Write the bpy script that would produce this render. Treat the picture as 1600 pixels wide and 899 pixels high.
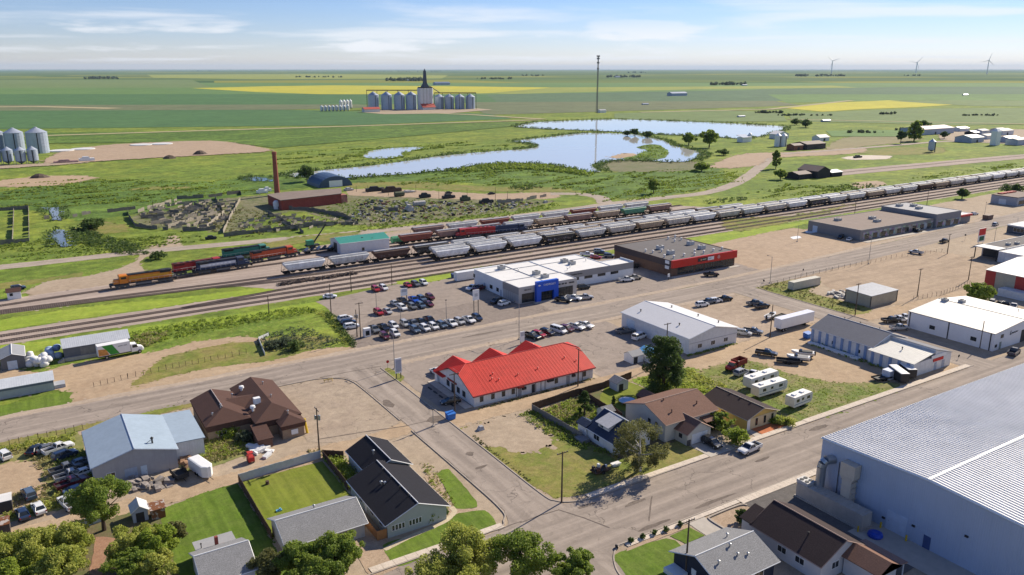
import bpy, math, random
import numpy as np
from mathutils import Vector, Matrix
R = math.radians
random.seed(7)
rng = np.random.default_rng(7)

# ---------------------------------------------------------------- camera, sky, sun, exposure
for o in list(bpy.data.objects):
    bpy.data.objects.remove(o)
scene = bpy.context.scene
col = scene.collection
CAM_H, FPX, HORIZON = 75.0, 1240.0, 108.0
PITCH = math.atan((449.5 - HORIZON) / FPX)
YAW = R(32)                      # world X runs along the avenue, world Y along the side street
cam_data = bpy.data.cameras.new('camera')
cam = bpy.data.objects.new('camera', cam_data)
col.objects.link(cam)
cam.location = (0, 0, CAM_H)
cam.rotation_euler = (math.pi / 2 - PITCH, 0, -YAW)
cam_data.sensor_width = 36
cam_data.lens = FPX / 1600 * 36
cam_data.clip_start = 1
cam_data.clip_end = 120000
scene.camera = cam

SUN_AZ, SUN_EL = R(14), R(33)    # azimuth measured from world X towards world Y
world = bpy.data.worlds.new('World')
scene.world = world
world.use_nodes = True
wt = world.node_tree
wn, wl = wt.nodes, wt.links
bg = wn['Background']
sky = wn.new('ShaderNodeTexSky')
sky.sky_type = 'NISHITA'
sky.sun_disc = False
sky.sun_elevation = SUN_EL
sky.sun_rotation = math.pi / 2 - SUN_AZ
sky.altitude = 600
sky.air_density = 1.0
sky.dust_density = 0.0
sky.ozone_density = 5.0
bg.inputs['Strength'].default_value = 0.058
def wmath(op, a, b=None, c=None):
    n = wn.new('ShaderNodeMath'); n.operation = op
    for i, q in enumerate((a, b, c)):
        if q is None: continue
        if isinstance(q, (int, float)): n.inputs[i].default_value = q
        else: wl.new(q, n.inputs[i])
    return n.outputs[0]
# thin clouds: noise over a flat cloud deck seen in perspective
tc = wn.new('ShaderNodeTexCoord')
sep = wn.new('ShaderNodeSeparateXYZ'); wl.new(tc.outputs['Generated'], sep.inputs[0])
zc = wmath('MAXIMUM', sep.outputs[2], 0.0)
zz_ = wmath('ADD', zc, 0.035)
cmb = wn.new('ShaderNodeCombineXYZ')
wl.new(wmath('DIVIDE', sep.outputs[0], zz_), cmb.inputs[0])
wl.new(wmath('DIVIDE', sep.outputs[1], zz_), cmb.inputs[1])
cn = wn.new('ShaderNodeTexNoise'); cn.inputs['Scale'].default_value = 0.26; cn.inputs['Detail'].default_value = 9
cn.inputs['Roughness'].default_value = 0.5; cn.inputs['Distortion'].default_value = 0.3
wl.new(cmb.outputs[0], cn.inputs['Vector'])
cr = wn.new('ShaderNodeMapRange'); cr.inputs[1].default_value = 0.50; cr.inputs[2].default_value = 0.66
cr.interpolation_type = 'SMOOTHSTEP'
wl.new(cn.outputs[0], cr.inputs[0])
hz = wn.new('ShaderNodeMapRange'); hz.inputs[1].default_value = 0.001; hz.inputs[2].default_value = 0.012
wl.new(zc, hz.inputs[0])
cf = wmath('MULTIPLY', wmath('MULTIPLY', cr.outputs[0], hz.outputs[0]), 0.85)
# low cumulus all round the horizon
az = wmath('ARCTAN2', sep.outputs[0], sep.outputs[1])
c2 = wn.new('ShaderNodeCombineXYZ'); wl.new(wmath('MULTIPLY', az, 5.0), c2.inputs[0]); wl.new(wmath('MULTIPLY', sep.outputs[2], 34.0), c2.inputs[1]); c2.inputs[2].default_value = 3.7
cn2 = wn.new('ShaderNodeTexNoise'); cn2.inputs['Scale'].default_value = 1.0; cn2.inputs['Detail'].default_value = 8; cn2.inputs['Roughness'].default_value = 0.52; wl.new(c2.outputs[0], cn2.inputs['Vector'])
k1 = wn.new('ShaderNodeMapRange'); k1.interpolation_type = 'SMOOTHSTEP'; k1.inputs[1].default_value = .54; k1.inputs[2].default_value = .64; wl.new(cn2.outputs[0], k1.inputs[0])
k2 = wn.new('ShaderNodeMapRange'); k2.inputs[1].default_value = .003; k2.inputs[2].default_value = .014; wl.new(zc, k2.inputs[0])
k3 = wn.new('ShaderNodeMapRange'); k3.inputs[1].default_value = .065; k3.inputs[2].default_value = .035; wl.new(zc, k3.inputs[0])
cf = wmath('MAXIMUM', wmath('MULTIPLY', cf, .75), wmath('MULTIPLY', wmath('MULTIPLY', k1.outputs[0], k2.outputs[0]), wmath('MULTIPLY', k3.outputs[0], .9)))
hs = wn.new('ShaderNodeHueSaturation'); hs.inputs['Saturation'].default_value = 1.15; hs.inputs['Value'].default_value = 1.0
tn = wn.new('ShaderNodeMixRGB'); tn.blend_type = 'MULTIPLY'; tn.inputs[0].default_value = 1; tn.inputs[2].default_value = (1.04, .95, 1.10, 1)   # clear deep prairie air
wl.new(sky.outputs[0], tn.inputs[1]); wl.new(tn.outputs[0], hs.inputs['Color'])
mx = wn.new('ShaderNodeMixRGB'); mx.inputs[2].default_value = (9.0, 9.2, 9.6, 1)
wl.new(cf, mx.inputs[0]); wl.new(hs.outputs[0], mx.inputs[1])
wl.new(mx.outputs[0], bg.inputs['Color'])

sd = bpy.data.lights.new('sun', 'SUN')
sd.energy = 4.1
sd.angle = R(0.53)
sd.color = (1.0, 0.89, 0.72)
sun = bpy.data.objects.new('sun', sd)
col.objects.link(sun)
sdir = Vector((math.cos(SUN_EL) * math.cos(SUN_AZ), math.cos(SUN_EL) * math.sin(SUN_AZ), math.sin(SUN_EL)))
sun.rotation_euler = (-sdir).to_track_quat('-Z', 'Y').to_euler()
sun.location = sdir * 300
scene.view_settings.view_transform = 'Standard'
scene.view_settings.look = 'None'
scene.view_settings.exposure = 0.90
scene.view_settings.gamma = 1.0
scene.view_settings.use_curve_mapping = False
scene.render.engine = 'CYCLES'
scene.cycles.max_bounces = 6
scene.cycles.diffuse_bounces = 3
scene.cycles.volume_bounces = 0
scene.cycles.transparent_max_bounces = 8
HAZE = 0.000016

# ---------------------------------------------------------------- helpers
_c, _s = math.cos(YAW), math.sin(YAW)
def P(px, py, z=0.0):
    """ground position (at height z) of a point surveyed from the photograph"""
    xx, yy = px - 800.0, py - 449.5
    t = (CAM_H - z) / (yy * math.cos(PITCH) + FPX * math.sin(PITCH))
    gx, gy = xx * t, t * (FPX * math.cos(PITCH) - yy * math.sin(PITCH))
    return (gx * _c + gy * _s, -gx * _s + gy * _c)

def tag(o, label=None, cat=None, group=None, kind=None):
    if label: o['label'] = label
    if cat: o['category'] = cat
    if group: o['group'] = group
    if kind: o['kind'] = kind
    return o

def thing(name, label, cat, loc=(0, 0, 0), rz=0.0, group=None):
    o = bpy.data.objects.new(name, None)
    col.objects.link(o)
    o.empty_display_size = 0.3
    o.location = (loc[0], loc[1], loc[2] if len(loc) > 2 else 0.0)
    o.rotation_euler = (0, 0, rz)
    return tag(o, label, cat, group)

def wloc(o):
    p = Vector((0, 0, 0))
    while o is not None:
        p += Vector(o.location); o = o.parent
    return p

class MB:
    """collects polygons, builds one mesh object"""
    def __init__(s): s.v = []; s.f = []
    def add(s, vs, fs):
        n = len(s.v); s.v += [tuple(p) for p in vs]; s.f += [tuple(i + n for i in f) for f in fs]; return s
    def box(s, x0, x1, y0, y1, z0, z1):
        return s.add([(x0,y0,z0),(x1,y0,z0),(x1,y1,z0),(x0,y1,z0),(x0,y0,z1),(x1,y0,z1),(x1,y1,z1),(x0,y1,z1)],
                     [(0,3,2,1),(4,5,6,7),(0,1,5,4),(1,2,6,5),(2,3,7,6),(3,0,4,7)])
    def bc(s, cx, cy, z0, sx, sy, h): return s.box(cx-sx/2, cx+sx/2, cy-sy/2, cy+sy/2, z0, z0+h)
    def frus(s, b, z0, t, z1):
        """b,t = (x0,x1,y0,y1)"""
        return s.add([(b[0],b[2],z0),(b[1],b[2],z0),(b[1],b[3],z0),(b[0],b[3],z0),(t[0],t[2],z1),(t[1],t[2],z1),(t[1],t[3],z1),(t[0],t[3],z1)],
                     [(0,3,2,1),(4,5,6,7),(0,1,5,4),(1,2,6,5),(2,3,7,6),(3,0,4,7)])
    def poly(s, pts): return s.add(pts, [tuple(range(len(pts)))])
    def slab(s, pts, th):
        """polygon with thickness th below it"""
        n = len(pts); vs = list(pts) + [(p[0], p[1], p[2] - th) for p in pts]
        return s.add(vs, [tuple(range(n)), tuple(range(2*n-1, n-1, -1))] + [(i, i+n, (i+1) % n + n, (i+1) % n) for i in range(n)])
    def loft(s, rings, cap=True, closed=True):
        n = len(rings[0]); vs = [p for r in rings for p in r]; fs = []
        for k in range(len(rings)-1):
            for i in range(n if closed else n-1):
                j = (i+1) % n; fs.append((k*n+i, k*n+j, (k+1)*n+j, (k+1)*n+i))
        if cap: fs += [tuple(range(n-1, -1, -1)), tuple((len(rings)-1)*n+i for i in range(n))]
        return s.add(vs, fs)
    def tube(s, p0, p1, r, n=8, r2=None):
        p0, p1 = Vector(p0), Vector(p1); d = (p1-p0).normalized()
        a = d.cross(Vector((0,0,1)) if abs(d.z) < .9 else Vector((1,0,0))).normalized(); b = d.cross(a)
        r2 = r if r2 is None else r2
        rg = [[q + (a*math.cos(2*math.pi*i/n) + b*math.sin(2*math.pi*i/n))*rr for i in range(n)] for q, rr in ((p0, r), (p1, r2))]
        return s.loft(rg)
    def path(s, pts, r, n=6):
        for a, b in zip(pts, pts[1:]): s.tube(a, b, r, n)
        return s
    def lathe(s, cx, cy, prof, n=16):
        rg = [[(cx + r*math.cos(2*math.pi*i/n), cy + r*math.sin(2*math.pi*i/n), z) for i in range(n)] for r, z in prof]
        return s.loft(rg)
    def wall(s, p, q, z0, z1, th=.1):
        """vertical panel from p to q"""
        d = Vector((q[0]-p[0], q[1]-p[1])); nrm = Vector((-d.y, d.x)).normalized()*th/2
        c = [(p[0]+nrm.x, p[1]+nrm.y), (q[0]+nrm.x, q[1]+nrm.y), (q[0]-nrm.x, q[1]-nrm.y), (p[0]-nrm.x, p[1]-nrm.y)]
        return s.loft([[(x, y, z0) for x, y in c], [(x, y, z1) for x, y in c]])
    def mesh(s, name, off=None):
        me = bpy.data.meshes.new(name)
        v = s.v if off is None else [(p[0]-off[0], p[1]-off[1], p[2]-off[2]) for p in s.v]
        me.from_pydata(v, [], s.f); me.validate(); me.update()
        return me
    def build(s, name, m, parent=None, smooth=False, kind=None):
        off = wloc(parent) if parent is not None else None
        me = s.mesh(name, off)
        o = bpy.data.objects.new(name, me); col.objects.link(o)
        if parent is not None: o.parent = parent
        if m is not None: me.materials.append(m)
        if smooth:
            me.shade_smooth()
        if kind: o['kind'] = kind
        return o

def one(name, mb, m, label, cat, loc, group=None, rz=0):
    """a thing made of one mesh, origin at its base"""
    me = mb.mesh(name, (loc[0], loc[1], loc[2] if len(loc) > 2 else 0))
    me.materials.append(m)
    o = bpy.data.objects.new(name, me); col.objects.link(o)
    o.location = (loc[0], loc[1], loc[2] if len(loc) > 2 else 0); o.rotation_euler = (0, 0, rz)
    return tag(o, label, cat, group)

def copy_tree(o, parent=None, mats=None):
    c = o.copy(); col.objects.link(c); c.parent = parent
    if mats and c.type == 'MESH' and c.name.split('.')[0] in mats:
        c.material_slots[0].link = 'OBJECT'; c.material_slots[0].material = mats[c.name.split('.')[0]]
    for ch in o.children: copy_tree(ch, c, mats)
    return c

def drop_tree(o):
    for ch in list(o.children): drop_tree(ch)
    bpy.data.objects.remove(o)

# ---------------------------------------------------------------- materials
def nodes(name):
    m = bpy.data.materials.new(name); m.use_nodes = True
    t = m.node_tree; return m, t, t.nodes['Principled BSDF']
def rgb(c): return (c[0], c[1], c[2], 1)
def sc(c, k): return tuple(min(1, x*k) for x in c)
def nmath(t, op, a, b=None, c=None):
    n = t.nodes.new('ShaderNodeMath'); n.operation = op
    for i, q in enumerate((a, b, c)):
        if q is None: continue
        if isinstance(q, (int, float)): n.inputs[i].default_value = q
        else: t.links.new(q, n.inputs[i])
    return n.outputs[0]
def noise(t, vec, scale, detail=4, rough=.55, dist=0.0):
    n = t.nodes.new('ShaderNodeTexNoise'); n.inputs['Scale'].default_value = scale; n.inputs['Detail'].default_value = detail
    n.inputs['Roughness'].default_value = rough; n.inputs['Distortion'].default_value = dist
    t.links.new(vec, n.inputs['Vector']); return n.outputs[0]
def maprange(t, v, a, b, c=0.0, d=1.0):
    n = t.nodes.new('ShaderNodeMapRange'); n.inputs[1].default_value = a; n.inputs[2].default_value = b
    n.inputs[3].default_value = c; n.inputs[4].default_value = d; t.links.new(v, n.inputs[0]); return n.outputs[0]
def mixc(t, f, a, b, mode='MIX'):
    n = t.nodes.new('ShaderNodeMixRGB'); n.blend_type = mode
    for i, q in ((0, f), (1, a), (2, b)):
        if isinstance(q, (int, float)): n.inputs[i].default_value = q
        elif isinstance(q, tuple): n.inputs[i].default_value = rgb(q)
        else: t.links.new(q, n.inputs[i])
    return n.outputs[0]
def ocoord(t):
    return t.nodes.new('ShaderNodeTexCoord').outputs['Object']
def stretch(t, vec, s):
    n = t.nodes.new('ShaderNodeMapping'); n.inputs['Scale'].default_value = s; t.links.new(vec, n.inputs[0]); return n.outputs[0]
_mats = {}
def M(name, c, rough=.75, var=.12, scale=1.2, metal=0.0, spec=.35, rib=None, streak=0.0, bump=0.0, coat=0.0, rust=0.0):
    """painted / plain surface with wear; rib = (axis 'x','y','s', period m, strength)"""
    if name in _mats: return _mats[name]
    m, t, b = nodes(name); v = ocoord(t)
    n1 = noise(t, v, scale, 5); n2 = noise(t, v, scale*.22, 3)
    f = nmath(t, 'ADD', nmath(t, 'MULTIPLY', n1, .6), nmath(t, 'MULTIPLY', n2, .4))
    f = maprange(t, f, .3, .7)
    cc = mixc(t, f, sc(c, 1-var), sc(c, 1+var))
    if streak:
        st = noise(t, stretch(t, v, (2.2, 2.2, .12)), 1.2, 4)
        cc = mixc(t, maprange(t, st, .5, .8, 0, streak), cc, sc(c, .45))
    if rust:
        rn = noise(t, v, scale*1.3, 6, .65)
        cc = mixc(t, maprange(t, rn, .62-.2*rust, .66-.2*rust), cc, (.17, .065, .025))
    if rib:
        ax, per, k = rib
        sp = t.nodes.new('ShaderNodeSeparateXYZ'); t.links.new(v, sp.inputs[0])
        q = sp.outputs[0] if ax == 'x' else sp.outputs[1] if ax == 'y' else nmath(t, 'ADD', sp.outputs[0], sp.outputs[1])
        fr = nmath(t, 'FRACT', nmath(t, 'DIVIDE', q, per))
        tri = nmath(t, 'ABSOLUTE', nmath(t, 'SUBTRACT', fr, .5))
        rr = maprange(t, tri, .30, .48)
        bp = t.nodes.new('ShaderNodeBump'); bp.inputs['Strength'].default_value = k; bp.inputs['Distance'].default_value = .06
        t.links.new(rr, bp.inputs['Height']); t.links.new(bp.outputs[0], b.inputs['Normal'])
    elif bump:
        bp = t.nodes.new('ShaderNodeBump'); bp.inputs['Strength'].default_value = bump; bp.inputs['Distance'].default_value = .05
        t.links.new(noise(t, v, scale*6, 4), bp.inputs['Height']); t.links.new(bp.outputs[0], b.inputs['Normal'])
    t.links.new(cc, b.inputs['Base Color'])
    b.inputs['Roughness'].default_value = rough; b.inputs['Metallic'].default_value = metal
    b.inputs['Specular IOR Level'].default_value = spec; b.inputs['Coat Weight'].default_value = coat
    _mats[name] = m; return m
def GM(name, cols, s=(.03, .25, 2.5), rough=.95, bump=.3, streak=None, cracks=0.0, contrast=1.0, seed=0.0, stain=0.0, tone=1.12, mottle=.16, lanes=0):
    """ground cover: up to four colours mixed by noises of three sizes"""
    m, t, b = nodes(name); v = ocoord(t)
    mp = t.nodes.new('ShaderNodeMapping'); mp.inputs['Location'].default_value = (seed*37.1, seed*11.7, 0); t.links.new(v, mp.inputs[0]); v = mp.outputs[0]
    c1, c2, c3, c4 = ([sc(c, tone) for c in cols] + [cols[-1]]*4)[:4]
    w = .12/contrast
    n1 = maprange(t, noise(t, v, s[0], 5, .6, .4), .5-w, .5+w)
    n2 = maprange(t, noise(t, v, s[1], 5, .6, .3), .5-w*1.2, .5+w*1.4)
    n3 = noise(t, v, s[2], 4, .65)
    cc = mixc(t, n1, c1, c2)
    cc = mixc(t, nmath(t, 'MULTIPLY', n2, .6), cc, c3)
    cc = mixc(t, maprange(t, n3, .53, .72), cc, c4)
    if mottle:
        m1 = maprange(t, noise(t, v, s[1]*2.6, 6, .72, .5), .34, .66, 1-mottle, 1+mottle*.75); m2 = maprange(t, noise(t, v, s[2]*1.7, 4, .7), .34, .66, 1-mottle*.7, 1+mottle*.6)
        mm = t.nodes.new('ShaderNodeCombineXYZ'); mv = nmath(t, 'MULTIPLY', m1, m2)
        for i_ in range(3): t.links.new(mv, mm.inputs[i_])
        cc = mixc(t, 1.0, cc, mm.outputs[0], 'MULTIPLY')
    if lanes:                                    # paler and darker wheel paths along the road
        sp = t.nodes.new('ShaderNodeSeparateXYZ'); t.links.new(v, sp.inputs[0]); q = nmath(t, 'ADD', sp.outputs[0 if lanes < 0 else 1], nmath(t, 'MULTIPLY', noise(t, v, .05, 2), 1.2))
        fr = nmath(t, 'ABSOLUTE', nmath(t, 'SUBTRACT', nmath(t, 'FRACT', nmath(t, 'DIVIDE', q, abs(lanes))), .5))
        cc = mixc(t, maprange(t, fr, .12, .3, .22, 0), cc, sc(c1, .7)); cc = mixc(t, maprange(t, fr, .36, .48, 0, .3), cc, sc(c2, 1.3))
    if streak:                                   # wheel tracks or mowing lines stretched along one axis
        sn = noise(t, stretch(t, v, streak), 1.0, 4, .6)
        cc = mixc(t, maprange(t, sn, .46, .70, 0, .5), cc, sc(c1, .55))
        cc = mixc(t, maprange(t, sn, .46, .30, 0, .35), cc, sc(c2, 1.35))
    if stain:
        dn = noise(t, v, .16, 6, .7, .8)
        cc = mixc(t, maprange(t, dn, .56, .74, 0, stain), cc, sc(c1, .42))
    if cracks:
        vo = t.nodes.new('ShaderNodeTexVoronoi'); vo.feature = 'DISTANCE_TO_EDGE'; vo.inputs['Scale'].default_value = .12
        dv = t.nodes.new('ShaderNodeVectorMath'); dv.operation = 'ADD'
        nv = t.nodes.new('ShaderNodeTexNoise'); nv.inputs['Scale'].default_value = .35; nv.inputs['Detail'].default_value = 4; t.links.new(v, nv.inputs['Vector'])
        vm = t.nodes.new('ShaderNodeVectorMath'); vm.operation = 'SCALE'; vm.inputs['Scale'].default_value = 5.0
        t.links.new(nv.outputs['Color'], vm.inputs[0]); t.links.new(v, dv.inputs[0]); t.links.new(vm.outputs[0], dv.inputs[1])
        t.links.new(dv.outputs[0], vo.inputs['Vector'])
        gate = maprange(t, noise(t, v, .07, 3), .47, .58)
        ck = nmath(t, 'MULTIPLY', maprange(t, vo.outputs['Distance'], .012, .004, 0, cracks), gate)
        cc = mixc(t, ck, cc, sc(c1, .3))
    t.links.new(cc, b.inputs['Base Color']); b.inputs['Roughness'].default_value = rough; b.inputs['Specular IOR Level'].default_value = .15
    if bump:
        bp = t.nodes.new('ShaderNodeBump'); bp.inputs['Strength'].default_value = bump; bp.inputs['Distance'].default_value = .15
        t.links.new(n3, bp.inputs['Height']); t.links.new(bp.outputs[0], b.inputs['Normal'])
    return m
def leafmat(name, c1, c2, sca=.35):
    m, t, b = nodes(name)
    g = t.nodes.new('ShaderNodeNewGeometry')
    n = noise(t, g.outputs['Position'], sca, 3); n2 = noise(t, g.outputs['Position'], 4.0, 2)
    f = maprange(t, nmath(t, 'ADD', nmath(t, 'MULTIPLY', n, .5), nmath(t, 'MULTIPLY', n2, .5)), .36, .64)
    cc = mixc(t, f, c1, c2)
    t.links.new(cc, b.inputs['Base Color']); b.inputs['Roughness'].default_value = .6; b.inputs['Specular IOR Level'].default_value = .25
    tr = t.nodes.new('ShaderNodeBsdfTranslucent'); t.links.new(cc, tr.inputs['Color'])
    ms = t.nodes.new('ShaderNodeMixShader'); ms.inputs[0].default_value = .5
    t.links.new(b.outputs[0], ms.inputs[1]); t.links.new(tr.outputs[0], ms.inputs[2])
    t.links.new(ms.outputs[0], t.nodes['Material Output'].inputs['Surface'])
    return m
def shingle(name, c, k=.35):
    """asphalt shingles: mottled granules with faint courses"""
    if name in _mats: return _mats[name]
    m, t, b = nodes(name); v = ocoord(t)
    n1 = noise(t, v, 7.0, 3, .7); n2 = noise(t, v, .5, 4)
    sp = t.nodes.new('ShaderNodeSeparateXYZ'); t.links.new(v, sp.inputs[0])
    fr = nmath(t, 'FRACT', nmath(t, 'MULTIPLY', sp.outputs[2], 6.5))
    cc = mixc(t, maprange(t, n1, .35, .65), sc(c, 1-k), sc(c, 1+k))
    cc = mixc(t, maprange(t, n2, .4, .7, 0, .4), cc, sc(c, .8))
    cc = mixc(t, maprange(t, fr, .8, 1.0, 0, .35), cc, sc(c, .55))
    t.links.new(cc, b.inputs['Base Color']); b.inputs['Roughness'].default_value = .9; b.inputs['Specular IOR Level'].default_value = .2
    _mats[name] = m; return m

GLASS = M('window_glass', (.02, .025, .03), rough=.12, var=.3, spec=.6)
TYRE = M('tyre_rubber', (.012, .012, .012), rough=.9)
RIM = M('wheel_rim', (.35, .35, .36), rough=.4, metal=.6)
LAMPW = M('headlamp_lens', (.65, .65, .62), rough=.2)
LAMPR = M('taillamp_lens', (.35, .015, .01), rough=.25)
CHROME = M('chrome', (.55, .55, .56), rough=.25, metal=.9)
DARK = M('dark_metal', (.03, .03, .032), rough=.7)
GALV = M('galvanised_steel', (.42, .44, .46), rough=.38, metal=.75, var=.15)
WOODP = M('weathered_pole_wood', (.085, .06, .042), rough=.9, var=.3, scale=3)
WHITE = M('white_paint', (.74, .74, .73), rough=.45, var=.05)
CONC = M('pale_concrete', (.42, .38, .33), rough=.9, var=.14, scale=.8)
TRIMW = M('white_trim', (.72, .72, .71), rough=.5, var=.05)
# ---------------------------------------------------------------- ground sheets
def pp(pts): return [P(*p) for p in pts]
def rough_edge(poly, step=3.0, amp=.5, smooth=True, seed=1):
    """subdivide and jitter an outline so that it is not ruler-straight"""
    r = random.Random(seed); n = len(poly); out = []
    for i in range(n):
        a, b = Vector(poly[i]), Vector(poly[(i+1) % n]); k = max(1, min(60, int((b-a).length/step)))
        p0, p3 = Vector(poly[i-1]), Vector(poly[(i+2) % n])
        for j in range(k):
            u = j/k
            if smooth:
                q = .5*((2*a)+(b-p0)*u+(2*p0-5*a+4*b-p3)*u*u+(3*a-p0-3*b+p3)*u**3)
                lin = a.lerp(b, u); q = lin.lerp(q, .6)
            else: q = a.lerp(b, u)
            out.append((q.x+r.uniform(-amp, amp), q.y+r.uniform(-amp, amp)))
    return out
def sheet(name, poly, m, z, step=3.0, amp=.4, smooth=True, label=None, seed=None, fray=None):
    if fray is None: fray = amp*2.2 if amp >= .2 and name not in ('avenue', 'side_street', 'street', 'cross_street', 'island', 'car_lot', 'parking_lot', 'lake', 'pond') else 0
    if z < .11: _zi[0] += 1; z += _zi[0]*.00006   # every sheet lies at a height of its own
    if amp: poly = rough_edge(poly, step, amp, smooth, seed if seed is not None else len(bpy.data.objects))
    mb = MB().poly([(x, y, z) for x, y in poly])
    if fray:                                     # loose patches that break up the outline
        r = random.Random(len(poly)); n = len(poly)
        per = sum((Vector(poly[i])-Vector(poly[i-1])).length for i in range(n))
        for q in range(int(min(320, per/fray*1.6))):
            i = r.randrange(n); p = Vector(poly[i-1]).lerp(Vector(poly[i]), r.random()); k = r.gauss(0, .7)*fray; a0 = r.uniform(0, 6.28); c = (p.x+math.cos(a0)*k, p.y+math.sin(a0)*k); rr = fray*r.uniform(.12, .6)
            mb.poly([(c[0]+rr*r.uniform(.5, 1.3)*math.cos(a*.8976), c[1]+rr*r.uniform(.5, 1.3)*math.sin(a*.8976), z+.00002*(1+q % 3)) for a in range(7)])
    o = mb.build(name, m)
    if o.data.polygons and o.data.polygons[0].normal.z < 0: o.data.flip_normals()
    return tag(o, label, kind='structure')
def rect(x0, x1, y0, y1): return [(x0, y0), (x1, y0), (x1, y1), (x0, y1)]
def strip(name, line, w, m, z, amp=.25, label=None, step=4.0):
    L, Rr = [], []
    for i, p in enumerate(line):
        a = Vector(line[max(0, i-1)]); b = Vector(line[min(len(line)-1, i+1)]); d = (b-a).normalized(); n = Vector((-d.y, d.x))*(w/2)
        L.append((p[0]+n.x, p[1]+n.y)); Rr.append((p[0]-n.x, p[1]-n.y))
    return sheet(name, L+Rr[::-1], m, z, step, amp, False, label)
def spline(pts, k=6):
    out = []
    for i in range(len(pts)-1):
        p0, p1, p2, p3 = (Vector(pts[max(0, min(len(pts)-1, i+j))]) for j in (-1, 0, 1, 2))
        for j in range(k):
            u = j/k; q = .5*((2*p1)+(p2-p0)*u+(2*p0-5*p1+4*p2-p3)*u*u+(3*p1-p0-3*p2+p3)*u**3); out.append((q.x, q.y))
    return out+[tuple(pts[-1])]
L1, L2, L3, L4, L5, L6 = .010, .026, .042, .058, .074, .090
_zi = [0]

G_NEAR = GM('prairie_grass', [(.140, .205, .026), (.205, .245, .034), (.072, .128, .020), (.265, .255, .075)], (.016, .075, 1.1), contrast=1.5, mottle=.46, streak=(.010, .045, 1))
G_LAWN = GM('mown_lawn', [(.090, .150, .016), (.120, .180, .022), (.130, .170, .036), (.065, .115, .012)], (.06, .35, 3), contrast=1.3, bump=.15, mottle=.2, streak=(.9, .06, 1))
G_LAWN2 = GM('yellowing_lawn', [(.140, .180, .018), (.178, .198, .030), (.160, .175, .036), (.120, .160, .018)], (.06, .35, 3), contrast=1.0, bump=.15, mottle=.14, streak=(.9, .05, 1))
G_DRY = GM('dry_grass', [(.190, .185, .045), (.130, .165, .030), (.255, .195, .085), (.105, .140, .024)], (.06, .22, 2.0), contrast=1.5, mottle=.26)
G_DIRT = GM('tan_dirt', [(.375, .275, .180), (.320, .230, .150), (.405, .310, .210), (.285, .215, .140)], (.04, .22, 3), contrast=.9, stain=.25)
G_GRAV = GM('gravel_lot', [(.340, .270, .196), (.300, .233, .166), (.375, .302, .222), (.262, .206, .150)], (.05, .2, 3.5), contrast=.9, stain=.45)
G_PINK = GM('pinkish_earth', [(.345, .258, .182), (.318, .235, .162), (.380, .288, .205), (.285, .210, .145)], (.03, .15, 2), stain=.3)
G_ASPH = GM('worn_asphalt', [(.262, .220, .187), (.292, .246, .208), (.240, .202, .170), (.310, .262, .222)], (.05, .3, 4), bump=.08, streak=(.04, .55, 1), cracks=.75, stain=.5, mottle=.1, lanes=3.35)
G_ASPY = GM('worn_asphalt_cross', [(.270, .227, .193), (.298, .252, .213), (.248, .208, .176), (.316, .268, .228)], (.05, .3, 4), bump=.08, streak=(.55, .04, 1), cracks=.75, stain=.5, mottle=.1, lanes=-4.4)
G_LOT = GM('parking_asphalt', [(.255, .212, .180), (.282, .236, .200), (.222, .186, .158), (.300, .252, .214)], (.035, .2, 3), bump=.08, cracks=.75, stain=.65, mottle=.12)
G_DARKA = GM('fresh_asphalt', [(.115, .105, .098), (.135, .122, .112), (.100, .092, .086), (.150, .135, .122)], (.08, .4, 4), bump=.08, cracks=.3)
G_BALL = GM('rail_ballast', [(.320, .258, .218), (.360, .292, .246), (.275, .222, .186), (.395, .325, .275)], (.05, .4, 5), bump=.5, streak=(.02, .35, 1))
G_SALV = GM('scrapyard_earth', [(.150, .150, .072), (.100, .130, .036), (.215, .185, .130), (.055, .070, .030)], (.05, .2, 1.2), contrast=1.6, mottle=.35)
G_CONC = GM('pavement_concrete', [(.520, .450, .375), (.560, .490, .410), (.480, .415, .345), (.430, .370, .305)], (.1, .6, 4), bump=.08, cracks=.3, stain=.2)
G_RED = GM('red_shale', [(.42, .145, .065), (.37, .12, .05), (.46, .18, .085), (.30, .10, .045)], (.3, 1.2, 6))
G_PEB = GM('pebble_bed', [(.36, .265, .185), (.30, .22, .15), (.42, .32, .23), (.2, .15, .11)], (.5, 2, 7), contrast=1.4)
G_MARSH = GM('marsh_green', [(.085, .150, .024), (.120, .190, .030), (.055, .105, .022), (.150, .195, .045)], (.010, .05, .45), contrast=1.7, mottle=.5, streak=(.012, .055, 1))
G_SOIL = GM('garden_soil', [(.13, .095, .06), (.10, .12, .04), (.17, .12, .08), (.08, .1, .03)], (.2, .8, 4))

ground = MB().poly([(-60000, -60000, 0), (60000, -60000, 0), (60000, 60000, 0), (-60000, 60000, 0)]).build('ground', G_NEAR)
tag(ground, 'flat prairie grassland reaching to the horizon', kind='structure')

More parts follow.
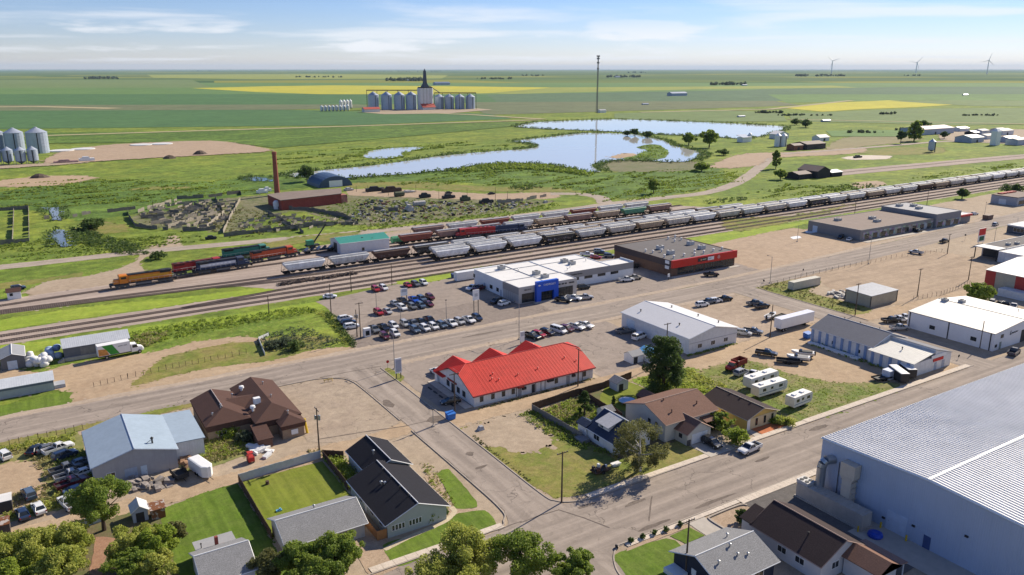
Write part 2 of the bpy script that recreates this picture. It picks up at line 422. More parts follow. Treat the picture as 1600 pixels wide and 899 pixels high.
def FM(name, c, c2, s=(.0012, .006, .05), streak=None):
    return GM(name, [c, c2, tuple((a+b)/2 for a, b in zip(c, c2)), sc(c, .8)], s, bump=0, contrast=1.0, streak=streak, mottle=.13, tone=1.32)
F_GREEN = FM('field_green', (.082, .145, .044), (.100, .165, .050))
F_DEEP = FM('field_deep_green', (.050, .108, .040), (.064, .125, .044))
F_PALE = FM('field_pale_green', (.105, .148, .052), (.120, .160, .060))
F_GOLD = FM('field_canola', (.36, .32, .030), (.29, .28, .04))
F_GOLD2 = FM('field_canola_fading', (.21, .225, .045), (.165, .195, .048))
F_BROWN = FM('field_fallow', (.100, .118, .060), (.118, .128, .064))
F_BLUE = FM('field_dark_bluegreen', (.062, .108, .056), (.074, .120, .060))  # darker blue-green strips among the fields
def patchwork(name):
    """quarter sections of differing crops, seen far out on the plain"""
    m, t, b = nodes(name); v = ocoord(t)
    sp = t.nodes.new('ShaderNodeSeparateXYZ'); mp = t.nodes.new('ShaderNodeMapping'); mp.inputs['Rotation'].default_value = (0, 0, .21); t.links.new(v, mp.inputs[0]); t.links.new(mp.outputs[0], sp.inputs[0])
    fx = nmath(t, 'FLOOR', nmath(t, 'DIVIDE', sp.outputs[0], 1650)); fy = nmath(t, 'FLOOR', nmath(t, 'DIVIDE', sp.outputs[1], 820))
    cb = t.nodes.new('ShaderNodeCombineXYZ'); t.links.new(fx, cb.inputs[0]); t.links.new(fy, cb.inputs[1])
    wnz = t.nodes.new('ShaderNodeTexWhiteNoise'); t.links.new(cb.outputs[0], wnz.inputs['Vector'])
    rp = t.nodes.new('ShaderNodeValToRGB'); rp.color_ramp.interpolation = 'CONSTANT'; t.links.new(wnz.outputs['Value'], rp.inputs[0])
    cs = [(.088, .150, .048), (.120, .175, .055), (.060, .115, .045), (.150, .190, .060), (.105, .150, .060), (.240, .240, .050), (.090, .140, .050)]
    el = rp.color_ramp.elements
    while len(el) < len(cs): el.new(.5)
    for i, c in enumerate(cs): el[i].position = i/len(cs); el[i].color = rgb(c)
    cc = mixc(t, maprange(t, noise(t, v, .0009, 4), .4, .6, 0, .35), rp.outputs[0], (.115, .165, .055))
    t.links.new(cc, b.inputs['Base Color']); b.inputs['Roughness'].default_value = 1; b.inputs['Specular IOR Level'].default_value = .05
    return m
F_PATCH = patchwork('far_quarter_sections')
FIELDS = [
 ([(-900,108.8),(2500,108.8),(2500,130),(-900,130)], F_PATCH, 'pale green crop land along the horizon'),
 ([(-900,129.7),(2500,129.7),(2500,150),(-900,150)], F_GREEN, 'broad green crop field below the horizon'),
 ([(-900,126),(300,125),(330,137),(-900,139)], F_PALE, 'pale green field left of the canola'),
 ([(230,117),(480,116),(700,118),(690,123),(400,124),(240,122)], F_GOLD2, 'thin yellowish crop strip near the horizon'),
 ([(300,138),(420,135),(520,133.6),(700,135),(860,137),(1000,136.3),(1085,138),(960,139.5),(860,142.5),(760,146),(660,147.8),(500,147.4),(400,144)], F_GOLD, 'bright yellow canola field behind the grain terminal'),
 ([(860,137.2),(1300,134),(1340,137),(1085,140),(960,143),(800,147),(760,146)], F_GOLD2, 'fading yellow field beside the canola'),
 ([(-900,147.5),(560,147.5),(780,148),(800,160),(560,164),(-900,166)], F_DEEP, 'dark green field left of the grain terminal'),
 ([(760,148),(1180,141),(1250,144),(1230,158),(1000,160),(780,162)], F_BLUE, 'dark bluish field behind the mast'),
 ([(1180,140),(1420,136),(1900,136),(1900,146),(1400,148),(1200,147)], F_BLUE, 'dark field strip below the wind turbines'),
 ([(1200,148),(1900,147),(1900,158),(1400,157),(1230,161)], F_GREEN, 'green field right of the mast'),
 ([(-900,166),(560,163.5),(600,168),(440,172),(-900,176)], F_BROWN, 'brownish fallow strip left of the terminal'),
 ([(740,160),(1210,158),(1250,165),(1100,170),(900,176),(760,180),(745,172)], F_BROWN, 'brownish field between terminal and mast'),
 ([(-900,176),(440,172),(760,178),(800,186),(560,196),(-900,212)], F_DEEP, 'deep green field below the grain terminal'),
 ([(1215,168),(1300,161),(1389,157),(1507,163),(1431,168),(1347,171),(1285,175)], F_GOLD, 'small bright yellow canola field at the right'),
 ([(1390,158),(1500,157),(1620,158),(1900,160),(1900,168),(1520,166)], F_PALE, 'pale green field right of the small canola field'),
 ([(1230,178),(1430,170),(1900,168),(1900,190),(1500,196),(1240,190)], F_PALE, 'pale green pasture below the small canola field'),
 ([(960,178),(1100,172),(1220,176),(1230,190),(1100,191),(960,186)], F_PALE, 'pale pasture behind the upper lake'),
 ([(1290,205),(1480,203),(1480,208),(1410,214),(1300,214)], F_GREEN, 'green pasture by the far shed'),
 ([(-900,216),(300,206),(560,198),(800,191),(830,195),(700,208),(430,232),(350,222),(60,225),(-900,228)], G_MARSH, 'rough green pasture beyond the dirt yard'),
]
for k, (pl, m, lb) in enumerate(FIELDS):
    sheet('field', pp(pl), m, .03+.02*k, amp=0, label=lb)
ZF = .5
# gravel grid roads through the fields
G_FARR = FM('far_gravel_road', (.30, .26, .15), (.26, .23, .13), (.01, .05, .3))
for ln, w, lb in [
 ([(-300,229),(0,215),(250,207),(560,197.5),(800,189.5),(840,188)], 14, 'gravel grid road crossing the pasture'),
 ([(560,176),(640,176),(740,180),(850,187)], 16, 'gravel approach to the grain terminal'),
 ([(1230,187),(1500,192.5),(1900,200)], 10, 'gravel road behind the far farmyard'),
 ([(1000,176),(1200,171.5),(1330,157.5)], 18, 'gravel road running to the small canola field'),
 ([(-300,171),(60,167),(180,170)], 40, 'pale gravel strip at the far left')]:
    strip('gravel_road', pp(ln), w, G_FARR, ZF+.05, amp=0, label=lb)
sheet('terminal_yard', pp([(565,176),(580,172),(745,170),(770,172),(700,178),(600,179)]), G_GRAV, ZF, amp=0, label='gravel pad under the grain terminal')
sheet('dirt_yard', pp([(75,256),(95,238),(110,234),(185,226),(300,221),(350,222),(425,236),(330,243),(250,247)]), G_PINK, ZF, 6, 1.5, label='bare tan dirt yard beside the grain bins')
sheet('dirt_yard', pp([(-60,262),(76,256),(120,250),(125,256),(-60,268)]), G_GRAV, ZF-.02, 6, 1.5, label='gravel apron in front of the grain bins')
sheet('dirt_patch', pp([(0,283),(60,276),(130,275),(150,279),(90,290),(0,292)]), G_DIRT, .1, 4, 1.5, label='bare dirt patch in the left pasture')
for pl, lb in [([(200,297),(240,292),(300,293),(260,297)], 'straw-coloured dry grass streak left of the brick chimney'),
               ([(540,288),(640,284),(760,292),(860,293),(900,300),(760,299),(640,294),(545,293)], 'pale dry grass above the scrapyard'),
               ([(400,385),(460,372),(560,362),(540,372),(470,380),(420,389)], 'pale dry grass strip between lane and pens'),
               ([(130,345),(190,350),(200,362),(150,366)], 'tan dry grass by the stream'),
               ([(1130,345),(1240,337),(1330,320),(1300,330),(1240,345),(1150,362)], 'yellow grass verge beyond the tracks'),
               ([(1340,238),(1400,231),(1470,231),(1470,240),(1380,243)], 'straw-coloured dry grass near the small grey bin')]:
    sheet('dry_grass_patch', pp(pl), G_DRY, .08, 5, 1.2, label=lb)
sheet('marsh_meadow', pp([(330,285),(455,272),(700,267),(800,256),(935,272),(1060,258),(1120,262),(1130,285),(1040,305),(940,310),(900,296),(700,285),(540,286),(440,296)]), G_MARSH, .04, 6, 2, label='dark green meadow in front of the lake')
sheet('marsh_meadow', pp([(0,300),(150,283),(330,285),(430,298),(350,310),(240,330),(130,345),(60,330),(0,325)]), G_MARSH, .045, 6, 2, label='dark green wet meadow at the far left')
sheet('marsh_bank', pp([(940,262),(935,257),(975,250),(1080,253),(1110,258),(1060,268),(960,268)]), GM('reed_bank', [(.16,.15,.085),(.12,.14,.06),(.20,.175,.11),(.09,.11,.045)], (.02,.1,.8)), .09, 5, 1.5, label='greyish reedy bank below the lake')

# water
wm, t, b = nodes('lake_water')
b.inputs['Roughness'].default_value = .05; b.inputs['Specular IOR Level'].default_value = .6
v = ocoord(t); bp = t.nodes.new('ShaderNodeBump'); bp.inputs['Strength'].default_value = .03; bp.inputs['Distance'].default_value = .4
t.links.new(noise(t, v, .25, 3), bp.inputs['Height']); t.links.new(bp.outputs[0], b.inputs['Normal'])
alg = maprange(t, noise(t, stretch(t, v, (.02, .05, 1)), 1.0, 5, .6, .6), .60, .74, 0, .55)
t.links.new(mixc(t, alg, (.52, .51, .47), (.50, .45, .38)), b.inputs['Base Color'])  # pale base colour carries much of the sky's reflection
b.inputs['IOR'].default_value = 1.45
wm2 = wm.copy(); wm2.name = 'stream_water'
for n_ in wm2.node_tree.nodes:
    if n_.type == 'MIX_RGB': n_.inputs[1].default_value = (.10, .13, .15, 1); n_.inputs[2].default_value = (.14, .14, .10, 1)
LAKE = [(455,277),(456,272),(492,269),(530,265),(580,260),(630,253.5),(680,246),(730,241),(780,237),(812,235),(838,231.5),(841,228.5),(832,225.5),(815,223),(800,222.5),(815,219.5),(850,216),(885,211.5),(912,209),(950,209),(992,211),(1017,216),(1040,222),(1050,229),(1069,232.5),(1088,237),(1097,242),(1088,249),(1072,253.5),(1042,254),(1010,252),(975,251),(945,253.5),(925,258.5),(930,264),(937,270),(920,269.5),(900,266),(870,259.5),(840,256.5),(800,255.5),(760,257.5),(735,260),(712,266),(680,268.5),(640,272.5),(590,276),(520,280)]
POND = [(565,246),(577,237),(612,232),(662,230),(655,234),(627,240),(632,244),(612,247.5),(580,248)]
UPPER = [(803,198.5),(837,192),(900,189),(960,187.3),(1025,189),(1100,192),(1150,194),(1226,198.5),(1225,203),(1192,213),(1165,217),(1150,217),(1125,215.3),(1075,212.3),(1025,210.3),(975,207),(925,205),(900,204),(850,202)]
S1 = [(74,326),(88,325),(96,342),(94,345),(84,344),(80,336)]
S2 = [(84,362),(98,360),(104,368),(107,386),(96,386),(86,378)]
S3 = [(378,279),(400,277),(426,281),(428,284),(400,283.5)]
WATERS = [(LAKE, 'lake', 'pale blue lake with reedy shore'), (UPPER, 'lake', 'long upper lake beyond the embankment'), (POND, 'pond', 'small pond in the green pasture'),
          (S1, 'stream', 'upper bend of the narrow stream'), (S2, 'stream', 'lower bend of the narrow stream'), (S3, 'stream', 'sliver of water behind the brick chimney')]
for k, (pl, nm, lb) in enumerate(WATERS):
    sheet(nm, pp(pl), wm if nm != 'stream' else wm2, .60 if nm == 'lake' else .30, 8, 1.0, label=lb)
# island and spit in the lake
sheet('island', pp([(975,251),(977,247.5),(990,245.5),(1000,241),(1012,236),(998,233),(996,230.5),(1015,226.5),(1030,228),(1042,236),(1045,241),(1038,248),(1018,252)]), G_MARSH, .70, 6, 1.2, label='green weedy island in the lake')
sheet('mud_bank', pp([(955,246),(975,241),(990,241),(992,245),(975,248),(960,249)]), G_DIRT, .66, 6, 2.0, label='tan mud shoal beside the lake island')

# railway ground
sheet('rail_ballast', [(-80,253.5),(100,257.5),(300,262),(720,270),(720,284),(300,276),(75,271),(-80,268.5)], G_BALL, L2, 5, .5, False, 'ballast bed of the main line')
sheet('rail_ballast', [(-80,289),(20,289.5),(60,287),(74,270.8),(300,275.8),(720,283.8),(720,305),(500,302),(345,300),(330,315),(312,336),(150,341),(108,334),(96,325),(70,318),(40,312),(-80,304)], G_BALL, L2+.002, 5, .6, False, 'ballast of the freight yard')
strip('rail_ballast', pp([(1285,273),(1400,262.5),(1600,244.5),(1800,232)]), 22, G_BALL, .15, .6, 'ballast of the spur line beyond the train')
G_BRT = GM('bright_grass', [(.215, .290, .030), (.250, .310, .038), (.150, .225, .026), (.290, .300, .070)], (.03, .14, 1.4), contrast=1.2, mottle=.2)
sheet('grass_strip', pp([(-60,508),(0,500),(130,481),(300,463),(430,447),(448,449),(420,456),(300,473),(130,497),(0,517),(-60,527)]), G_BRT, L1, 3, .5, label='bright yellow-green grass strip between the tracks')
sheet('grass_strip', pp([(-60,548),(0,540),(90,530),(200,514),(330,497),(470,476),(512,470),(520,478),(500,484),(420,494),(300,512),(200,528),(90,545),(-60,560)]), G_BRT, L1, 3, .5, label='bright green grass strip along the main line')
sheet('grass_strip', pp([(620,440),(735,420),(770,414),(772,420),(740,428),(640,446)]), G_BRT, L3, 3, .4, label='bright grass verge behind the car lot')
sheet('grass_strip', pp([(1075,373),(1160,360),(1270,345),(1330,336),(1250,352),(1130,378),(1090,384)]), G_BRT, L3, 3, .5, label='bright yellow grass verge beyond the brick store')
sheet('yard_gravel', pp([(40,458),(75,440),(140,431),(190,419),(214,406),(222,396),(245,387),(268,387),(232,400),(217,412),(224,424),(196,446),(130,452),(72,464)]), G_GRAV, L2, 3, .5, label='gravel clearing behind the orange locomotive')
sheet('gravel_path', pp([(232,384),(262,380),(262,371),(275,368),(280,376),(285,387),(250,393)]), G_GRAV, L2, 3, .5, label='gravel approach to the cattle pens')
sheet('dirt_patch', pp([(0,443),(60,436),(130,426),(128,431),(60,442),(0,452)]), G_DRY, L1, 3, .5, label='dry strip beside the gravel clearing')
sheet('dirt_patch', pp([(560,372),(640,358),(760,345),(780,348),(640,370),(560,385)]), G_GRAV, L1, 3, .6, label='gravel beside the green-roofed shop')
G_LANE = GM('lane_gravel', [(.34,.285,.235),(.31,.26,.21),(.37,.31,.255),(.28,.23,.19)], (.05,.2,2), streak=(.04,.4,1))
strip('lane', spline(pp([(-60,424),(0,418),(120,405),(220,394),(330,384),(420,376),(520,367),(640,356),(770,342),(880,329),(960,318),(1040,309),(1100,302),(1142,290),(1168,276),(1190,259),(1203,248),(1225,241)])), 9, G_LANE, L3, .3, 'gravel lane running beside the freight yard')
strip('lane', spline(pp([(1222,241),(1290,236),(1380,229),(1480,221.5),(1560,224),(1700,230)])), 9, G_LANE, .2, .4, 'gravel lane leading to the far farmyard')
strip('lane', spline(pp([(945,318),(938,309),(905,303.5),(860,303)])), 9, G_LANE, L3, .4, 'gravel turn-off into the scrapyard')
sheet('scrapyard_ground', pp([(545,306),(640,308),(760,312),(865,314),(800,330),(700,342),(600,352),(540,350),(470,330),(440,333),(380,345),(372,362),(260,358),(205,345),(240,322),(330,312),(430,305)]), G_SALV, L1, 5, 1.2, label='weedy littered ground of scrapyard and pens')
sheet('scrapyard_lot', pp([(545,305),(552,296),(640,297),(760,303),(862,301),(866,310),(740,312),(620,308)]), G_PINK, L2, 5, .8, label='bare lot behind the scrapyard')
sheet('rubble_yard', pp([(1110,262),(1140,246),(1170,240),(1240,238),(1345,231),(1350,238),(1290,243),(1205,247),(1185,258),(1150,262)]), G_PINK, .12, 5, 1.5, label='pinkish bare ground beside the lane bend')
sheet('dirt_yard', pp([(1290,233),(1320,216),(1400,209),(1440,213),(1430,220),(1340,230)]), FM('fallow_pasture', (.22,.18,.10), (.17,.16,.08)), .10, 8, 2, label='brownish pasture left of the far shed')
sheet('dirt_yard', pp([(1480,206),(1620,203),(1640,230),(1540,222),(1470,219)]), G_GRAV, .14, 8, 1, label='gravel farmyard at the far right')
sheet('pale_pad', pp([(1315,247),(1345,243),(1392,244),(1385,249),(1330,250)]), G_CONC, .14, 4, .6, label='pale concrete pad in the far grass')
sheet('dirt_patch', pp([(1050,346),(1180,330),(1330,316),(1335,322),(1200,338),(1070,352)]), G_DIRT, L1, 4, .8, label='dirt strip beyond the grain cars')
sheet('dirt_patch', pp([(1330,287),(1370,283),(1385,288),(1350,296)]), G_PINK, L1, 4, .8, label='bare earth beside the collapsed sheds')

# north side of the avenue
sheet('dirt_yard', pp([(-80,560),(60,582),(100,572),(230,552),(262,546),(300,536),(372,527),(425,530),(470,546),(530,543),(566,545),(566,551),(400,586),(200,630),(95,653),(98,625),(86,606),(-80,640)]), G_DIRT, L2, 3, .5, label='tan dirt yard around the delivery truck')
sheet('dry_grass_patch', pp([(255,560),(300,548),(370,535),(420,540),(460,553),(420,564),(330,575),(260,590),(205,604),(225,585)]), G_DRY, L3, 2, .4, label='dry grass along the wire fence')
sheet('dry_grass_patch', pp([(400,540),(430,527),(470,525),(520,530),(500,545),(440,556)]), G_DRY, L3, 2, .4, label='dry grass patch left of the car lot')
sheet('dry_grass_patch', pp([(168,622),(245,607),(245,612),(176,628)]), G_DRY, L3, 2, .3, label='grass tuft strip beside the avenue')
sheet('dry_grass_patch', pp([(-60,648),(60,622),(105,612),(112,628),(90,640),(-60,668)]), G_LAWN, L3, 2, .4, label='green verge in front of the long metal shed')
sheet('car_lot', [(74,198.2),(80,243),(79.3,250.5),(110,256.5),(143,258.8),(180,262),(203,254),(243,250),(243,198.5)], G_LOT, L2, 3, .3, False, 'asphalt lot of the car dealership')
sheet('asphalt_patch', pp([(585,500),(700,480),(800,462),(845,478),(860,492),(700,520),(600,545),(560,548),(545,530)]), GM('resurfaced_asphalt', [(.205,.17,.147),(.225,.187,.16),(.19,.157,.135),(.24,.2,.17)], (.05,.3,4), bump=.08, cracks=.6, stain=.4), L3, 2, .25, label='darker resurfaced strip of the car lot')
sheet('dirt_lot', [(240,199),(240,252),(262,256),(320,250),(320,244),(322,206)], G_PINK, L2+.002, 4, .7, False, 'bare reddish lot between store and plaza')
sheet('plaza_lot', [(318,207),(320,246),(400,252),(560,262),(720,268),(720,240),(560,222),(440,209)], G_GRAV, L1+.002, 4, .6, False, 'paved forecourt around the grey plaza')
for pl, lb in [([(1258,362),(1270,359),(1278,362),(1266,365)], 'white gravel spot beside the lamp post'), ([(1235,371),(1248,369),(1252,372),(1240,374)], 'smaller white gravel spot beside the lamp post')]:
    sheet('gravel_spot', pp(pl), WHITE, L3+.004, 2, .2, label=lb)

# town blocks south of the avenue
sheet('town_ground', [(-80,20),(720,20),(720,236),(560,218),(420,199),(330,193),(260,187.5),(210,185),(-80,185)], G_GRAV, L1, 8, .4, False, 'gravelly open ground of the town blocks')
AVE = [(-120,190.6),(60,190.6),(160,190.8),(210,191.2),(260,194),(330,199.5),(420,206),(520,213.5),(740,230)]
strip('avenue', spline(AVE, 5), 13.4, G_ASPH, L4, .12, 'wide worn asphalt avenue')
strip('avenue_shoulder', spline([(-120,198.2),(60,198.4),(160,198.6),(240,200.5),(330,207.6),(440,216)], 5), 2.4, GM('shoulder_dust', [(.36,.29,.225),(.33,.262,.2),(.39,.315,.245),(.3,.24,.185)], (.05,.3,3), stain=.2), L4+.002, .35, 'dusty pale shoulder along the avenue')
strip('avenue_shoulder', spline([(78,183.0),(160,183.4),(205,183.2)], 5), 2.2, bpy.data.materials['shoulder_dust'], L4+.003, .35, 'dusty pale kerbside south of the avenue')
strip('side_street', [(69,186),(69.3,140),(69,99)], 8.8, G_ASPY, L4+.002, .15, 'narrow worn asphalt side street')
sheet('street_mouth', [(58,184.4),(63,181),(65,176),(73.4,176),(75,181),(80,184.6)], G_ASPY, L4+.003, 2, .12, True, 'flared mouth of the side street')
strip('street', [(-120,94),(60,94),(190,94),(330,94)], 14.2, G_ASPH, L4+.001, .15, 'lower street crossing in front of the houses')
sheet('street_corner', [(73.3,108),(73.3,101),(80,101),(75,102.3)], G_ASPY, L4+.003, 1, .05, True, 'rounded street corner at the vacant lot')
sheet('street_corner', [(64.7,106),(64.7,101),(58,101),(63,102)], G_ASPY, L4+.004, 1, .05, True, 'rounded street corner at the corner lawn')
strip('cross_street', [(211.8,187),(211.5,150),(209,118),(208,98)], 11, G_ASPY, L4+.004, .2, 'cross street beside the white metal buildings')
strip('street', [(68,87),(66,60),(62,20)], 9.5, G_ASPY, L4+.003, .15, 'street leading out of the bottom edge')
sheet('street_corner', [(70.5,80),(71,84.5),(74,87.2),(66,88),(66,80)], G_ASPY, L4+.005, 1, .05, True, 'rounded street corner at the small lawns')
strip('alley', spline([(73.5,143.2),(112,143.6),(150,143.4),(206,143.4)]), 6.2, G_DIRT, L3, .35, 'tan dirt alley behind the red-roofed building')
strip('alley', spline([(-60,142.5),(20,142.8),(45,144.2),(65,146)]), 5.2, G_DIRT, L3, .35, 'tan dirt alley behind the fenced lawns')
strip('alley', spline([(217,143),(260,141),(330,140)]), 6.5, G_DIRT, L3, .35, 'tan dirt alley behind the white metal building')
# lots
sheet('gravel_lot', [(46,182),(56,183),(62,180),(64,174),(64.4,150),(52,146.8),(44,151),(45.5,168)], GM('cracked_gravel', [(.325,.262,.2),(.285,.225,.172),(.37,.3,.22),(.24,.19,.145)], (.08,.25,3), cracks=.6, stain=.6), L3, 2, .3, True, 'stained gravel lot beside the brown building')
sheet('parking_lot', [(75,148),(75,182.3),(148,182.6),(148,146.8),(118,146.8),(118,170),(82,170),(82,148)], G_LOT, L3, 2, .2, False, 'asphalt forecourt of the red-roofed building')
sheet('dirt_lot', [(168.5,147),(168.5,182),(204,182.8),(206,147)], GM('rutted_dirt', [(.335,.262,.198),(.29,.225,.168),(.375,.295,.22),(.25,.195,.145)], (.06,.2,2.5), stain=.5, contrast=1.3), L3, 2, .3, False, 'rutted dirt lot with parked pickups')
sheet('dirt_lot', [(128,140),(206,140.2),(206,104),(160,103.4),(148,118),(138,128)], G_DIRT, L2, 3, .5, True, 'tan dirt lot behind the trailers')
sheet('grass_corner', [(217.4,184),(224,186.2),(236,186),(244,178),(229,171),(229,147),(217.6,147.5)], G_DRY, L3, 2, .3, True, 'grassy corner around the cream container')
sheet('dirt_lot', [(229,147.2),(244,178),(238,187),(262,188),(320,193),(330,170),(300,146)], GM('brown_lot', [(.345,.262,.185),(.3,.225,.158),(.375,.285,.2),(.265,.2,.14)], (.04,.2,2.5), stain=.35, streak=(.05,.3,1)), L2, 3, .6, True, 'large bare brown lot beyond the tan shed')
sheet('vacant_lot', [(73.6,139.6),(92,138.6),(93.6,122),(93.8,103.4),(79,103.2),(74.6,105),(73.7,112)], G_DRY, L3, 2, .2, False, 'dry grass vacant lot on the street corner')
sheet('vacant_lot_gravel', [(73.9,139.4),(90,138.4),(88.5,128),(86,122),(80,122.5),(76,128),(73.9,131)], G_GRAV, L4, .8, .7, True, 'gravel patch of the vacant lot')
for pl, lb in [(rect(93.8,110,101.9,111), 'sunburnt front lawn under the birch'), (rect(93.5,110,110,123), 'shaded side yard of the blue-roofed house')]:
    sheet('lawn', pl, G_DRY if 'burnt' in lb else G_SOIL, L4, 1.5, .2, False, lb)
sheet('garden', [(92.5,138),(113,141),(113,124),(93.5,120)], G_SOIL, L3, 1.5, .3, False, 'overgrown garden behind the blue-roofed house')
sheet('lawn', [(108,134),(116,141.8),(122,142),(122,126),(112,124)], G_LAWN2, L4, 1.5, .15, True, 'small bright lawn beside the garden shed')
sheet('weedy_slope', [(124,141.2),(142,139.6),(142,128),(139,112),(137,102.4),(134,103.5),(132,122),(124,130)], G_NEAR, L4, 2, .4, True, 'weedy green slope between houses and trailers')
sheet('weedy_lot', [(138,134),(158,136),(161,120),(166,112),(178,105),(172,102.6),(138,102.8)], GM('trampled_weeds', [(.115,.16,.03),(.15,.175,.04),(.25,.195,.11),(.19,.19,.07)], (.06,.25,1.6), contrast=1.7, mottle=.38), L4, 2, .5, True, 'weedy green lot under the travel trailers')
sheet('lawn', rect(27.7,43.6,119.4,140.8), G_LAWN2, L4, 1.5, .08, False, 'fenced bright green back lawn')
sheet('lawn', [(12.5,108),(27.3,108),(27.3,140.6),(22,140.6),(13,138.5)], G_LAWN, L4, 1.5, .2, False, 'large vivid green back lawn')
sheet('lawn', pp([(598,853),(640,838),(690,818),(716,803),(757,798),(772,812),(772,826),(690,860),(622,886)]), G_LAWN, L5, 1, .1, True, 'mown corner lawn in front of the black-roofed house')
sheet('lawn', pp([(683,742),(700,733),(746,786),(738,795),(712,795),(700,770)]), G_LAWN, L5, 1, .1, True, 'lawn strip beside the side street')
sheet('pebble_bed', pp([(662,745),(684,740),(705,790),(745,796),(768,812),(776,826),(762,826),(748,803),(700,805)]), G_PEB, L4+.002, 1, .15, True, 'pebble bed round the corner lawn')
sheet('pebble_bed', [(37.6,100.6),(43.4,101.5),(43.4,109.8),(38.2,109.8)], G_PEB, L4, 1, .15, True, 'gravel bed in front of the grey house')
sheet('lawn', [(71.3,82),(72,85),(74,85.6),(83,84.6),(83.6,81.8),(79,77),(78,60),(66,60)], G_LAWN, L5, 1, .08, True, 'curved front lawn by the lower street')
sheet('lawn', [(84,84.8),(88.6,85),(89,81.8),(84.6,81.6)], G_LAWN, L5, 1, .06, False, 'small square front lawn by the lower street')
sheet('pebble_bed', [(75.5,85.9),(88.6,86.0),(88.6,85.0),(75.0,85.2)], G_PEB, L5+.002, 1, .05, False, 'narrow shrub bed along the lower pavement')
sheet('driveway', rect(89.2,93,79,87), CONC, L4+.006, 1, .05, False, 'concrete driveway beside the navy house')
sheet('driveway', [(93.4,84.6),(101.6,84.8),(101.6,80),(94,80)], G_PEB, L4+.005, 1, .05, True, 'gravel bed with a low kerb ring')
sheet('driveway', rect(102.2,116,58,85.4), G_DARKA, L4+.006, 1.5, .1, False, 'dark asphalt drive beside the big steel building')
sheet('loading_apron', rect(110.2,116.6,52,70), CONC, L4+.010, 1.5, .05, False, 'pale concrete loading apron at the overhead door')
sheet('driveway', rect(110.2,117.4,101.2,107), CONC, L5, 1, .03, False, 'concrete driveway of the brown-roofed house')
sheet('red_gravel_bed', [(127,101.9),(135.2,101.9),(135.2,105.6),(127,105.8)], G_RED, L5, 1, .08, False, 'red shale bed in front of the yellow house')
sheet('path', [(124.8,101.9),(126.6,101.9),(126.6,106.4),(125.4,106.4)], CONC, L5, 1, .02, False, 'pale walk beside the red shale bed')
sheet('brick_walk', pp([(150,840),(185,842),(195,848),(165,872),(160,899),(140,899),(147,865)]), GM('brick_red_soil', [(.30,.17,.11),(.25,.14,.09),(.34,.21,.14),(.2,.12,.08)], (.3,1.2,6)), L5, 1, .12, True, 'reddish garden walk between the bottom trees')
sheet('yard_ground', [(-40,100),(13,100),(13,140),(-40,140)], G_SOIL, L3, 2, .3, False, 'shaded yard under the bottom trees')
sheet('weedy_yard', [(-50,148),(4,148),(4,182),(-50,182)], GM('weedy_wreck_yard', [(.17,.175,.06),(.12,.15,.04),(.25,.22,.09),(.22,.21,.1)], (.1,.35,2.5), contrast=1.2), L3, 2, .4, False, 'weedy yard of wrecked cars')
sheet('dirt_lot', [(-50,158),(-14,151),(-5,153.5),(-4,163),(-6,172),(-50,176)], G_DIRT, L4, 2, .5, True, 'bare dirt in the middle of the wreck yard')
sheet('weedy_yard', [(20,150.5),(33,152),(34,160),(26,163),(20,170)], bpy.data.materials['weedy_wreck_yard'], L4, 1.5, .3, True, 'yellow weeds beside the brown building')
sheet('verge', [(-60,181),(20,182),(46,182.4),(46,184.6),(-60,184.2)], G_DRY, L4-.001, 2, .3, False, 'dry grass verge south of the avenue')
sheet('corner_island', pp([(600,580),(606,575),(622,583),(632,590),(626,597),(616,594)]), G_DRY, L5, 1, .1, True, 'small grassed island with the roadside sign')
for i, (x, y, rx, ry) in enumerate([(71.5,146.5,2.6,1.7),(66,160,1.2,2.6),(70,128,.8,.9),(69,122,1.6,.5),(86,96,2.5,.5),(98,88.8,6,.5),(84,88.6,4,.45),(118,95,2.5,.4),(140,98.5,3,.7),(172,92,4,.5),(205,92,3,1.2),(110,192,7,.5),(78,99.8,2.0,.4)]):
    pl = [(x+rx*math.cos(a*.5236)*random.uniform(.7, 1.2), y+ry*math.sin(a*.5236)*random.uniform(.7, 1.2)) for a in range(12)]
    sheet('tar_patch', pl, GM('tar_patch_%d' % i, [(.13,.105,.088),(.17,.14,.117),(.1,.082,.07),(.2,.165,.14)], (.3,1,5), bump=.1) if i < 1 else bpy.data.materials['tar_patch_0'], L5+.002+.0003*i, 1, .1, True, 'dark tar repair on the asphalt')
for x0, y0, x1, y1 in [(60.5,101.2,65.4,101.6),(64,146.8,73.8,145.9),(46,150.6,64,146.8),(73,101.2,77,92),(64.9,101.3,73.0,101.2),(58,184,74,183.2),(84,90,90,96)]:
    strip('tar_seam', [(x0, y0), ((x0+x1)/2+.15, (y0+y1)/2+.2), (x1, y1)], .22, bpy.data.materials['tar_patch_0'], L5+.008, .04, 'dark tar seam across the street', 1.0)

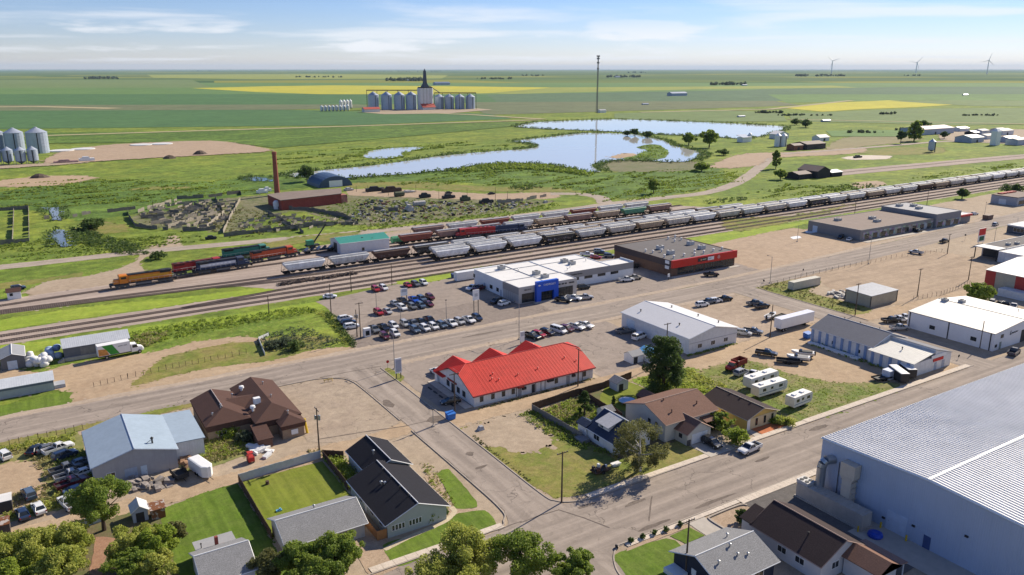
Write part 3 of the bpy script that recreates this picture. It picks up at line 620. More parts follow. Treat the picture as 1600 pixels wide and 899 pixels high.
# kerbs and pavements
KERB = M('kerb_concrete', (.36, .31, .26), rough=.9, var=.2)
def kerb(pts, label, w=.22, h=.18):
    mb = MB()
    for a, b in zip(pts, pts[1:]): mb.wall(a, b, 0, h, w)
    return tag(mb.build('kerb', KERB), label, kind='structure')
kerb(spline([(73.5,182),(73.6,160),(73.5,130),(73.4,108),(74.2,104),(76.5,102.2),(80,101.4),(90,101.3)]), 'kerb along the vacant lot')
kerb(spline([(90,101.3),(110,101.4)]), 'kerb in front of the birch lawn')
kerb([(117.5,101.4),(206,101.4)], 'kerb along the far pavement of the lower street')
kerb(spline([(46,183.6),(56,183.4),(61,181.5),(63.6,178),(64.3,170),(64.5,150)]), 'curved kerb of the stained gravel lot')
kerb(spline([(64.5,144),(64.6,120),(64.4,107),(63,103.5),(59,101.6),(36,101.3)]), 'kerb round the corner lawn')
kerb(spline([(66.5,60),(69.5,78),(71.2,83.5),(74.5,86.8),(80,87.2),(124,87.0)]), 'kerb round the lawns at the lower right')
kerb(spline([(217.3,140),(217.3,170),(217.8,182),(222,186.6),(232,187.4),(262,189)]), 'kerb round the grassy corner')
kerb(spline([(93.2,81),(93.2,84.8),(94.6,85.4),(101,85.4),(102.2,84.6)], 5), 'low ring kerb round the gravel bed', .35, .25)
SLAB = G_CONC
def slabs(name, label, x0, x1, y0, y1, n, along='x'):
    base = sheet(name, rect(x0, x1, y0, y1), G_GRAV, L6+.004, amp=0, label=label)
    for i in range(n):
        a, b = i/n, (i+1)/n; dz = random.uniform(0, .012)
        mb = MB()
        if along == 'x': mb.box(x0+(x1-x0)*a+.02, x0+(x1-x0)*b-.02, y0+.02, y1-.02, L6+.02, .15+dz)
        else: mb.box(x0+.02, x1-.02, y0+(y1-y0)*a+.02, y0+(y1-y0)*b-.02, L6+.02, .15+dz)
        mb.build('slab', SLAB, base)
    return base
slabs('pavement', 'concrete slab pavement beside the small lawns', 76, 102, 85.95, 87.0, 14)
slabs('pavement', 'concrete slab pavement in front of the steel building', 102.1, 126, 85.3, 87.0, 14)
slabs('pavement', 'broken concrete pavement along the vacant lot', 80, 94, 101.5, 102.9, 8)
slabs('pavement', 'concrete pavement in front of the birch lawn', 94.1, 110, 101.5, 102.8, 8)
slabs('pavement', 'concrete pavement in front of the yellow house', 117.6, 140, 101.5, 102.8, 12)
slabs('pavement', 'old concrete pavement along the weedy lot', 140.1, 205, 101.5, 103.0, 30)
slabs('pavement', 'concrete pavement below the corner lawn', 38, 62, 101.5, 103.0, 12)
slabs('footpath', 'concrete slab walk along the red-roofed building', 79.6, 81.6, 147.6, 167, 10, 'y')
strip('garden_path', spline(pp([(600,860),(640,840),(690,818),(706,806),(710,799),(705,793)])), 1.0, GM('flagstone', [(.47,.40,.28),(.42,.35,.25),(.52,.45,.33),(.36,.3,.2)], (.4,1.5,6)), L6, .06, 'pale flagstone path curving round the corner house')
# ---------------------------------------------------------------- building kit
def face_box(root_mb, face, x0, x1, y0, y1, a, w, z0, z1, d0, d1):
    """box on a wall: a..a+w along the wall, from depth d0 to d1 outwards"""
    if face == '-y': root_mb.box(x0+a, x0+a+w, y0-d1, y0-d0, z0, z1)
    elif face == '+y': root_mb.box(x0+a, x0+a+w, y1+d0, y1+d1, z0, z1)
    elif face == '-x': root_mb.box(x0-d1, x0-d0, y0+a, y0+a+w, z0, z1)
    else: root_mb.box(x1+d0, x1+d1, y0+a, y0+a+w, z0, z1)
class House:
    def __init__(s, name, label, cat, x0, x1, y0, y1, group=None):
        s.b = (x0, x1, y0, y1)
        s.root = thing(name, label, cat, ((x0+x1)/2, (y0+y1)/2, 0), group=group)
    def walls(s, h, m, z0=0.0, b=None, name='wall'):
        b = b or s.b
        return MB().box(b[0], b[1], b[2], b[3], z0, h).build(name, m, s.root)
    def gable(s, eave, rise, axis, wm, rm, oh=.4, th=.16, b=None, off=0.0, z0=0.0, trim=None, ends=None):
        x0, x1, y0, y1 = b or s.b; e = ends if ends is not None else oh
        mb = MB()
        if axis == 'X':
            c = (y0+y1)/2+off; pr = [(y0, z0), (y1, z0), (y1, eave), (c, eave+rise), (y0, eave)]
            mb.loft([[(x0, y, z) for y, z in pr], [(x1, y, z) for y, z in pr]])
            sl0 = rise/(c-y0); sl1 = rise/(y1-c)
            sides = [[(x0-e, y0-oh, eave-sl0*oh), (x1+e, y0-oh, eave-sl0*oh), (x1+e, c, eave+rise), (x0-e, c, eave+rise)],
                     [(x0-e, c, eave+rise), (x1+e, c, eave+rise), (x1+e, y1+oh, eave-sl1*oh), (x0-e, y1+oh, eave-sl1*oh)]]
            rid = [(x0-e, c, eave+rise+th+.02), (x1+e, c, eave+rise+th+.02)]
        else:
            c = (x0+x1)/2+off; pr = [(x0, z0), (x1, z0), (x1, eave), (c, eave+rise), (x0, eave)]
            mb.loft([[(x, y0, z) for x, z in pr], [(x, y1, z) for x, z in pr]])
            sl0 = rise/(c-x0); sl1 = rise/(x1-c)
            sides = [[(x0-oh, y0-e, eave-sl0*oh), (c, y0-e, eave+rise), (c, y1+e, eave+rise), (x0-oh, y1+e, eave-sl0*oh)],
                     [(c, y0-e, eave+rise), (x1+oh, y0-e, eave-sl1*oh), (x1+oh, y1+e, eave-sl1*oh), (c, y1+e, eave+rise)]]
            rid = [(c, y0-e, eave+rise+th+.02), (c, y1+e, eave+rise+th+.02)]
        mb.build('wall', wm, s.root)
        out = []
        for sd_ in sides:
            out.append(MB().slab([(p[0], p[1], p[2]+th+.012) for p in sd_], th).build('roof_slope', rm, s.root))
        if trim:
            MB().tube(rid[0], rid[1], .10, 6).build('ridge_cap', trim, s.root)
            for pts in sides:
                q = [(p[0], p[1], p[2]) for p in pts]
                # barge boards on the gable ends, fascia along the eave
                t_ = MB()
                for a, b_ in ((q[0], q[1]), (q[1], q[2]), (q[2], q[3]), (q[3], q[0])):
                    mid = (Vector(a)+Vector(b_))/2
                    if abs(mid.z-(eave+rise)) < .01: continue
                    t_.tube((a[0], a[1], a[2]+.06), (b_[0], b_[1], b_[2]+.06), .09, 4)
                t_.build('fascia', trim, s.root)
        return out
    def hip(s, b, eave, rise, wm, rm, oh=.4, th=.14, z0=0, axis=None, ends=(1, 1), name='roof_slope'):
        """hip roof; ends = hip (1) or gable (0) at the low and high end of the ridge"""
        x0, x1, y0, y1 = b
        if wm: MB().box(x0, x1, y0, y1, z0, eave).build('wall', wm, s.root)
        axis = axis or ('X' if (x1-x0) > (y1-y0) else 'Y'); x0 -= oh; x1 += oh; y0 -= oh; y1 += oh; zt = eave+rise
        if axis == 'X':
            c = (y0+y1)/2; k = (y1-y0)/2; a, d = (x0+k*ends[0], c, zt), (x1-k*ends[1], c, zt)
            fs = [[(x0, y0, eave), (x1, y0, eave), d, a], [a, d, (x1, y1, eave), (x0, y1, eave)], [(x0, y1, eave), (x0, y0, eave), a], [(x1, y0, eave), (x1, y1, eave), d]]
        else:
            c = (x0+x1)/2; k = (x1-x0)/2; a, d = (c, y0+k*ends[0], zt), (c, y1-k*ends[1], zt)
            fs = [[(x0, y0, eave), a, d, (x0, y1, eave)], [a, (x1, y0, eave), (x1, y1, eave), d], [(x0, y0, eave), (x1, y0, eave), a], [(x1, y1, eave), (x0, y1, eave), d]]
        for f in fs:
            MB().slab([(p[0], p[1], p[2]+th+.012) for p in f], th).build(name, rm, s.root)
    def flat(s, h, wm, rm, par=.5, b=None, pm=None):
        x0, x1, y0, y1 = b or s.b; t = .25
        MB().box(x0, x1, y0, y1, 0, h-par-.01).build('wall', wm, s.root)
        pr = MB()
        pr.box(x0-.03, x1+.03, y0-.03, y0+t, h-par, h); pr.box(x0-.03, x1+.03, y1-t, y1+.03, h-par, h)
        pr.box(x0-.03, x0+t, y0+t, y1-t, h-par, h); pr.box(x1-t, x1+.03, y0+t, y1-t, h-par, h)
        pr.build('parapet', pm or wm, s.root)
        MB().box(x0+t+.005, x1-t-.005, y0+t+.005, y1-t-.005, h-par-.005, h-.18).build('roof', rm, s.root)
    def window(s, face, a, z, w, h, fm=None, n=2, b=None, g=None):
        x0, x1, y0, y1 = b or s.b; f = .07; mb = MB()
        for (aa, ww, za, zb) in ((a-f, f, z-f, z+h+f), (a+w, f, z-f, z+h+f), (a, w, z-f, z), (a, w, z+h, z+h+f)):
            face_box(mb, face, x0, x1, y0, y1, aa, ww, za, zb, -.02, .07)
        for k in range(1, n): face_box(mb, face, x0, x1, y0, y1, a+w*k/n-.025, .05, z, z+h, -.02, .06)
        wo = mb.build('window', fm or TRIMW, s.root)
        m2 = MB(); face_box(m2, face, x0, x1, y0, y1, a, w, z, z+h, -.02, .03); m2.build('pane', g or GLASS, wo)
        return wo
    def door(s, face, a, w, h, m, b=None, z=0.05, panels=0, handle=True):
        x0, x1, y0, y1 = b or s.b
        mb = MB(); face_box(mb, face, x0, x1, y0, y1, a, w, z, z+h, -.02, .06)
        for k in range(panels): face_box(mb, face, x0, x1, y0, y1, a+.06, w-.12, z+h*(k+.06)/panels, z+h*(k+.94)/panels, .06, .09)
        d = mb.build('door', m, s.root)
        if handle:
            m2 = MB(); face_box(m2, face, x0, x1, y0, y1, a+w*.85, .06, z+h*.45, z+h*.45+.12, .06, .13); m2.build('handle', DARK, d)
        return d
    def part(s, name, mb, m, smooth=False): return mb.build(name, m, s.root, smooth)
    def vent(s, x, y, z, h=.9, r=.14, m=None):
        return MB().lathe(x, y, [(r, z-.3), (r, z+h*.75), (r*1.9, z+h*.75), (r*1.9, z+h*.85), (.02, z+h)], 10).build('roof_vent', m or GALV, s.root)
    def hvac(s, x, y, z, sx=1.8, sy=1.4, h=1.2, m=None):
        o = MB().bc(x, y, z-.05, sx, sy, h).build('rooftop_unit', m or M('unit_grey', (.36, .36, .35), rough=.5), s.root)
        MB().lathe(x, y, [(sy*.34, z+h-.06), (sy*.34, z+h+.08), (.02, z+h+.08)], 12).build('fan', DARK, o)
        return o

def text(s, size, loc, face, m, parent, name='lettering', ext=.03, sx=1.0):
    cu = bpy.data.curves.new(name, 'FONT'); cu.body = s; cu.size = size; cu.extrude = ext; cu.align_x = 'CENTER'; cu.align_y = 'CENTER'; cu.resolution_u = 2
    tmp = bpy.data.objects.new(name, cu); col.objects.link(tmp)
    dg = bpy.context.evaluated_depsgraph_get(); me = bpy.data.meshes.new_from_object(tmp.evaluated_get(dg))
    bpy.data.objects.remove(tmp)
    rz = {'-y': 0, '-x': -math.pi/2, '+x': math.pi/2, '+y': math.pi}[face]
    me.transform(Matrix.Rotation(rz, 4, 'Z') @ Matrix.Rotation(math.pi/2, 4, 'X') @ Matrix.Diagonal((sx, 1, 1, 1)))
    me.materials.clear(); me.materials.append(m)
    o = bpy.data.objects.new(name, me); col.objects.link(o)
    off = wloc(parent); o.parent = parent; o.location = (loc[0]-off.x, loc[1]-off.y, loc[2]-off.z)
    return o

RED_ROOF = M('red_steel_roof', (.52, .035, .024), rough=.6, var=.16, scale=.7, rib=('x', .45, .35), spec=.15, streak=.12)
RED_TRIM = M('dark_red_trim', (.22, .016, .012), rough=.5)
SUNLIT_TRIM = M('sunlit_red_trim', (.55, .10, .075), rough=.35)  # paler copy of the red trim, sunlight put into its colour
W_SIDING = M('white_siding', (.66, .66, .65), rough=.6, rib=('s', .6, .25), streak=.15)
W_STEEL = M('white_steel', (.62, .63, .64), rough=.5, rib=('s', .5, .3), streak=.2)
B_STEEL = M('blue_grey_steel', (.33, .38, .47), rough=.5, rib=('s', .5, .3), streak=.15)
G_STEEL = M('grey_steel', (.36, .37, .39), rough=.5, rib=('s', .5, .35), streak=.25)
R_GALVX = M('galvanised_roof_x', (.52, .54, .56), rough=.45, metal=.15, rib=('x', .5, .4), streak=.0, rust=.0)
R_GALVY = M('galvanised_roof_y', (.56, .57, .58), rough=.45, metal=.15, rib=('y', .5, .4))
R_WHITE = M('white_membrane', (.66, .65, .63), rough=.7, var=.07, scale=.4)
R_TAR = M('grey_tar_roof', (.115, .105, .105), rough=.9, var=.12, scale=.5)
SH_BLACK = shingle('black_shingles', (.016, .016, .022), .4)
SH_GREY = shingle('grey_shingles', (.235, .235, .238), .38)
SH_BROWN = shingle('brown_shingles', (.088, .048, .038), .28)
SH_TAN = shingle('tan_brown_shingles', (.175, .098, .072), .32)
SH_DKBR = shingle('dark_brown_shingles', (.040, .027, .028), .35)
SH_NAVY = shingle('navy_shingles', (.032, .048, .085), .35)
BRICKBR = M('brown_brick', (.150, .085, .055), rough=.9, var=.3, scale=5)

# --- red-roofed building
h = House('red_roofed_building', 'long white building with bright red metal roof and three rear gables', 'building', 82, 116.2, 147.6, 165.8)
x0, x1, y0, y1 = h.b; yc = 156.7; ev, zt = 2.9, 7.0
MB().loft([[(x, y, z) for y, z in ((y0, 0), (y1, 0), (y1, ev), (yc+1.2, 6.2), (yc-1.2, 6.2), (y0, ev))] for x in (x0, x1)]).build('wall', W_SIDING, h.root)
o_ = .5
def rslab(pts, m=RED_ROOF, th=.16, nm='roof_slope'): return MB().slab(pts, th).build(nm, m, h.root)
sl = (zt-ev)/(yc-y0)
ze = ev-sl*o_+.12
zh = 5.9; yh = yc-(zt-zh)/sl; yh2 = yc+(zt-zh)/sl
rslab([(x0-o_, y0-o_, ze), (x1+o_, y0-o_, ze), (x1+o_, yh, zh+.12), (x1-2.8, yc, zt+.12), (x0+2.8, yc, zt+.12), (x0-o_, yh, zh+.12)])
rslab([(x0-o_, yh2, zh+.121), (x0+2.8, yc, zt+.121), (x1-2.8, yc, zt+.121), (x1+o_, yh2, zh+.121), (x1+o_, y1+.3, ze), (x0-o_, y1+.3, ze)])
rslab([(x0-o_, yh, zh+.125), (x0+2.8, yc, zt+.125), (x0-o_, yh2, zh+.125)])
rslab([(x1+o_, yh2, zh+.125), (x1-2.8, yc, zt+.125), (x1+o_, yh, zh+.125)])
for k, gx in enumerate((86.9, 97.7, 108.6)):
    w_ = 5.4; yb = 158.4; yf = 167.2; zr = 5.5
    MB().loft([[(gx-w_, y, 0), (gx+w_, y, 0), (gx+w_, y, 2.6), (gx, y, zr-.1), (gx-w_, y, 2.6)] for y in (y1-.5, yf-.5)]).build('gable_wall', W_SIDING, h.root)
    rslab([(gx-w_-.25, yf, 2.62), (gx, yf, zr+.1), (gx, yb, zr+.1), (gx-w_-.25, yb+3.6, 2.62)], nm='rear_gable_slope')
    rslab([(gx, yf, zr+.102), (gx+w_+.25, yf, 2.622), (gx+w_+.25, yb+3.6, 2.622), (gx, yb, zr+.102)], nm='rear_gable_slope')
q_ = MB()
for k in range(39):
    xx = x0-.3+k*.9
    if x0+3 < xx < x1-3: q_.add([(xx, y0-o_, ze), (xx+.07, y0-o_, ze), (xx+.07, yc, zt+.12), (xx, yc, zt+.12), (xx, y0-o_, ze+.035), (xx+.07, y0-o_, ze+.035), (xx+.07, yc, zt+.155), (xx, yc, zt+.155)], [(0,1,5,4),(1,2,6,5),(3,0,4,7),(4,5,6,7)])
q_.build('roof_seam', RED_ROOF, h.root, kind='stuff')
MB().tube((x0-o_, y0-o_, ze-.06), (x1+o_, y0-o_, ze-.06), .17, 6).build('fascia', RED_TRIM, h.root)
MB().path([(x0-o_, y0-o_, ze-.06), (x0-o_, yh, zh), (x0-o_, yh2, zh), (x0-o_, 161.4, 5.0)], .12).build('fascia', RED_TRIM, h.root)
MB().path([(x0-o_+.1, yh, zh+.16), (x0+2.8, yc, zt+.16), (x1-2.8, yc, zt+.16), (x1+o_-.1, yh, zh+.16)], .09).build('ridge_cap', SUNLIT_TRIM, h.root)
for a in (1.6, 4.6, 7.5, 10.2, 22.6, 31.2): h.window('-y', a, 1.0, .75, 1.15, DARK, 1)
for a, w_, m in ((11.9, .95, M('grey_door', (.30, .30, .31))), (15.8, .9, DARK), (26.0, 1.0, M('grey_door', (.3, .3, .31))), (33.0, 1.1, W_STEEL)): h.door('-y', a, w_, 2.1, m)
for a, w_, z in ((13.0, 1.0, 1.5), (20.2, 1.8, 1.9), (27.6, .9, 1.7)): mb = MB(); face_box(mb, '-y', *h.b, a, w_, z, z+.6, .0, .5); mb.build('wall_unit', DARK, h.root)
mb = MB(); face_box(mb, '-y', *h.b, 11.6, 1.6, 2.25, 2.7, 0, .8); mb.build('door_canopy', RED_TRIM, h.root)
for a in (11.4, 16.9, 18.4, 19.6, 30.9): mb = MB(); face_box(mb, '-y', *h.b, a, .09, .1, 2.7, 0, .1); mb.build('downpipe', DARK, h.root)
for a in (4.2, 7.0, 12.2): h.window('-x', a, .9, 1.3, 1.3, DARK, 2)
h.door('-x', 9.3, 1.8, 2.2, GLASS)
mb = MB(); face_box(mb, '-x', *h.b, 8.4, 4.6, 2.5, 3.0, .02, .14); sg = mb.build('sign_board', RED_TRIM, h.root)
mb = MB(); face_box(mb, '-x', *h.b, 5.5, 3.0, 3.6, 4.3, .02, .1); mb.build('sign_board', WHITE, h.root)
for x, y in ((88.5, 150.6), (90, 150), (95.5, 150.2), (101.5, 150.6), (110.5, 152), (113, 150.4), (89.5, 152)): h.vent(x, y, ev+(y-y0)*sl, .7, .1, SUNLIT_TRIM)

# --- white ribbed building right of it
h = House('metal_warehouse', 'white steel warehouse with pale gable roof beside the tall tree', 'building', 148.5, 166.9, 147, 175.4)
h.gable(4.6, 2.0, 'Y', W_STEEL, M('pale_steel_roof', (.56, .56, .57), rough=.5, rib=('y', .6, .2), var=.06), .35, trim=TRIMW)
for a in (3.3, 8.3, 13.3): h.window('-y', a, 1.3, 1.5, 1.1, TRIMW, 2)
MB().box(148.5, 166.9, 146.93, 147.0, 3.0, 3.12).build('wall_band', G_STEEL, h.root)
h.door('-x', 22.5, 3.6, 3.4, M('pale_blue_door', (.50, .58, .66)), panels=4); h.door('-x', 7.0, 1.4, 2.6, DARK); h.window('-x', 3.0, 1.5, 1.5, .9, DARK, 2); h.door('-x', 12.5, 3, 3.2, W_STEEL, panels=4)
for x, y in ((152, 171), (152.3, 155), (161.5, 168), (162.5, 158), (163.5, 151)): h.vent(x, y, 4.6+(2*(1-abs(x-157.7)/9.2)), .9, .15, DARK)

# --- dealership
ACM = M('silver_panel', (.42, .42, .43), rough=.4, metal=.3, var=.05); ACMD = M('dark_silver_panel', (.27, .27, .285), rough=.45, metal=.3, var=.05)
BLUE = M('blue_portal', (.012, .085, .52), rough=.35, var=.06)
WHITEB = M('white_painted_block', (.64, .66, .69), rough=.6, var=.06, streak=.12)
h = House('car_dealership', 'white and silver car dealership with bright blue entrance portal', 'building', 135.2, 190.6, 212, 242)
A_ = (135.2, 158.8, 212, 242); B_ = (158.81, 180.5, 220, 242); C_ = (180.51, 190.6, 220, 227.5)
h.flat(5.6, WHITEB, R_WHITE, .35, b=(135.2, 158.8, 222, 242)); h.flat(5.7, ACM, R_WHITE, .45, b=(135.1, 158.8, 212, 221.99))
h.flat(5.6, WHITEB, R_WHITE, .35, b=B_); h.flat(5.61, WHITEB, R_WHITE, .35, b=C_)
MB().box(158.9, 190.8, 219.85, 219.98, 3.4, 5.75).build('parapet_band', ACMD, h.root)
MB().box(135.0, 135.09, 212, 222, 3.2, 5.7).build('parapet_band', ACMD, h.root)
MB().box(190.62, 190.85, 219.9, 227.5, 0, 6.1).build('end_wall', WHITEB, h.root)
p = MB(); p.box(141.4, 143.2, 210.7, 211.95, 0, 6.9); p.box(148.4, 150.2, 210.7, 211.95, 0, 6.9); p.box(143.2, 148.4, 210.7, 211.95, 3.4, 6.9)
po = p.build('entrance_portal', BLUE, h.root)
text('CHEVROLET', .95, (146.5, 210.66, 5.6), '-y', WHITE, po, sx=.95)
bw = MB(); bw.box(141.9, 142.9, 210.62, 210.7, 5.5, 5.75); bw.box(142.25, 142.55, 210.615, 210.7, 5.38, 5.87); bw.build('bow_tie_emblem', WHITE, po)
def storefront(face, a, w, z, hh, nx, nz, b):
    x0, x1, y0, y1 = b; mb = MB()
    face_box(mb, face, *b, a-.1, .1, z, z+hh, -.02, .09); face_box(mb, face, *b, a+w, .1, z, z+hh, -.02, .09)
    for k in range(nz+1): face_box(mb, face, *b, a, w, z+hh*k/nz-.05, z+hh*k/nz+.05, -.02, .09)
    for k in range(1, nx): face_box(mb, face, *b, a+w*k/nx-.05, .1, z, z+hh, -.02, .1)
    fo = mb.build('window', DARK, h.root)
    for i in range(nx):
        for j in range(nz):
            m2 = MB(); face_box(m2, face, *b, a+w*i/nx+.05, w/nx-.1, z+hh*j/nz+.05, z+hh*(j+1)/nz-.05, -.02, .04); m2.build('pane', GLASS, fo)
storefront('-y', 1.2, 4.7, .3, 3.0, 4, 3, A_); storefront('-y', 15.6, 6.2, .3, 3.0, 5, 3, A_); storefront('-x', 1.0, 8.2, .3, 2.8, 6, 3, A_)
storefront('-y', 8.2, 5.0, .1, 3.1, 4, 2, (135.2, 158.8, 211.7, 242))
text('NELSON', .75, (138.6, 211.95, 4.5), '-y', DARK, h.root); [MB().box(x_, x_+w_, 211.9, 211.99, 4.3, 4.75).build('lettering', DARK, h.root) for x_, w_ in ((151.0, .9), (152.4, .9), (153.7, .8), (155.4, 1.0), (156.5, 1.1))]
text('Certified Service', .75, (164.5, 219.8, 4.6), '-y', DARK, h.root)
for a in (2.2, 8.2, 14.2, 20.2): h.window('-y', a, 2.4, 3.4, .85, DARK, 4, b=(160, 191, 220, 242))
for a, w_, z in ((3.0, 1.4, 1.2), (7.2, 1.7, 1.2), (19.5, 1.0, 2.6)): h.window('-x', a, z, w_, 1.2, DARK, 2, b=(135.2, 158, 222, 242))
for a in (1.0, 12.0): h.door('-x', a, 1.1, 2.2, B_STEEL, b=(135.2, 158, 222, 242))
for x, y in ((143.9, 237.5), (150.4, 224.6), (150.2, 219), (169.2, 234), (169.6, 229.8)): h.hvac(x, y, 5.45, 2.4, 1.8, 1.3)
for x, y in ((166, 226), (163, 223.5), (177, 231), (147, 231)): h.vent(x, y, 5.5, 1.0, .12)
MB().box(135.6, 180, 235.2, 235.32, 5.3, 5.62).build('roof_seam', G_STEEL, h.root)
for x in (147.2, 158.6): MB().box(x, x+.14, 212.5, 241.7, 5.3, 5.64).build('roof_seam', G_STEEL, h.root)
MB().box(140, 160, 209.4, 210.68, 0, .16).build('entrance_step', CONC, h.root)

# --- store with red fascia
h = House('hardware_store', 'flat-roofed brown brick store with bright red fascia', 'building', 203, 236.5, 212.4, 246)
h.flat(6.0, BRICKBR, R_TAR, .3)
MB().box(202.85, 202.97, 212.4, 246, 3.6, 6.06).build('side_band', M('dark_brown_panel', (.055, .038, .040), rough=.6, rib=('s', .4, .2)), h.root)
fa = MB().box(202.6, 236.9, 211.6, 212.36, 3.3, 6.2).build('fascia', M('red_fascia', (.52, .022, .014), rough=.45, var=.06), h.root)
MB().box(215.6, 220.6, 211.5, 211.6, 4.2, 5.5).build('sign_board', DARK, fa); MB().box(220.8, 224.0, 211.5, 211.6, 4.2, 5.5).build('sign_board', WHITE, fa)
MB().tube((217.2, 211.42, 4.85), (217.2, 211.5, 4.85), .42, 10).build('sign_mark', M('sign_orange', (.6, .22, .14)), fa); MB().box(217.9, 219.8, 211.44, 211.5, 4.7, 5.1).build('sign_mark', M('sign_sage', (.36, .42, .28)), fa); MB().box(221.2, 222.6, 211.44, 211.5, 4.6, 5.1).build('sign_mark', M('sign_grey', (.45, .46, .48)), fa); MB().tube((226.6, 211.45, 4.9), (226.6, 211.6, 4.9), .75, 16).build('round_logo', M('sign_pink', (.6, .25, .22)), fa)
def sf2(a, w, nx):
    fo = MB(); b = h.b
    for k in range(nx+1): face_box(fo, '-y', *b, a+w*k/nx-.06, .12, .35, 3.2, -.02, .1)
    face_box(fo, '-y', *b, a, w, .2, .4, -.02, .1); fr = fo.build('window', M('bronze_frame', (.12, .085, .055)), h.root)
    for i in range(nx): m2 = MB(); face_box(m2, '-y', *b, a+w*i/nx+.06, w/nx-.12, .4, 3.2, -.02, .04); m2.build('pane', GLASS, fr)
sf2(3.0, 8.4, 6); sf2(12.3, 4.2, 3); sf2(17.2, 15.6, 11)
for z, lb in ((2.6, 'A'), (4.6, 'B')): MB().box(202.6, 202.84, 213.5, 215.6, z, z+1.2).build('sign_board', WHITE, h.root)
MB().box(202.2, 237.2, 209.8, 211.58, 0, .15).build('front_walk', CONC, h.root)
for x, y in ((213.7, 230.7), (211.3, 222.1), (229.8, 230.3), (228.2, 222.4)): h.hvac(x, y, 5.85, 2.6, 2.0, 1.5, M('unit_pale', (.5, .49, .47), rough=.5))
for x, y in ((205.4,229.9),(206.4,226.8),(210.8,226.6),(205.1,218.8),(207.1,215.9),(212.8,216.3),(221.2,219.2),(217.2,215.2),(222.7,215.8),(228.5,216.4),(233.5,216.6),(229.2,242.8),(228.1,237.8),(234,243.7),(232.7,238.7)):
    h.vent(x, y, 5.85, 1.3, .28, M('vent_white', (.62, .61, .6), rough=.5))

# --- big blue steel building at the lower right
W_BIG = M('big_blue_wall', (.36, .43, .555), rough=.45, var=.06, scale=.3, rib=('y', .35, .45), streak=.14)
h = House('steel_arena', 'huge blue-walled steel building with white ribbed roof', 'building', 116.6, 200, 41.5, 81)
h.gable(10.9, .9, 'X', W_BIG, M('white_ribbed_roof', (.80, .79, .77), rough=.5, var=.10, scale=.25), .25, .12, trim=TRIMW)
rb = MB(); n_ = 112
for i in range(n_):
    x = 116.6+83.2*i/n_; c_ = 61.25
    for ya, yb in ((41.3, c_), (c_, 81.2)):
        za, zb = (10.9, 11.8) if yb == c_ else (11.8, 10.9)
        rb.add([(x, ya, za+.13), (x+.12, ya, za+.13), (x+.12, yb, zb+.13), (x, yb, zb+.13), (x+.02, ya, za+.30), (x+.10, ya, za+.30), (x+.10, yb, zb+.30), (x+.02, yb, zb+.30)], [(0,1,5,4),(1,2,6,5),(2,3,7,6),(3,0,4,7),(4,5,6,7)])
rb.build('roof_rib', bpy.data.materials['white_ribbed_roof'], h.root, kind='stuff')
MB().box(116.5, 200, 61.0, 61.5, 11.85, 12.1).build('ridge_cap', TRIMW, h.root)
h.door('-x', 22.2, 3.6, 3.6, M('pale_blue_overhead', (.45, .52, .63), rough=.5), panels=5); h.door('-x', 18.0, 1.2, 2.3, M('blue_door', (.05, .08, .20)))
for a, z in ((26, 1.6), (20.8, 2.8), (12.5, 5.4), (33.2, 6.4)): mb = MB(); face_box(mb, '-x', *h.b, a, .5, z, z+.3, 0, .25); mb.build('wall_light', DARK, h.root)
for a in (21.6, 26.2): MB().lathe(115.9, 41.5+a, [(.16, 0), (.16, 1.1), (.02, 1.2)], 8).build('bollard', M('safety_yellow', (.62, .42, .02)), h.root)
# roof-top collector on the wall: big duct, plenum box, flat duct
DUCT = M('duct_steel', (.46, .42, .37), rough=.5, metal=.1, var=.15, streak=.15)
t_ = thing('dust_collector', 'long grey ventilation unit with silver elbow duct beside the blue wall', 'ventilation unit', (113.4, 76.5, 0))
MB().box(112.2, 114.8, 68.8, 82.2, .35, 2.9).build('housing', DUCT, t_)
MB().box(112.0, 115.0, 68.6, 82.4, 0, .35).build('plinth', CONC, t_)
for k in range(11): MB().box(112.15, 114.85, 69.3+k*1.05, 69.45+k*1.05, 2.9, 2.98).build('seam', DUCT, t_)
fb = MB().box(112.3, 114.4, 80.0, 82.4, 2.9, 3.5).build('fan_box', M('unit_pale', (.5, .49, .47)), t_)
for x in (112.85, 113.85):
    for y in (80.6, 81.7): MB().lathe(x, y, [(.38, 3.5), (.38, 3.58), (.02, 3.58)], 12).build('fan', DARK, fb)
MB().path([(114.6, 79.2, 2.9), (114.6, 79.2, 6.6), (114.75, 79.1, 7.4), (115.2, 78.9, 7.9), (116.7, 78.4, 7.9)], .82, 16).build('elbow_duct', GALV, t_)
MB().frus((114.9, 116.5, 73.4, 75.2), 2.0, (114.9, 116.5, 73.4, 75.2), 6.0).frus((114.9, 116.5, 73.4, 75.2), 6.0, (114.8, 116.5, 72.9, 75.7), 6.8).box(114.8, 116.5, 72.9, 75.7, 6.8, 9.2).build('flat_duct', M('beige_duct', (.52, .46, .38), rough=.6, var=.1), t_)
for k in range(5): MB().box(114.94, 116.5, 73.14, 75.46, 2.6+k*1.1, 2.68+k*1.1).build('duct_seam', DUCT, t_)
MB().tube((116.4, 77.0, 0), (116.4, 77.0, 8), .07, 6).build('pipe', DARK, t_)
for y in (69.0,): MB().lathe(111.6, y, [(.13, 0), (.13, 1.1), (.02, 1.15)], 8).build('bollard', bpy.data.materials['safety_yellow'], t_)
mb = MB().lathe(112.8, 66.6, [(1.1, 0), (1.25, .35), (1.1, .75), (.6, .95), (.05, .9)], 14)
one('tarpaulin', mb, M('blue_tarp', (.015, .06, .42), rough=.4, var=.3, bump=.6), 'crumpled blue tarpaulin bundle beside the ventilation unit', 'tarpaulin', (112.8, 66.6, 0))

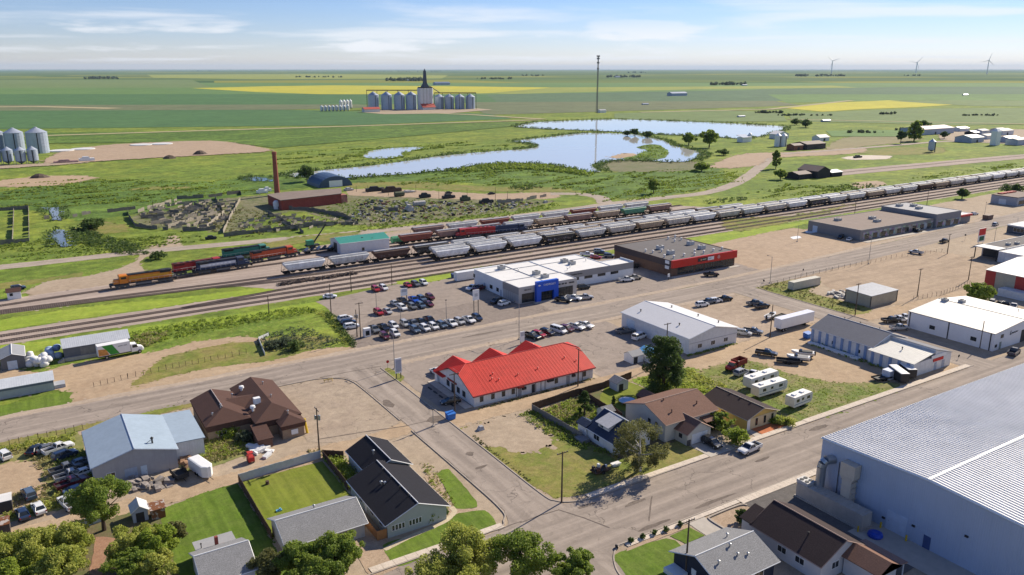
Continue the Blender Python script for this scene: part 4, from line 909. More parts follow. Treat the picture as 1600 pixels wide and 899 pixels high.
# --- brown hip-roofed building
TANW = M('tan_brick', (.30, .215, .145), rough=.9, var=.2, scale=4)
h = House('brown_roofed_building', 'sprawling building with brown shingled hip roofs beside the gravel lot', 'building', 26.2, 45, 152, 180)
b1, b2, b3, b4 = (26.4, 35.0, 161.4, 177), (35.6, 44.6, 157.8, 179.4), (39.8, 44.4, 154.2, 159.5), (34.2, 37.4, 152.2, 158)
for b_, ew, rs, zz0, en in ((b1, 3.5, 1.75, 3.5, (1, 0)), (b2, 3.5, 1.85, 3.5, (1, 0)), (b3, 3.1, 1.2, 3.1, (1, 0)), ):
    MB().box(b_[0], b_[1], b_[2], b_[3], 0, 2.2).build('wall', TANW, h.root)
    MB().frus((b_[0]-.15, b_[1]+.15, b_[2]-.15, b_[3]+.15), 2.2, (b_[0]-.35, b_[1]+.35, b_[2]-.35, b_[3]+.35), ew+.02).build('mansard_skirt', SH_BROWN, h.root)
    h.hip(b_, ew, rs, None, SH_BROWN, .45, .1, axis='Y', ends=en)
MB().loft([[(x, 164.8, 3.0), (x, 176.2, 3.0), (x, 170.5, 4.85)] for x in (30.5, 40)]).build('cross_roof', SH_BROWN, h.root)
MB().box(34.5, 36.2, 162, 176, 0, 3.1).build('wall', TANW, h.root)
MB().box(b4[0]+.2, b4[1]-.2, b4[2]+.2, b4[3], 0, 2.0).build('wall', M('brown_wall', (.11, .06, .045), rough=.9), h.root)
MB().slab([(b4[0], b4[2], 2.1), (b4[1], b4[2], 2.1), (b4[1], 158, 3.3), (b4[0], 158, 3.3)], .15).build('porch_roof', SH_BROWN, h.root)
for x, y, z in ((36.9, 175.5, 4.9), (36.2, 163.0, 4.9)): MB().lathe(x, y, [(.25, z-.8), (.25, z), (.6, z), (.5, z+.45), (.05, z+.6)], 12).build('roof_ventilator', WHITE, h.root)
MB().bc(37.8, 165.6, 4.6, 1.4, 1.1, 1.3).build('rooftop_unit', WHITE, h.root)
for x, y, z in ((30.2, 165.6, 5.6), (42.0, 157, 4.6), (28.2, 164.6, 4.4), (41.6, 175, 5.0), (41.0, 166, 5.2), (34, 172, 4.8)): h.vent(x, y, z, .7, .12)
MB().tube((30.6, 165.8, 5.42), (30.6, 177.3, 5.42), .09, 5).build('ridge_cap', M('pale_flashing', (.5, .42, .38)), h.root)
MB().box(41.6, 43.0, 154.02, 154.1, .9, 1.9).build('wall_sign', WHITE, h.root)
h.window('-y', 2.0, .8, 1.2, 1.0, TRIMW, 2, b=b3); h.window('-y', 2.0, .9, 1.6, 1.0, TRIMW, 2, b=b1)
MB().tube((45.2, 154.8, 0), (44.9, 155.4, 3.2), .28, 8).build('yellow_chute', bpy.data.materials['safety_yellow'], h.root)

# --- blue-grey shop on the left
h = House('workshop', 'blue-grey metal workshop with lean-to beside the wreck yard', 'building', 4.4, 19.0, 153.2, 171)
h.gable(4.0, 2.0, 'Y', M('grey_block_wall', (.33, .33, .35), rough=.8, var=.08, streak=.2), M('blue_grey_roof', (.30, .37, .44), rough=.5, rib=('y', .6, .2), var=.1), .3, trim=B_STEEL)
MB().box(19.05, 24.6, 156.3, 171.4, 0, 3.7).build('wall', W_STEEL, h.root)
MB().slab([(19.0, 155.9, 4.05), (24.9, 155.9, 3.85), (24.9, 171.7, 3.85), (19.0, 171.7, 4.05)], .14).build('lean_to_roof', bpy.data.materials['blue_grey_roof'], h.root)
h.door('-y', 8.0, 1.1, 2.1, M('pale_blue_door', (.5, .58, .66))); h.door('-y', 5.2, 2.2, 2.2, B_STEEL); h.window('-y', 2.2, 1.2, 1.4, 1.0)
h.vent(15.2, 155.6, 5.0, 1.6, .16, DARK); MB().tube((13.6, 155.4, 5.2), (15.2, 155.6, 6.1), .05, 5).build('stay', DARK, h.root)

# --- houses
def fence_run(name, label, pts, hgt, m, panel=2.4, post=True, th=.07, group=None, cap=0.0, ruin=0.0):
    c = Vector((sum(p[0] for p in pts)/len(pts), sum(p[1] for p in pts)/len(pts), 0))
    root = thing(name, label, 'fence', c, group=group)
    for a, b in zip(pts, pts[1:]):
        a, b = Vector(a), Vector(b); n = max(1, round((b-a).length/panel))
        for i in range(n):
            g_ = .012/max(.1, (b-a).length); p, q = a.lerp(b, i/n+g_), a.lerp(b, (i+1)/n-g_)
            if random.random() < ruin*.35: continue
            hh = hgt*random.uniform(.97-ruin*.6, 1.03+ruin*.1); mb = MB()
            nb = max(3, int((q-p).length/.28))
            for j in range(nb):
                s_, e_ = p.lerp(q, j/nb), p.lerp(q, (j+.94)/nb)
                mb.wall(s_, e_, .04, hh*random.uniform(.98, 1.02), th*random.uniform(.8, 1.2))
            mb.build('fence_panel', m, root)
        if post:
            for i in range(n+1): p = a.lerp(b, i/n); MB().bc(p.x, p.y, 0, .11, .11, hgt+.06).build('post', m, root)
    return root
H_GREEN = M('sage_siding', (.36, .40, .385), rough=.7, var=.05, rib=('s', 50, .0))
h = House('house', 'low house with black shingled roof on the street corner', 'house', 43.9, 54.8, 109, 137.4)
h.gable(2.8, 2.2, 'Y', H_GREEN, SH_BLACK, .6, .14, b=(43.9, 54.8, 109, 125.8), trim=TRIMW, ends=.45)
h.gable(2.8, 2.0, 'Y', H_GREEN, SH_BLACK, .5, .14, b=(47.8, 55.8, 125.9, 137.2), trim=TRIMW, ends=.35)
hb = (43.9, 54.8, 109, 125.8)
for a in (.8, 3.9):
    for k in range(4): h.window('-y', a+k*.6, 1.15, .42, .95, TRIMW, 1, b=hb)
for a in (2, 6, 11): h.window('-x', a, 1.0, 1.4, 1.0, TRIMW, 2, b=hb)
h.door('-x', 9, .95, 2.05, TRIMW, b=hb)
for x, y, z in ((50.4, 130.5, 4.4), (47.2, 119.2, 4.1), (47.6, 118.5, 4.2), (48.9, 111.6, 4.9), (48.7, 114.6, 4.9), (48.8, 118.6, 4.9), (48.7, 122, 4.9)): h.vent(x, y, z, .8, .15 if x < 48.5 or y > 128 else .1, GALV if x < 48.5 or y > 128 else DARK)
h.hvac(42.6, 118.5, .05, .9, .9, .9)
h = House('house', 'grey shingled bungalow below the fenced lawn', 'house', 28.1, 40.9, 111.6, 120.8)
h.gable(2.75, 2.0, 'X', M('grey_siding', (.36, .36, .365), rough=.7, rib=('s', 50, 0), var=.06), SH_GREY, .5, .14, trim=TRIMW, ends=.5)
h.window('-y', 8.0, .9, 2.0, 1.2, TRIMW, 2); h.window('-y', 2.0, 1.2, 1.4, .9, TRIMW, 2); h.door('-y', 5.2, .95, 2.05, TRIMW)
h.window('+x', 3, .9, 1.6, 1.1); h.vent(34.5, 117.6, 4.2, .8, .13)
h = House('house', 'small grey shingled house with brick chimney at the bottom edge', 'house', 14.9, 22.1, 108, 117)
h.gable(3.0, 2.0, 'X', M('white_clapboard', (.6, .6, .59), rough=.7, rib=('s', 50, 0), var=.05), SH_GREY, .4, .14, trim=TRIMW)
MB().box(15.9, 21.4, 117.05, 120.6, 0, 2.4).build('rear_wing_wall', bpy.data.materials['white_clapboard'], h.root)
MB().slab([(15.6, 116.4, 2.75), (21.7, 116.4, 2.75), (21.7, 120.9, 2.5), (15.6, 120.9, 2.5)], .14).build('rear_wing_roof', M('grey_felt_roof', (.30, .30, .305), rough=.9, scale=3), h.root)
MB().bc(18.7, 117.6, 2.4, .5, .5, 1.9).build('chimney', M('red_brick', (.24, .06, .045), rough=.9, var=.3, scale=8), h.root)
h.vent(16.5, 118.2, 2.6, 1.0, .07, DARK); h.window('-y', 2, .9, 1.4, 1.2)
h = House('house', 'navy-walled bungalow with grey hip roof at the bottom right', 'house', 78.6, 90, 68.4, 78.2)
h.gable(2.8, 2.0, 'X', M('navy_siding', (.020, .026, .048), rough=.7, rib=('s', 50, 0)), SH_GREY, .6, .14, trim=TRIMW, ends=.6)
h.door('-x', 5.0, .95, 2.05, TRIMW); h.window('-y', 7.0, .9, 2.0, 1.2); h.window('-y', 2.0, .9, 1.4, 1.1); h.window('+x', 2, .9, 1.4, 1.1)
for x, y, z in ((84.6, 72.6, 4.6), (86.8, 75.2, 4.2), (80.6, 71.0, 4.0), (86.3, 70.5, 3.6), (84.6, 71, 3.9)): h.vent(x, y, z, .7, .12, GALV)
MB().bc(77.4, 76.5, 0, 2.2, 3.0, .9).build('porch_deck', TRIMW, h.root)
h = House('house', 'long white house with dark brown roof beside the steel building', 'house', 94.4, 105.2, 63.4, 78.6)
h.gable(3.2, 2.5, 'Y', M('cream_siding', (.50, .50, .51), rough=.7, rib=('s', 50, 0), var=.05), SH_DKBR, .5, .14, trim=M('brown_trim', (.32, .22, .18)), b=(94.4, 104.6, 63.4, 76.6), ends=.35)
MB().slab([(94.0, 76.7, 3.3), (97.6, 76.7, 4.72), (97.6, 79.2, 4.72), (94.0, 79.2, 3.3)], .14).build('roof_slope', SH_DKBR, h.root)
MB().box(94.4, 97.6, 76.62, 78.9, 0, 3.2).build('wall', bpy.data.materials['cream_siding'], h.root)
for a in (3.0, 6.4): h.window('-x', a, 1.3, 1.6, 1.0, TRIMW, 2, b=(94.4, 104.6, 63.4, 76.6))
h.window('-y', 2.6, 1.5, 1.6, 1.1, TRIMW, 2, b=(94.4, 104.6, 63.4, 76.6)); h.vent(97.2, 68.2, 4.8, .6, .1, DARK)
h.hip((99.6, 104.2, 57.5, 63.2), 3.0, 1.4, bpy.data.materials['cream_siding'], SH_TAN, .5, axis='Y', ends=(0, 0))
SH_PINK = shingle('pinkish_shingles', (.30, .19, .15), .25)
MB().slab([(104.9, 57.5, 2.8), (107.2, 57.5, 2.5), (107.2, 64.8, 2.5), (104.9, 64.8, 2.8)], .14).build('carport_roof', SH_PINK, h.root)
for y in (58, 64.2): MB().bc(106.9, y, 0, .15, .15, 2.4).build('carport_post', TRIMW, h.root)
# blue-roofed cottage
h = House('house', 'small white cottage with navy roof and white dormer', 'house', 94.3, 103.6, 112, 121)
h.gable(2.7, 2.9, 'Y', W_SIDING, SH_NAVY, .45, .14, trim=TRIMW, ends=.35)
MB().box(95.4, 98.2, 115.4, 118.9, 3.3, 4.7).build('dormer_wall', W_SIDING, h.root)
MB().slab([(94.9, 115.0, 4.55), (99.0, 115.0, 5.75), (99.0, 119.3, 5.75), (94.9, 119.3, 4.55)], .14).build('dormer_roof', M('pale_shingle_dormer', (.36, .37, .40), rough=.9, var=.2, scale=6), h.root)
h.window('-x', 1.2, 3.65, .9, .65, TRIMW, 2, b=(95.4, 98, 116, 119)); h.window('-x', 5.0, 1.0, 1.8, 1.2, TRIMW, 2); h.window('-y', 5.5, 1.0, 1.2, 1.2)
h.hip((94.0, 96.6, 121.1, 124.0), 2.6, .8, W_SIDING, SH_NAVY, .3, axis='Y', ends=(0, 0))
MB().bc(92.6, 120.6, 0, 2.2, 2.6, .8).build('porch_deck', M('grey_deck', (.2, .2, .21)), h.root)
MB().tube((95, 122.6, 3), (95, 122.6, 4.4), .06, 6).build('flue', GALV, h.root)
# big brown-roofed house
CREAM = M('cream_stucco', (.56, .53, .46), rough=.8, var=.05)
h = House('house', 'large cream house with brown roof and attached garage', 'house', 106.6, 121.6, 107.2, 124)
h.gable(4.2, 2.2, 'X', CREAM, SH_TAN, .5, .14, b=(106.8, 121.4, 111, 123.6), trim=M('tan_trim', (.38, .27, .21)), ends=.4)
h.gable(2.7, 1.9, 'Y', CREAM, SH_TAN, .4, .14, b=(109.6, 116.2, 107.3, 116), trim=bpy.data.materials['tan_trim'], ends=.3)
h.door('-y', 1.2, 4.4, 2.2, WHITE, b=(109.6, 116.2, 107.3, 116), panels=4, handle=False)
for a in (1.4, 3.6): h.window('-x', a+1, 2.2, .6, 1.3, DARK, 1, b=(106.8, 121, 111, 123))
h.window('-x', 1.6, 1.2, .8, .8, DARK, 2, b=(109.6, 116, 107.3, 116)); MB().box(109.5, 110.5, 107.2, 107.29, 0, 1.3).build('stone_veneer', M('dark_stone', (.09, .08, .075), var=.4, scale=6), h.root)
for x, y, z in ((110.5, 113.2, 5.3), (111.4, 116.8, 6.3), (112.9, 110.5, 4.2), (118, 113.5, 5.4)): h.vent(x, y, z, .6, .13, SH_TAN)
h.window('-y', 11, 1.2, 1.6, 1.3, TRIMW, 2, b=(106.8, 121.4, 111, 123.6)); h.part('porch_roof', MB().slab([(116.6, 109, 2.9), (121.8, 109, 2.9), (121.8, 111.2, 3.4), (116.6, 111.2, 3.4)], .12), SH_TAN)
# yellow house
h = House('house', 'low yellow house with dark brown roof above the red gravel', 'house', 125.6, 134.8, 105.9, 119)
h.gable(2.7, 1.6, 'Y', M('yellow_stucco', (.60, .42, .13), rough=.8, var=.06), SH_DKBR, .5, .14, trim=M('pale_tan_trim', (.42, .36, .28)), ends=.5)
MB().box(125.62, 134.78, 105.78, 105.88, .02, 2.6).build('front_wall', M('cream_yellow', (.58, .48, .29), rough=.8, var=.05), h.root)
for a in (2.6, 5.2, 7.6): h.window('-y', a, .7, .5, 1.5, DARK, 1, b=(125.6, 134.8, 105.78, 119))
for a in (6.4, 9.4): h.window('-x', a, 1.2, .9, .8, DARK, 2)
MB().box(125.5, 126.4, 105.7, 105.77, .02, 2.5).build('corner_panel', WHITE, h.root)
for y in (109, 112, 115): h.vent(129.9, y, 4.1, .5, .12, SH_DKBR)
# --- ribbed building right (two-part, blue pilasters)
h = House('ribbed_hall', 'long white hall with blue pilasters and dark gable roof', 'building', 186.2, 200.8, 105, 137)
h.gable(4.0, 2.6, 'Y', W_SIDING, M('slate_roof', (.135, .14, .165), rough=.85, var=.12, scale=2), .4, .14, b=(186.2, 200.8, 117.6, 137), trim=TRIMW, ends=.3)
PIL = M('blue_pilaster', (.20, .29, .47), rough=.6)
MB().box(184.6, 201.2, 105, 117.58, 0, 3.6).build('wall', W_SIDING, h.root)
MB().slab([(184.2, 104.8, 3.65), (193.6, 104.8, 5.2), (193.6, 117.7, 5.2), (184.2, 117.7, 3.65)], .12).build('lean_to_roof', M('cream_steel_roof', (.60, .58, .52), rough=.5, rib=('y', .7, .5)), h.root)
MB().loft([[(193.6, y, 3.6), (201.2, y, 3.6), (193.6, y, 5.7)] for y in (105, 117.58)]).build('wall', W_SIDING, h.root)
MB().slab([(193.5, 104.8, 5.85), (201.4, 104.8, 3.7), (201.4, 117.7, 3.7), (193.5, 117.7, 5.85)], .12).build('roof_slope', bpy.data.materials['slate_roof'], h.root)
for k in range(8): MB().box(186.05, 186.19, 119.2+k*2.4, 120.0+k*2.4, 0, 3.85).build('pilaster', PIL, h.root)
for k in range(5): MB().box(184.45, 184.59, 106+k*2.5, 106.8+k*2.5, 0, 3.4).build('pilaster', PIL, h.root)
for a in (16.2, 24.0): h.window('-x', a, 1.2, .9, .8, DARK, 2)
fb_ = (184.6, 201.2, 105, 117.5)
for a, w_ in ((9.2, 1.0), (12.6, 1.2)): h.door('-y', a, w_, 2.1, B_STEEL, b=fb_)
MB().box(193, 197.4, 104.82, 104.98, 2.5, 3.3).build('wall_sign', M('sign_red', (.6, .04, .03)), h.root); MB().box(192, 198.6, 104.86, 104.97, 3.4, 4.3).build('wall_sign', WHITE, h.root)
for y in (122, 128, 133): h.vent(195.2, y, 6.2, .5, .12, DARK)
h.vent(189.5, 111.5, 4.4, 1.0, .12, DARK); MB().box(183.6, 185.2, 120, 136, 0, .5).build('kerb_beam', TRIMW, h.root)

h = House('metal_warehouse', 'white steel warehouse with dark wall seams at the right edge', 'building', 221.2, 252, 104.6, 129.8)
h.gable(5.0, 1.5, 'Y', M('white_steel_clean', (.62, .64, .68), rough=.5, rib=('s', .5, .25), var=.04), M('cream_white_roof', (.66, .63, .58), rough=.55, rib=('y', .6, .2), var=.04), .15, .12, trim=DARK)
for a in (7.0, 19.0): h.window('-x', 25.2-a-1.5, 1.6, 1.5, 1.0, DARK, 2)
for y in (105.4, 117.2, 129.0): MB().box(221.05, 221.19, y, y+.25, 0, 5.0).build('wall_seam', DARK, h.root)
h.door('-y', 3.2, 1.0, 2.1, M('green_grey_door', (.2, .24, .22))); h.window('-y', 3.4, 3.3, 1.3, .9, DARK, 2); h.window('-y', 1.0, 1.0, .9, .7, DARK, 1); h.door('-y', 14.5, 5, 3.6, DARK, panels=4)
MB().path([(229.6, 104.5, 4.6), (229.4, 104.5, 3.4), (230.2, 104.5, 3.6), (230.6, 104.5, 4.0), (231.0, 104.5, 3.6), (231.5, 104.5, 4.0), (231.9, 104.5, 3.6), (232.4, 104.5, 4.1), (232.8, 104.5, 3.7), (233.4, 104.5, 4.0)], .07, 5).build('lettering', DARK, h.root)
for x, y in ((236, 127.5), (239, 124)): h.hvac(x, y, 6.3, 1.6, 1.6, 1.1)
h.vent(246, 111, 5.8, .9, .1)
h = House('tan_shed', 'small tan metal shed with flat grey roof beside the bare lot', 'shed', 230.2, 244.4, 148.2, 157.6)
TAN = M('tan_steel', (.36, .335, .26), rough=.55, rib=('s', .5, .3), streak=.1)
MB().box(*h.b, 0, 3.8).build('wall', TAN, h.root)
MB().slab([(229.9, 147.9, 3.95), (244.7, 147.9, 4.0), (244.7, 157.9, 4.3), (229.9, 157.9, 4.25)], .15).build('roof', M('grey_blue_roof', (.27, .29, .33), rough=.6, rib=('y', .5, .25), var=.2), h.root)
for x, y in ((230.15, 148.15), (230.15, 157.6), (244.4, 148.15)): MB().bc(x, y, 0, .2, .2, 3.8).build('corner_trim', DARK, h.root)
h.door('-x', 3.2, 3.2, 3, TAN, panels=3)
h = House('striped_hall', 'steel hall with red and cream wall panels at the right edge', 'building', 284.6, 330, 112, 141)
h.gable(7.0, 1.8, 'Y', TAN, M('white_roof_clean', (.68, .67, .64), rough=.5, var=.04), .2, .14, off=-2)
for k, (a, w_) in enumerate(((25.6, 3.4), (14.8, 4.2), (4.5, 4.2))): mb = MB(); face_box(mb, '-x', *h.b, a, w_, .1, 6.9, 0, .08); mb.build('wall_panel', M('red_panel', (.36, .035, .028), rough=.5, rib=('y', .5, .3)), h.root)
MB().box(280.2, 284.3, 122, 134, 0, 2.6).build('annex', W_STEEL, h.root)
h = House('canopy_shop', 'low shop with open dark carport by the red sign', 'building', 330, 372, 150, 170)
h.flat(4.8, G_STEEL, R_TAR, .3, b=(337, 372, 160.5, 170)); h.flat(4.4, W_STEEL, R_WHITE, .3, b=(331, 366, 150, 160.4))
MB().slab([(330.5, 160.6, 4.9), (337, 160.6, 4.9), (337, 170, 4.9), (330.5, 170, 4.9)], .3).build('carport_roof', G_STEEL, h.root)
for x, y in ((331, 161), (331, 169.6)): MB().bc(x, y, 0, .3, .3, 4.6).build('carport_post', DARK, h.root)
MB().box(336.9, 336.99, 161, 169.5, .05, 4.3).build('garage_opening', DARK, h.root)
h.door('-x', 5.5, 2.2, 2.4, WHITE, b=(331, 366, 150, 160.4)); h.door('-x', 1, 3, 2.6, W_STEEL, b=(331, 366, 150, 160.4))
for x, y in ((345, 164), (350, 163)): h.hvac(x, y, 4.6, 1.8, 1.4, 1)
h = House('roadside_shop', 'small dark shop with pale fascia beyond the red sign', 'building', 396, 420, 178, 190)
h.flat(4.0, M('dark_slate_wall', (.07, .08, .10), rough=.6), R_WHITE, .6, pm=TRIMW); h.window('-x', 3, 1, 6, 1.8, TRIMW, 4)
# plaza
GREYW = M('grey_plaza_wall', (.21, .205, .205), rough=.7, var=.08, rib=('s', .5, .2))
h = House('plaza_building', 'long grey flat-roofed plaza with murals along its front', 'building', 319.5, 402, 214.6, 243)
G_PEAR = M('pea_gravel_roof', (.235, .185, .155), rough=.95, var=.15, scale=1.2)
h.flat(5.0, GREYW, G_PEAR, .25, b=(319.5, 376.5, 214.6, 243)); h.flat(7.0, M('plaza_upper', (.20, .20, .215), rough=.6), M('plaza_upper_roof', (.3, .3, .31), rough=.8), .3, b=(376.51, 398, 213.5, 243)); h.flat(4.4, GREYW, R_WHITE, .5, b=(398.01, 409, 214.6, 238), pm=WHITE)
mural = M('mural_paint', (.2, .2, .22), rough=.7); mt_, mb_ = mural.node_tree, mural.node_tree.nodes['Principled BSDF']
vv = ocoord(mt_); v1 = mt_.nodes.new('ShaderNodeTexVoronoi'); v1.inputs['Scale'].default_value = .55; mt_.links.new(vv, v1.inputs['Vector'])
hs_ = mt_.nodes.new('ShaderNodeHueSaturation'); hs_.inputs['Saturation'].default_value = .35; hs_.inputs['Value'].default_value = .42; mt_.links.new(v1.outputs['Color'], hs_.inputs['Color']); mt_.links.new(hs_.outputs[0], mb_.inputs['Base Color'])
MB().box(321, 376, 214.45, 214.58, .3, 3.8).build('mural', mural, h.root); MB().box(377, 398, 213.36, 213.48, .3, 3.6).build('mural', mural, h.root)
for k in range(9): h.window('-y', 3+k*6.1, .6, 3.0, 2.2, DARK, 3, b=(319.5, 376.5, 214.44, 243))
for k in range(3): h.window('-y', 1.5+k*7, .6, 4.0, 2.4, DARK, 3, b=(376.5, 398, 213.36, 243))
MB().box(319, 398, 210.5, 213.3, 0, .15).build('front_walk', CONC, h.root)
h.door('-x', 23, 2.6, 3, M('pale_blue_door', (.5, .58, .66)), b=(319.5, 376.5, 214.6, 243)); MB().box(398, 409.5, 213.9, 214.55, 3.3, 4.3).build('red_fascia', bpy.data.materials['red_fascia'], h.root)
for x, y, z in ((350, 230, 4.85), (345, 224, 4.85), (385, 228, 6.85), (390, 234, 6.85), (384, 238, 6.85), (332, 236, 4.85)): h.hvac(x, y, z, 3, 2.4, 1.2)
h = House('corner_store', 'small flat-roofed store at the far right of the avenue', 'building', 478.5, 505, 226.5, 241)
h.flat(5, M('pale_store_wall', (.34, .35, .38), rough=.7), G_PEAR, .4, pm=M('brown_fascia', (.13, .095, .075))); h.door('-x', 6, 4, 3, W_STEEL); h.window('-y', 2, .8, 9, 2, DARK, 5)
for k in range(5): MB().box(484+k*3.4, 486.4+k*3.4, 238, 240.6, 4.8, 5.5).build('roof_stock', M('red_stock', (.36, .04, .03)), h.root)
# north-west sheds
h = House('storage_shed', 'grey storage shed with ribbed white roof behind the delivery truck', 'shed', 4.3, 20.2, 231.4, 239.2)
h.gable(3.6, 1.4, 'X', M('dark_grey_steel', (.125, .130, .150), rough=.6, rib=('s', .45, .4), streak=.25), R_GALVX, .3, .1, trim=None)
MB().box(4.3, 14, 230.7, 231.38, .0, .9).build('loading_dock', CONC, h.root); MB().box(8.2, 12.0, 231.28, 231.38, .9, 3.2).build('wall_patch', M('bare_plywood', (.2, .185, .175), var=.25), h.root)
for k in range(3): MB().bc(7+k*4.5, 233.6, 4.0, .8, .5, .12).build('skylight', GALV, h.root)
mb = MB()
for k in range(4): mb.box(2.6+k*.4, 3.0+k*.4, 230.2, 231.6, 0, .25+.25*k)
mb.build('steps', CONC, h.root)
h = House('storage_shed', 'small dark grey shed with pale double door near the bag heap', 'shed', -10, -4.6, 231.6, 240.4)
h.gable(3.2, 1.0, 'Y', M('charcoal_steel', (.12, .125, .135), rough=.6, rib=('s', .45, .4)), M('grey_steel_roof', (.27, .275, .285), rough=.5, rib=('y', .45, .3)), .2, .1, trim=TRIMW)
h.door('-y', 1.4, 2.2, 2.3, M('pale_blue_door', (.5, .58, .66)), panels=2)
h = House('storage_shed', 'long low pale metal shed beside the avenue', 'shed', -32, .8, 210.4, 217.4)
h.gable(2.6, .9, 'X', M('dull_galv_wall', (.36, .375, .385), rough=.5, rib=('s', .4, .3), streak=.2), M('pale_galv_roof', (.50, .53, .56), rough=.45, rib=('x', .5, .25)), .25, .1)
MB().box(-32, .8, 210.28, 210.38, 2.0, 2.55).build('dark_band', M('slate_blue_band', (.12, .14, .18)), h.root); MB().box(.82, 3.2, 211, 214, 0, .9).build('end_hopper', G_STEEL, h.root)
# green-roofed rail shop
h = House('rail_shop', 'white rail shop with bright teal roof in the freight yard', 'building', 111, 133, 313, 325)
h.gable(4.6, 1.5, 'X', M('white_shop_wall', (.56, .58, .62), rough=.5, rib=('s', .5, .25)), M('teal_roof', (.045, .25, .20), rough=.5, rib=('x', .5, .2)), .3, .14, trim=TRIMW)
h.door('-x', 4, 4, 4, DARK); h.window('-y', 9.5, .6, 1.0, 1.2, DARK, 1); h.vent(126, 314.8, 4.8, .5, .2, DARK)
MB().bc(122, 317.2, 5.35, .8, 2.6, .3).build('skylight', DARK, h.root)
# brick plant with chimney
BRICK = M('old_red_brick', (.235, .052, .038), rough=.9, var=.3, scale=2.5)
h = House('brick_works', 'old red brick building with flat brown roof and ruined corner', 'building', 121, 158, 434, 462)
yw = [(121.5, 433), (158, 439), (165, 459), (133, 462), (121, 458)]
h.root.location = (140, 447, 0)
MB().loft([[(x, y, 0) for x, y in yw], [(x, y, 5.4) for x, y in yw]]).build('wall', BRICK, h.root)
MB().slab([(x+(x-141)*.02, y+(y-447)*.02, 5.75) for x, y in yw], .3).build('roof', M('brown_felt_roof', (.20, .155, .13), rough=.95, var=.2, scale=.6), h.root)
MB().lathe(121, 440, [(2.2, 0), (2.2, 3.5), (1.4, 4.6), (.05, 4.8)], 12).build('lean_to', W_STEEL, h.root)
MB().box(158.2, 162, 440, 446, 0, 4.6).build('ruined_corner', M('broken_brick', (.36, .15, .12), var=.6, scale=1.2), h.root)
h.door('-x', 1, 3, 3, DARK, b=(121, 158, 437, 462))
one('brick_chimney', MB().lathe(135.3, 489.5, [(1.75, 0), (1.55, 8), (1.25, 24.5), (1.45, 25), (1.45, 26.4), (1.0, 26.6)], 16), M('chimney_brick', (.26, .085, .055), rough=.9, var=.25, scale=2), 'tall tapering red brick chimney beside the old brick building', 'chimney', (135.3, 489.5, 0))
h = House('quonset_hut', 'dark blue arched quonset hut behind the brick building', 'building', 167, 190, 505, 522)
arc = [(167+11.5*(1-math.cos(a*math.pi/12)), 7.0*math.sin(a*math.pi/12)) for a in range(13)]
MB().loft([[(x, y, z) for x, z in arc] for y in (505, 530)]).build('shell', M('navy_steel', (.045, .075, .13), rough=.45, rib=('y', .8, .4)), h.root, smooth=False)
MB().box(174, 183, 504.85, 504.98, 0, 4.2).build('end_panel', WHITE, h.root)
# NE buildings
for nm, lb, b_, hh, ax, wm_, rm_, rs in [
  ('farm_shed', 'long mauve-roofed blue shed in the far farmyard', (905, 972, 545, 572), 6.5, 'X', B_STEEL, M('mauve_roof', (.36, .27, .30), rough=.6), 2.6),
  ('farm_shed', 'dark rusty shed with white end beside the lane bend', (648, 676, 503, 520), 5, 'X', M('dark_brown_steel', (.06, .05, .05)), M('dark_rust_roof', (.13, .10, .09), rough=.7, rust=.3), 2),
  ('farm_house', 'grey-roofed house by the far lane', (856, 880, 460, 478), 5, 'X', B_STEEL, M('grey_blue_roof', (.27, .29, .33)), 2.5),
  ('farm_shed', 'blue-grey shed at the far right edge', (1090, 1130, 455, 480), 6, 'X', B_STEEL, M('pale_galv_roof', (.5, .53, .56)), 2),
  ('farm_shed', 'low white shed in the far farmyard behind the bins', (985, 1010, 495, 510), 5, 'X', W_STEEL, M('dull_farm_roof', (.34, .33, .33), rough=.7), 2),
  ('farm_house', 'small white cottage in the pasture left of the far trees', (736, 752, 556, 566), 4, 'X', W_STEEL, R_WHITE, 2.5),
  ('farm_house', 'pale barn with white roof near the far windbreak', (722, 740, 600, 612), 5, 'Y', W_STEEL, R_WHITE, 3),
  ('farm_shed', 'tiny dark shed beside the lane bend rubble', (632, 645, 505, 514), 4.5, 'X', M('rust_shed', (.22, .09, .06), rust=.6), M('dark_rust_roof', (.13, .1, .09)), 1.5)]:
    h = House(nm, lb, 'shed' if 'shed' in nm else 'house', *b_); h.gable(hh, rs, ax, wm_, rm_, .4, .3)
    h.door('-y', (b_[1]-b_[0])*.4, 3, 3, DARK, handle=False)
# collapsed dark sheds below the lane
h = House('collapsed_shed', 'dark collapsed farm sheds with pale roof sheet beside the spur line', 'shed', 466, 512, 362, 382)
h.gable(5, 3, 'Y', M('charred_boards', (.035, .033, .036), rough=.9), M('dark_rust_roof', (.13, .1, .09)), .4, .2, b=(482, 496, 363, 380))
MB().slab([(489, 363, 8.3), (497, 363, 5.2), (497, 381, 5.2), (489, 381, 8.3)], .2).build('roof_sheet', R_GALVY, h.root)
h.gable(3.4, 1.5, 'X', bpy.data.materials['charred_boards'], bpy.data.materials['dark_rust_roof'], .3, .2, b=(466, 480, 366, 378)); h.gable(3, 1.2, 'X', bpy.data.materials['charred_boards'], GALV, .3, .2, b=(498, 510, 363, 374))
# little white hut by the track
x, y = P(23, 466); h = House('signal_hut', 'tiny white trackside hut with brown roof at the left edge', 'hut', x-2.0, x+2.0, y-1.6, y+1.6)
h.gable(2.6, .9, 'X', WHITE, SH_BROWN, .3, .1); h.window('-y', .8, 1.3, .8, .8, DARK, 1)
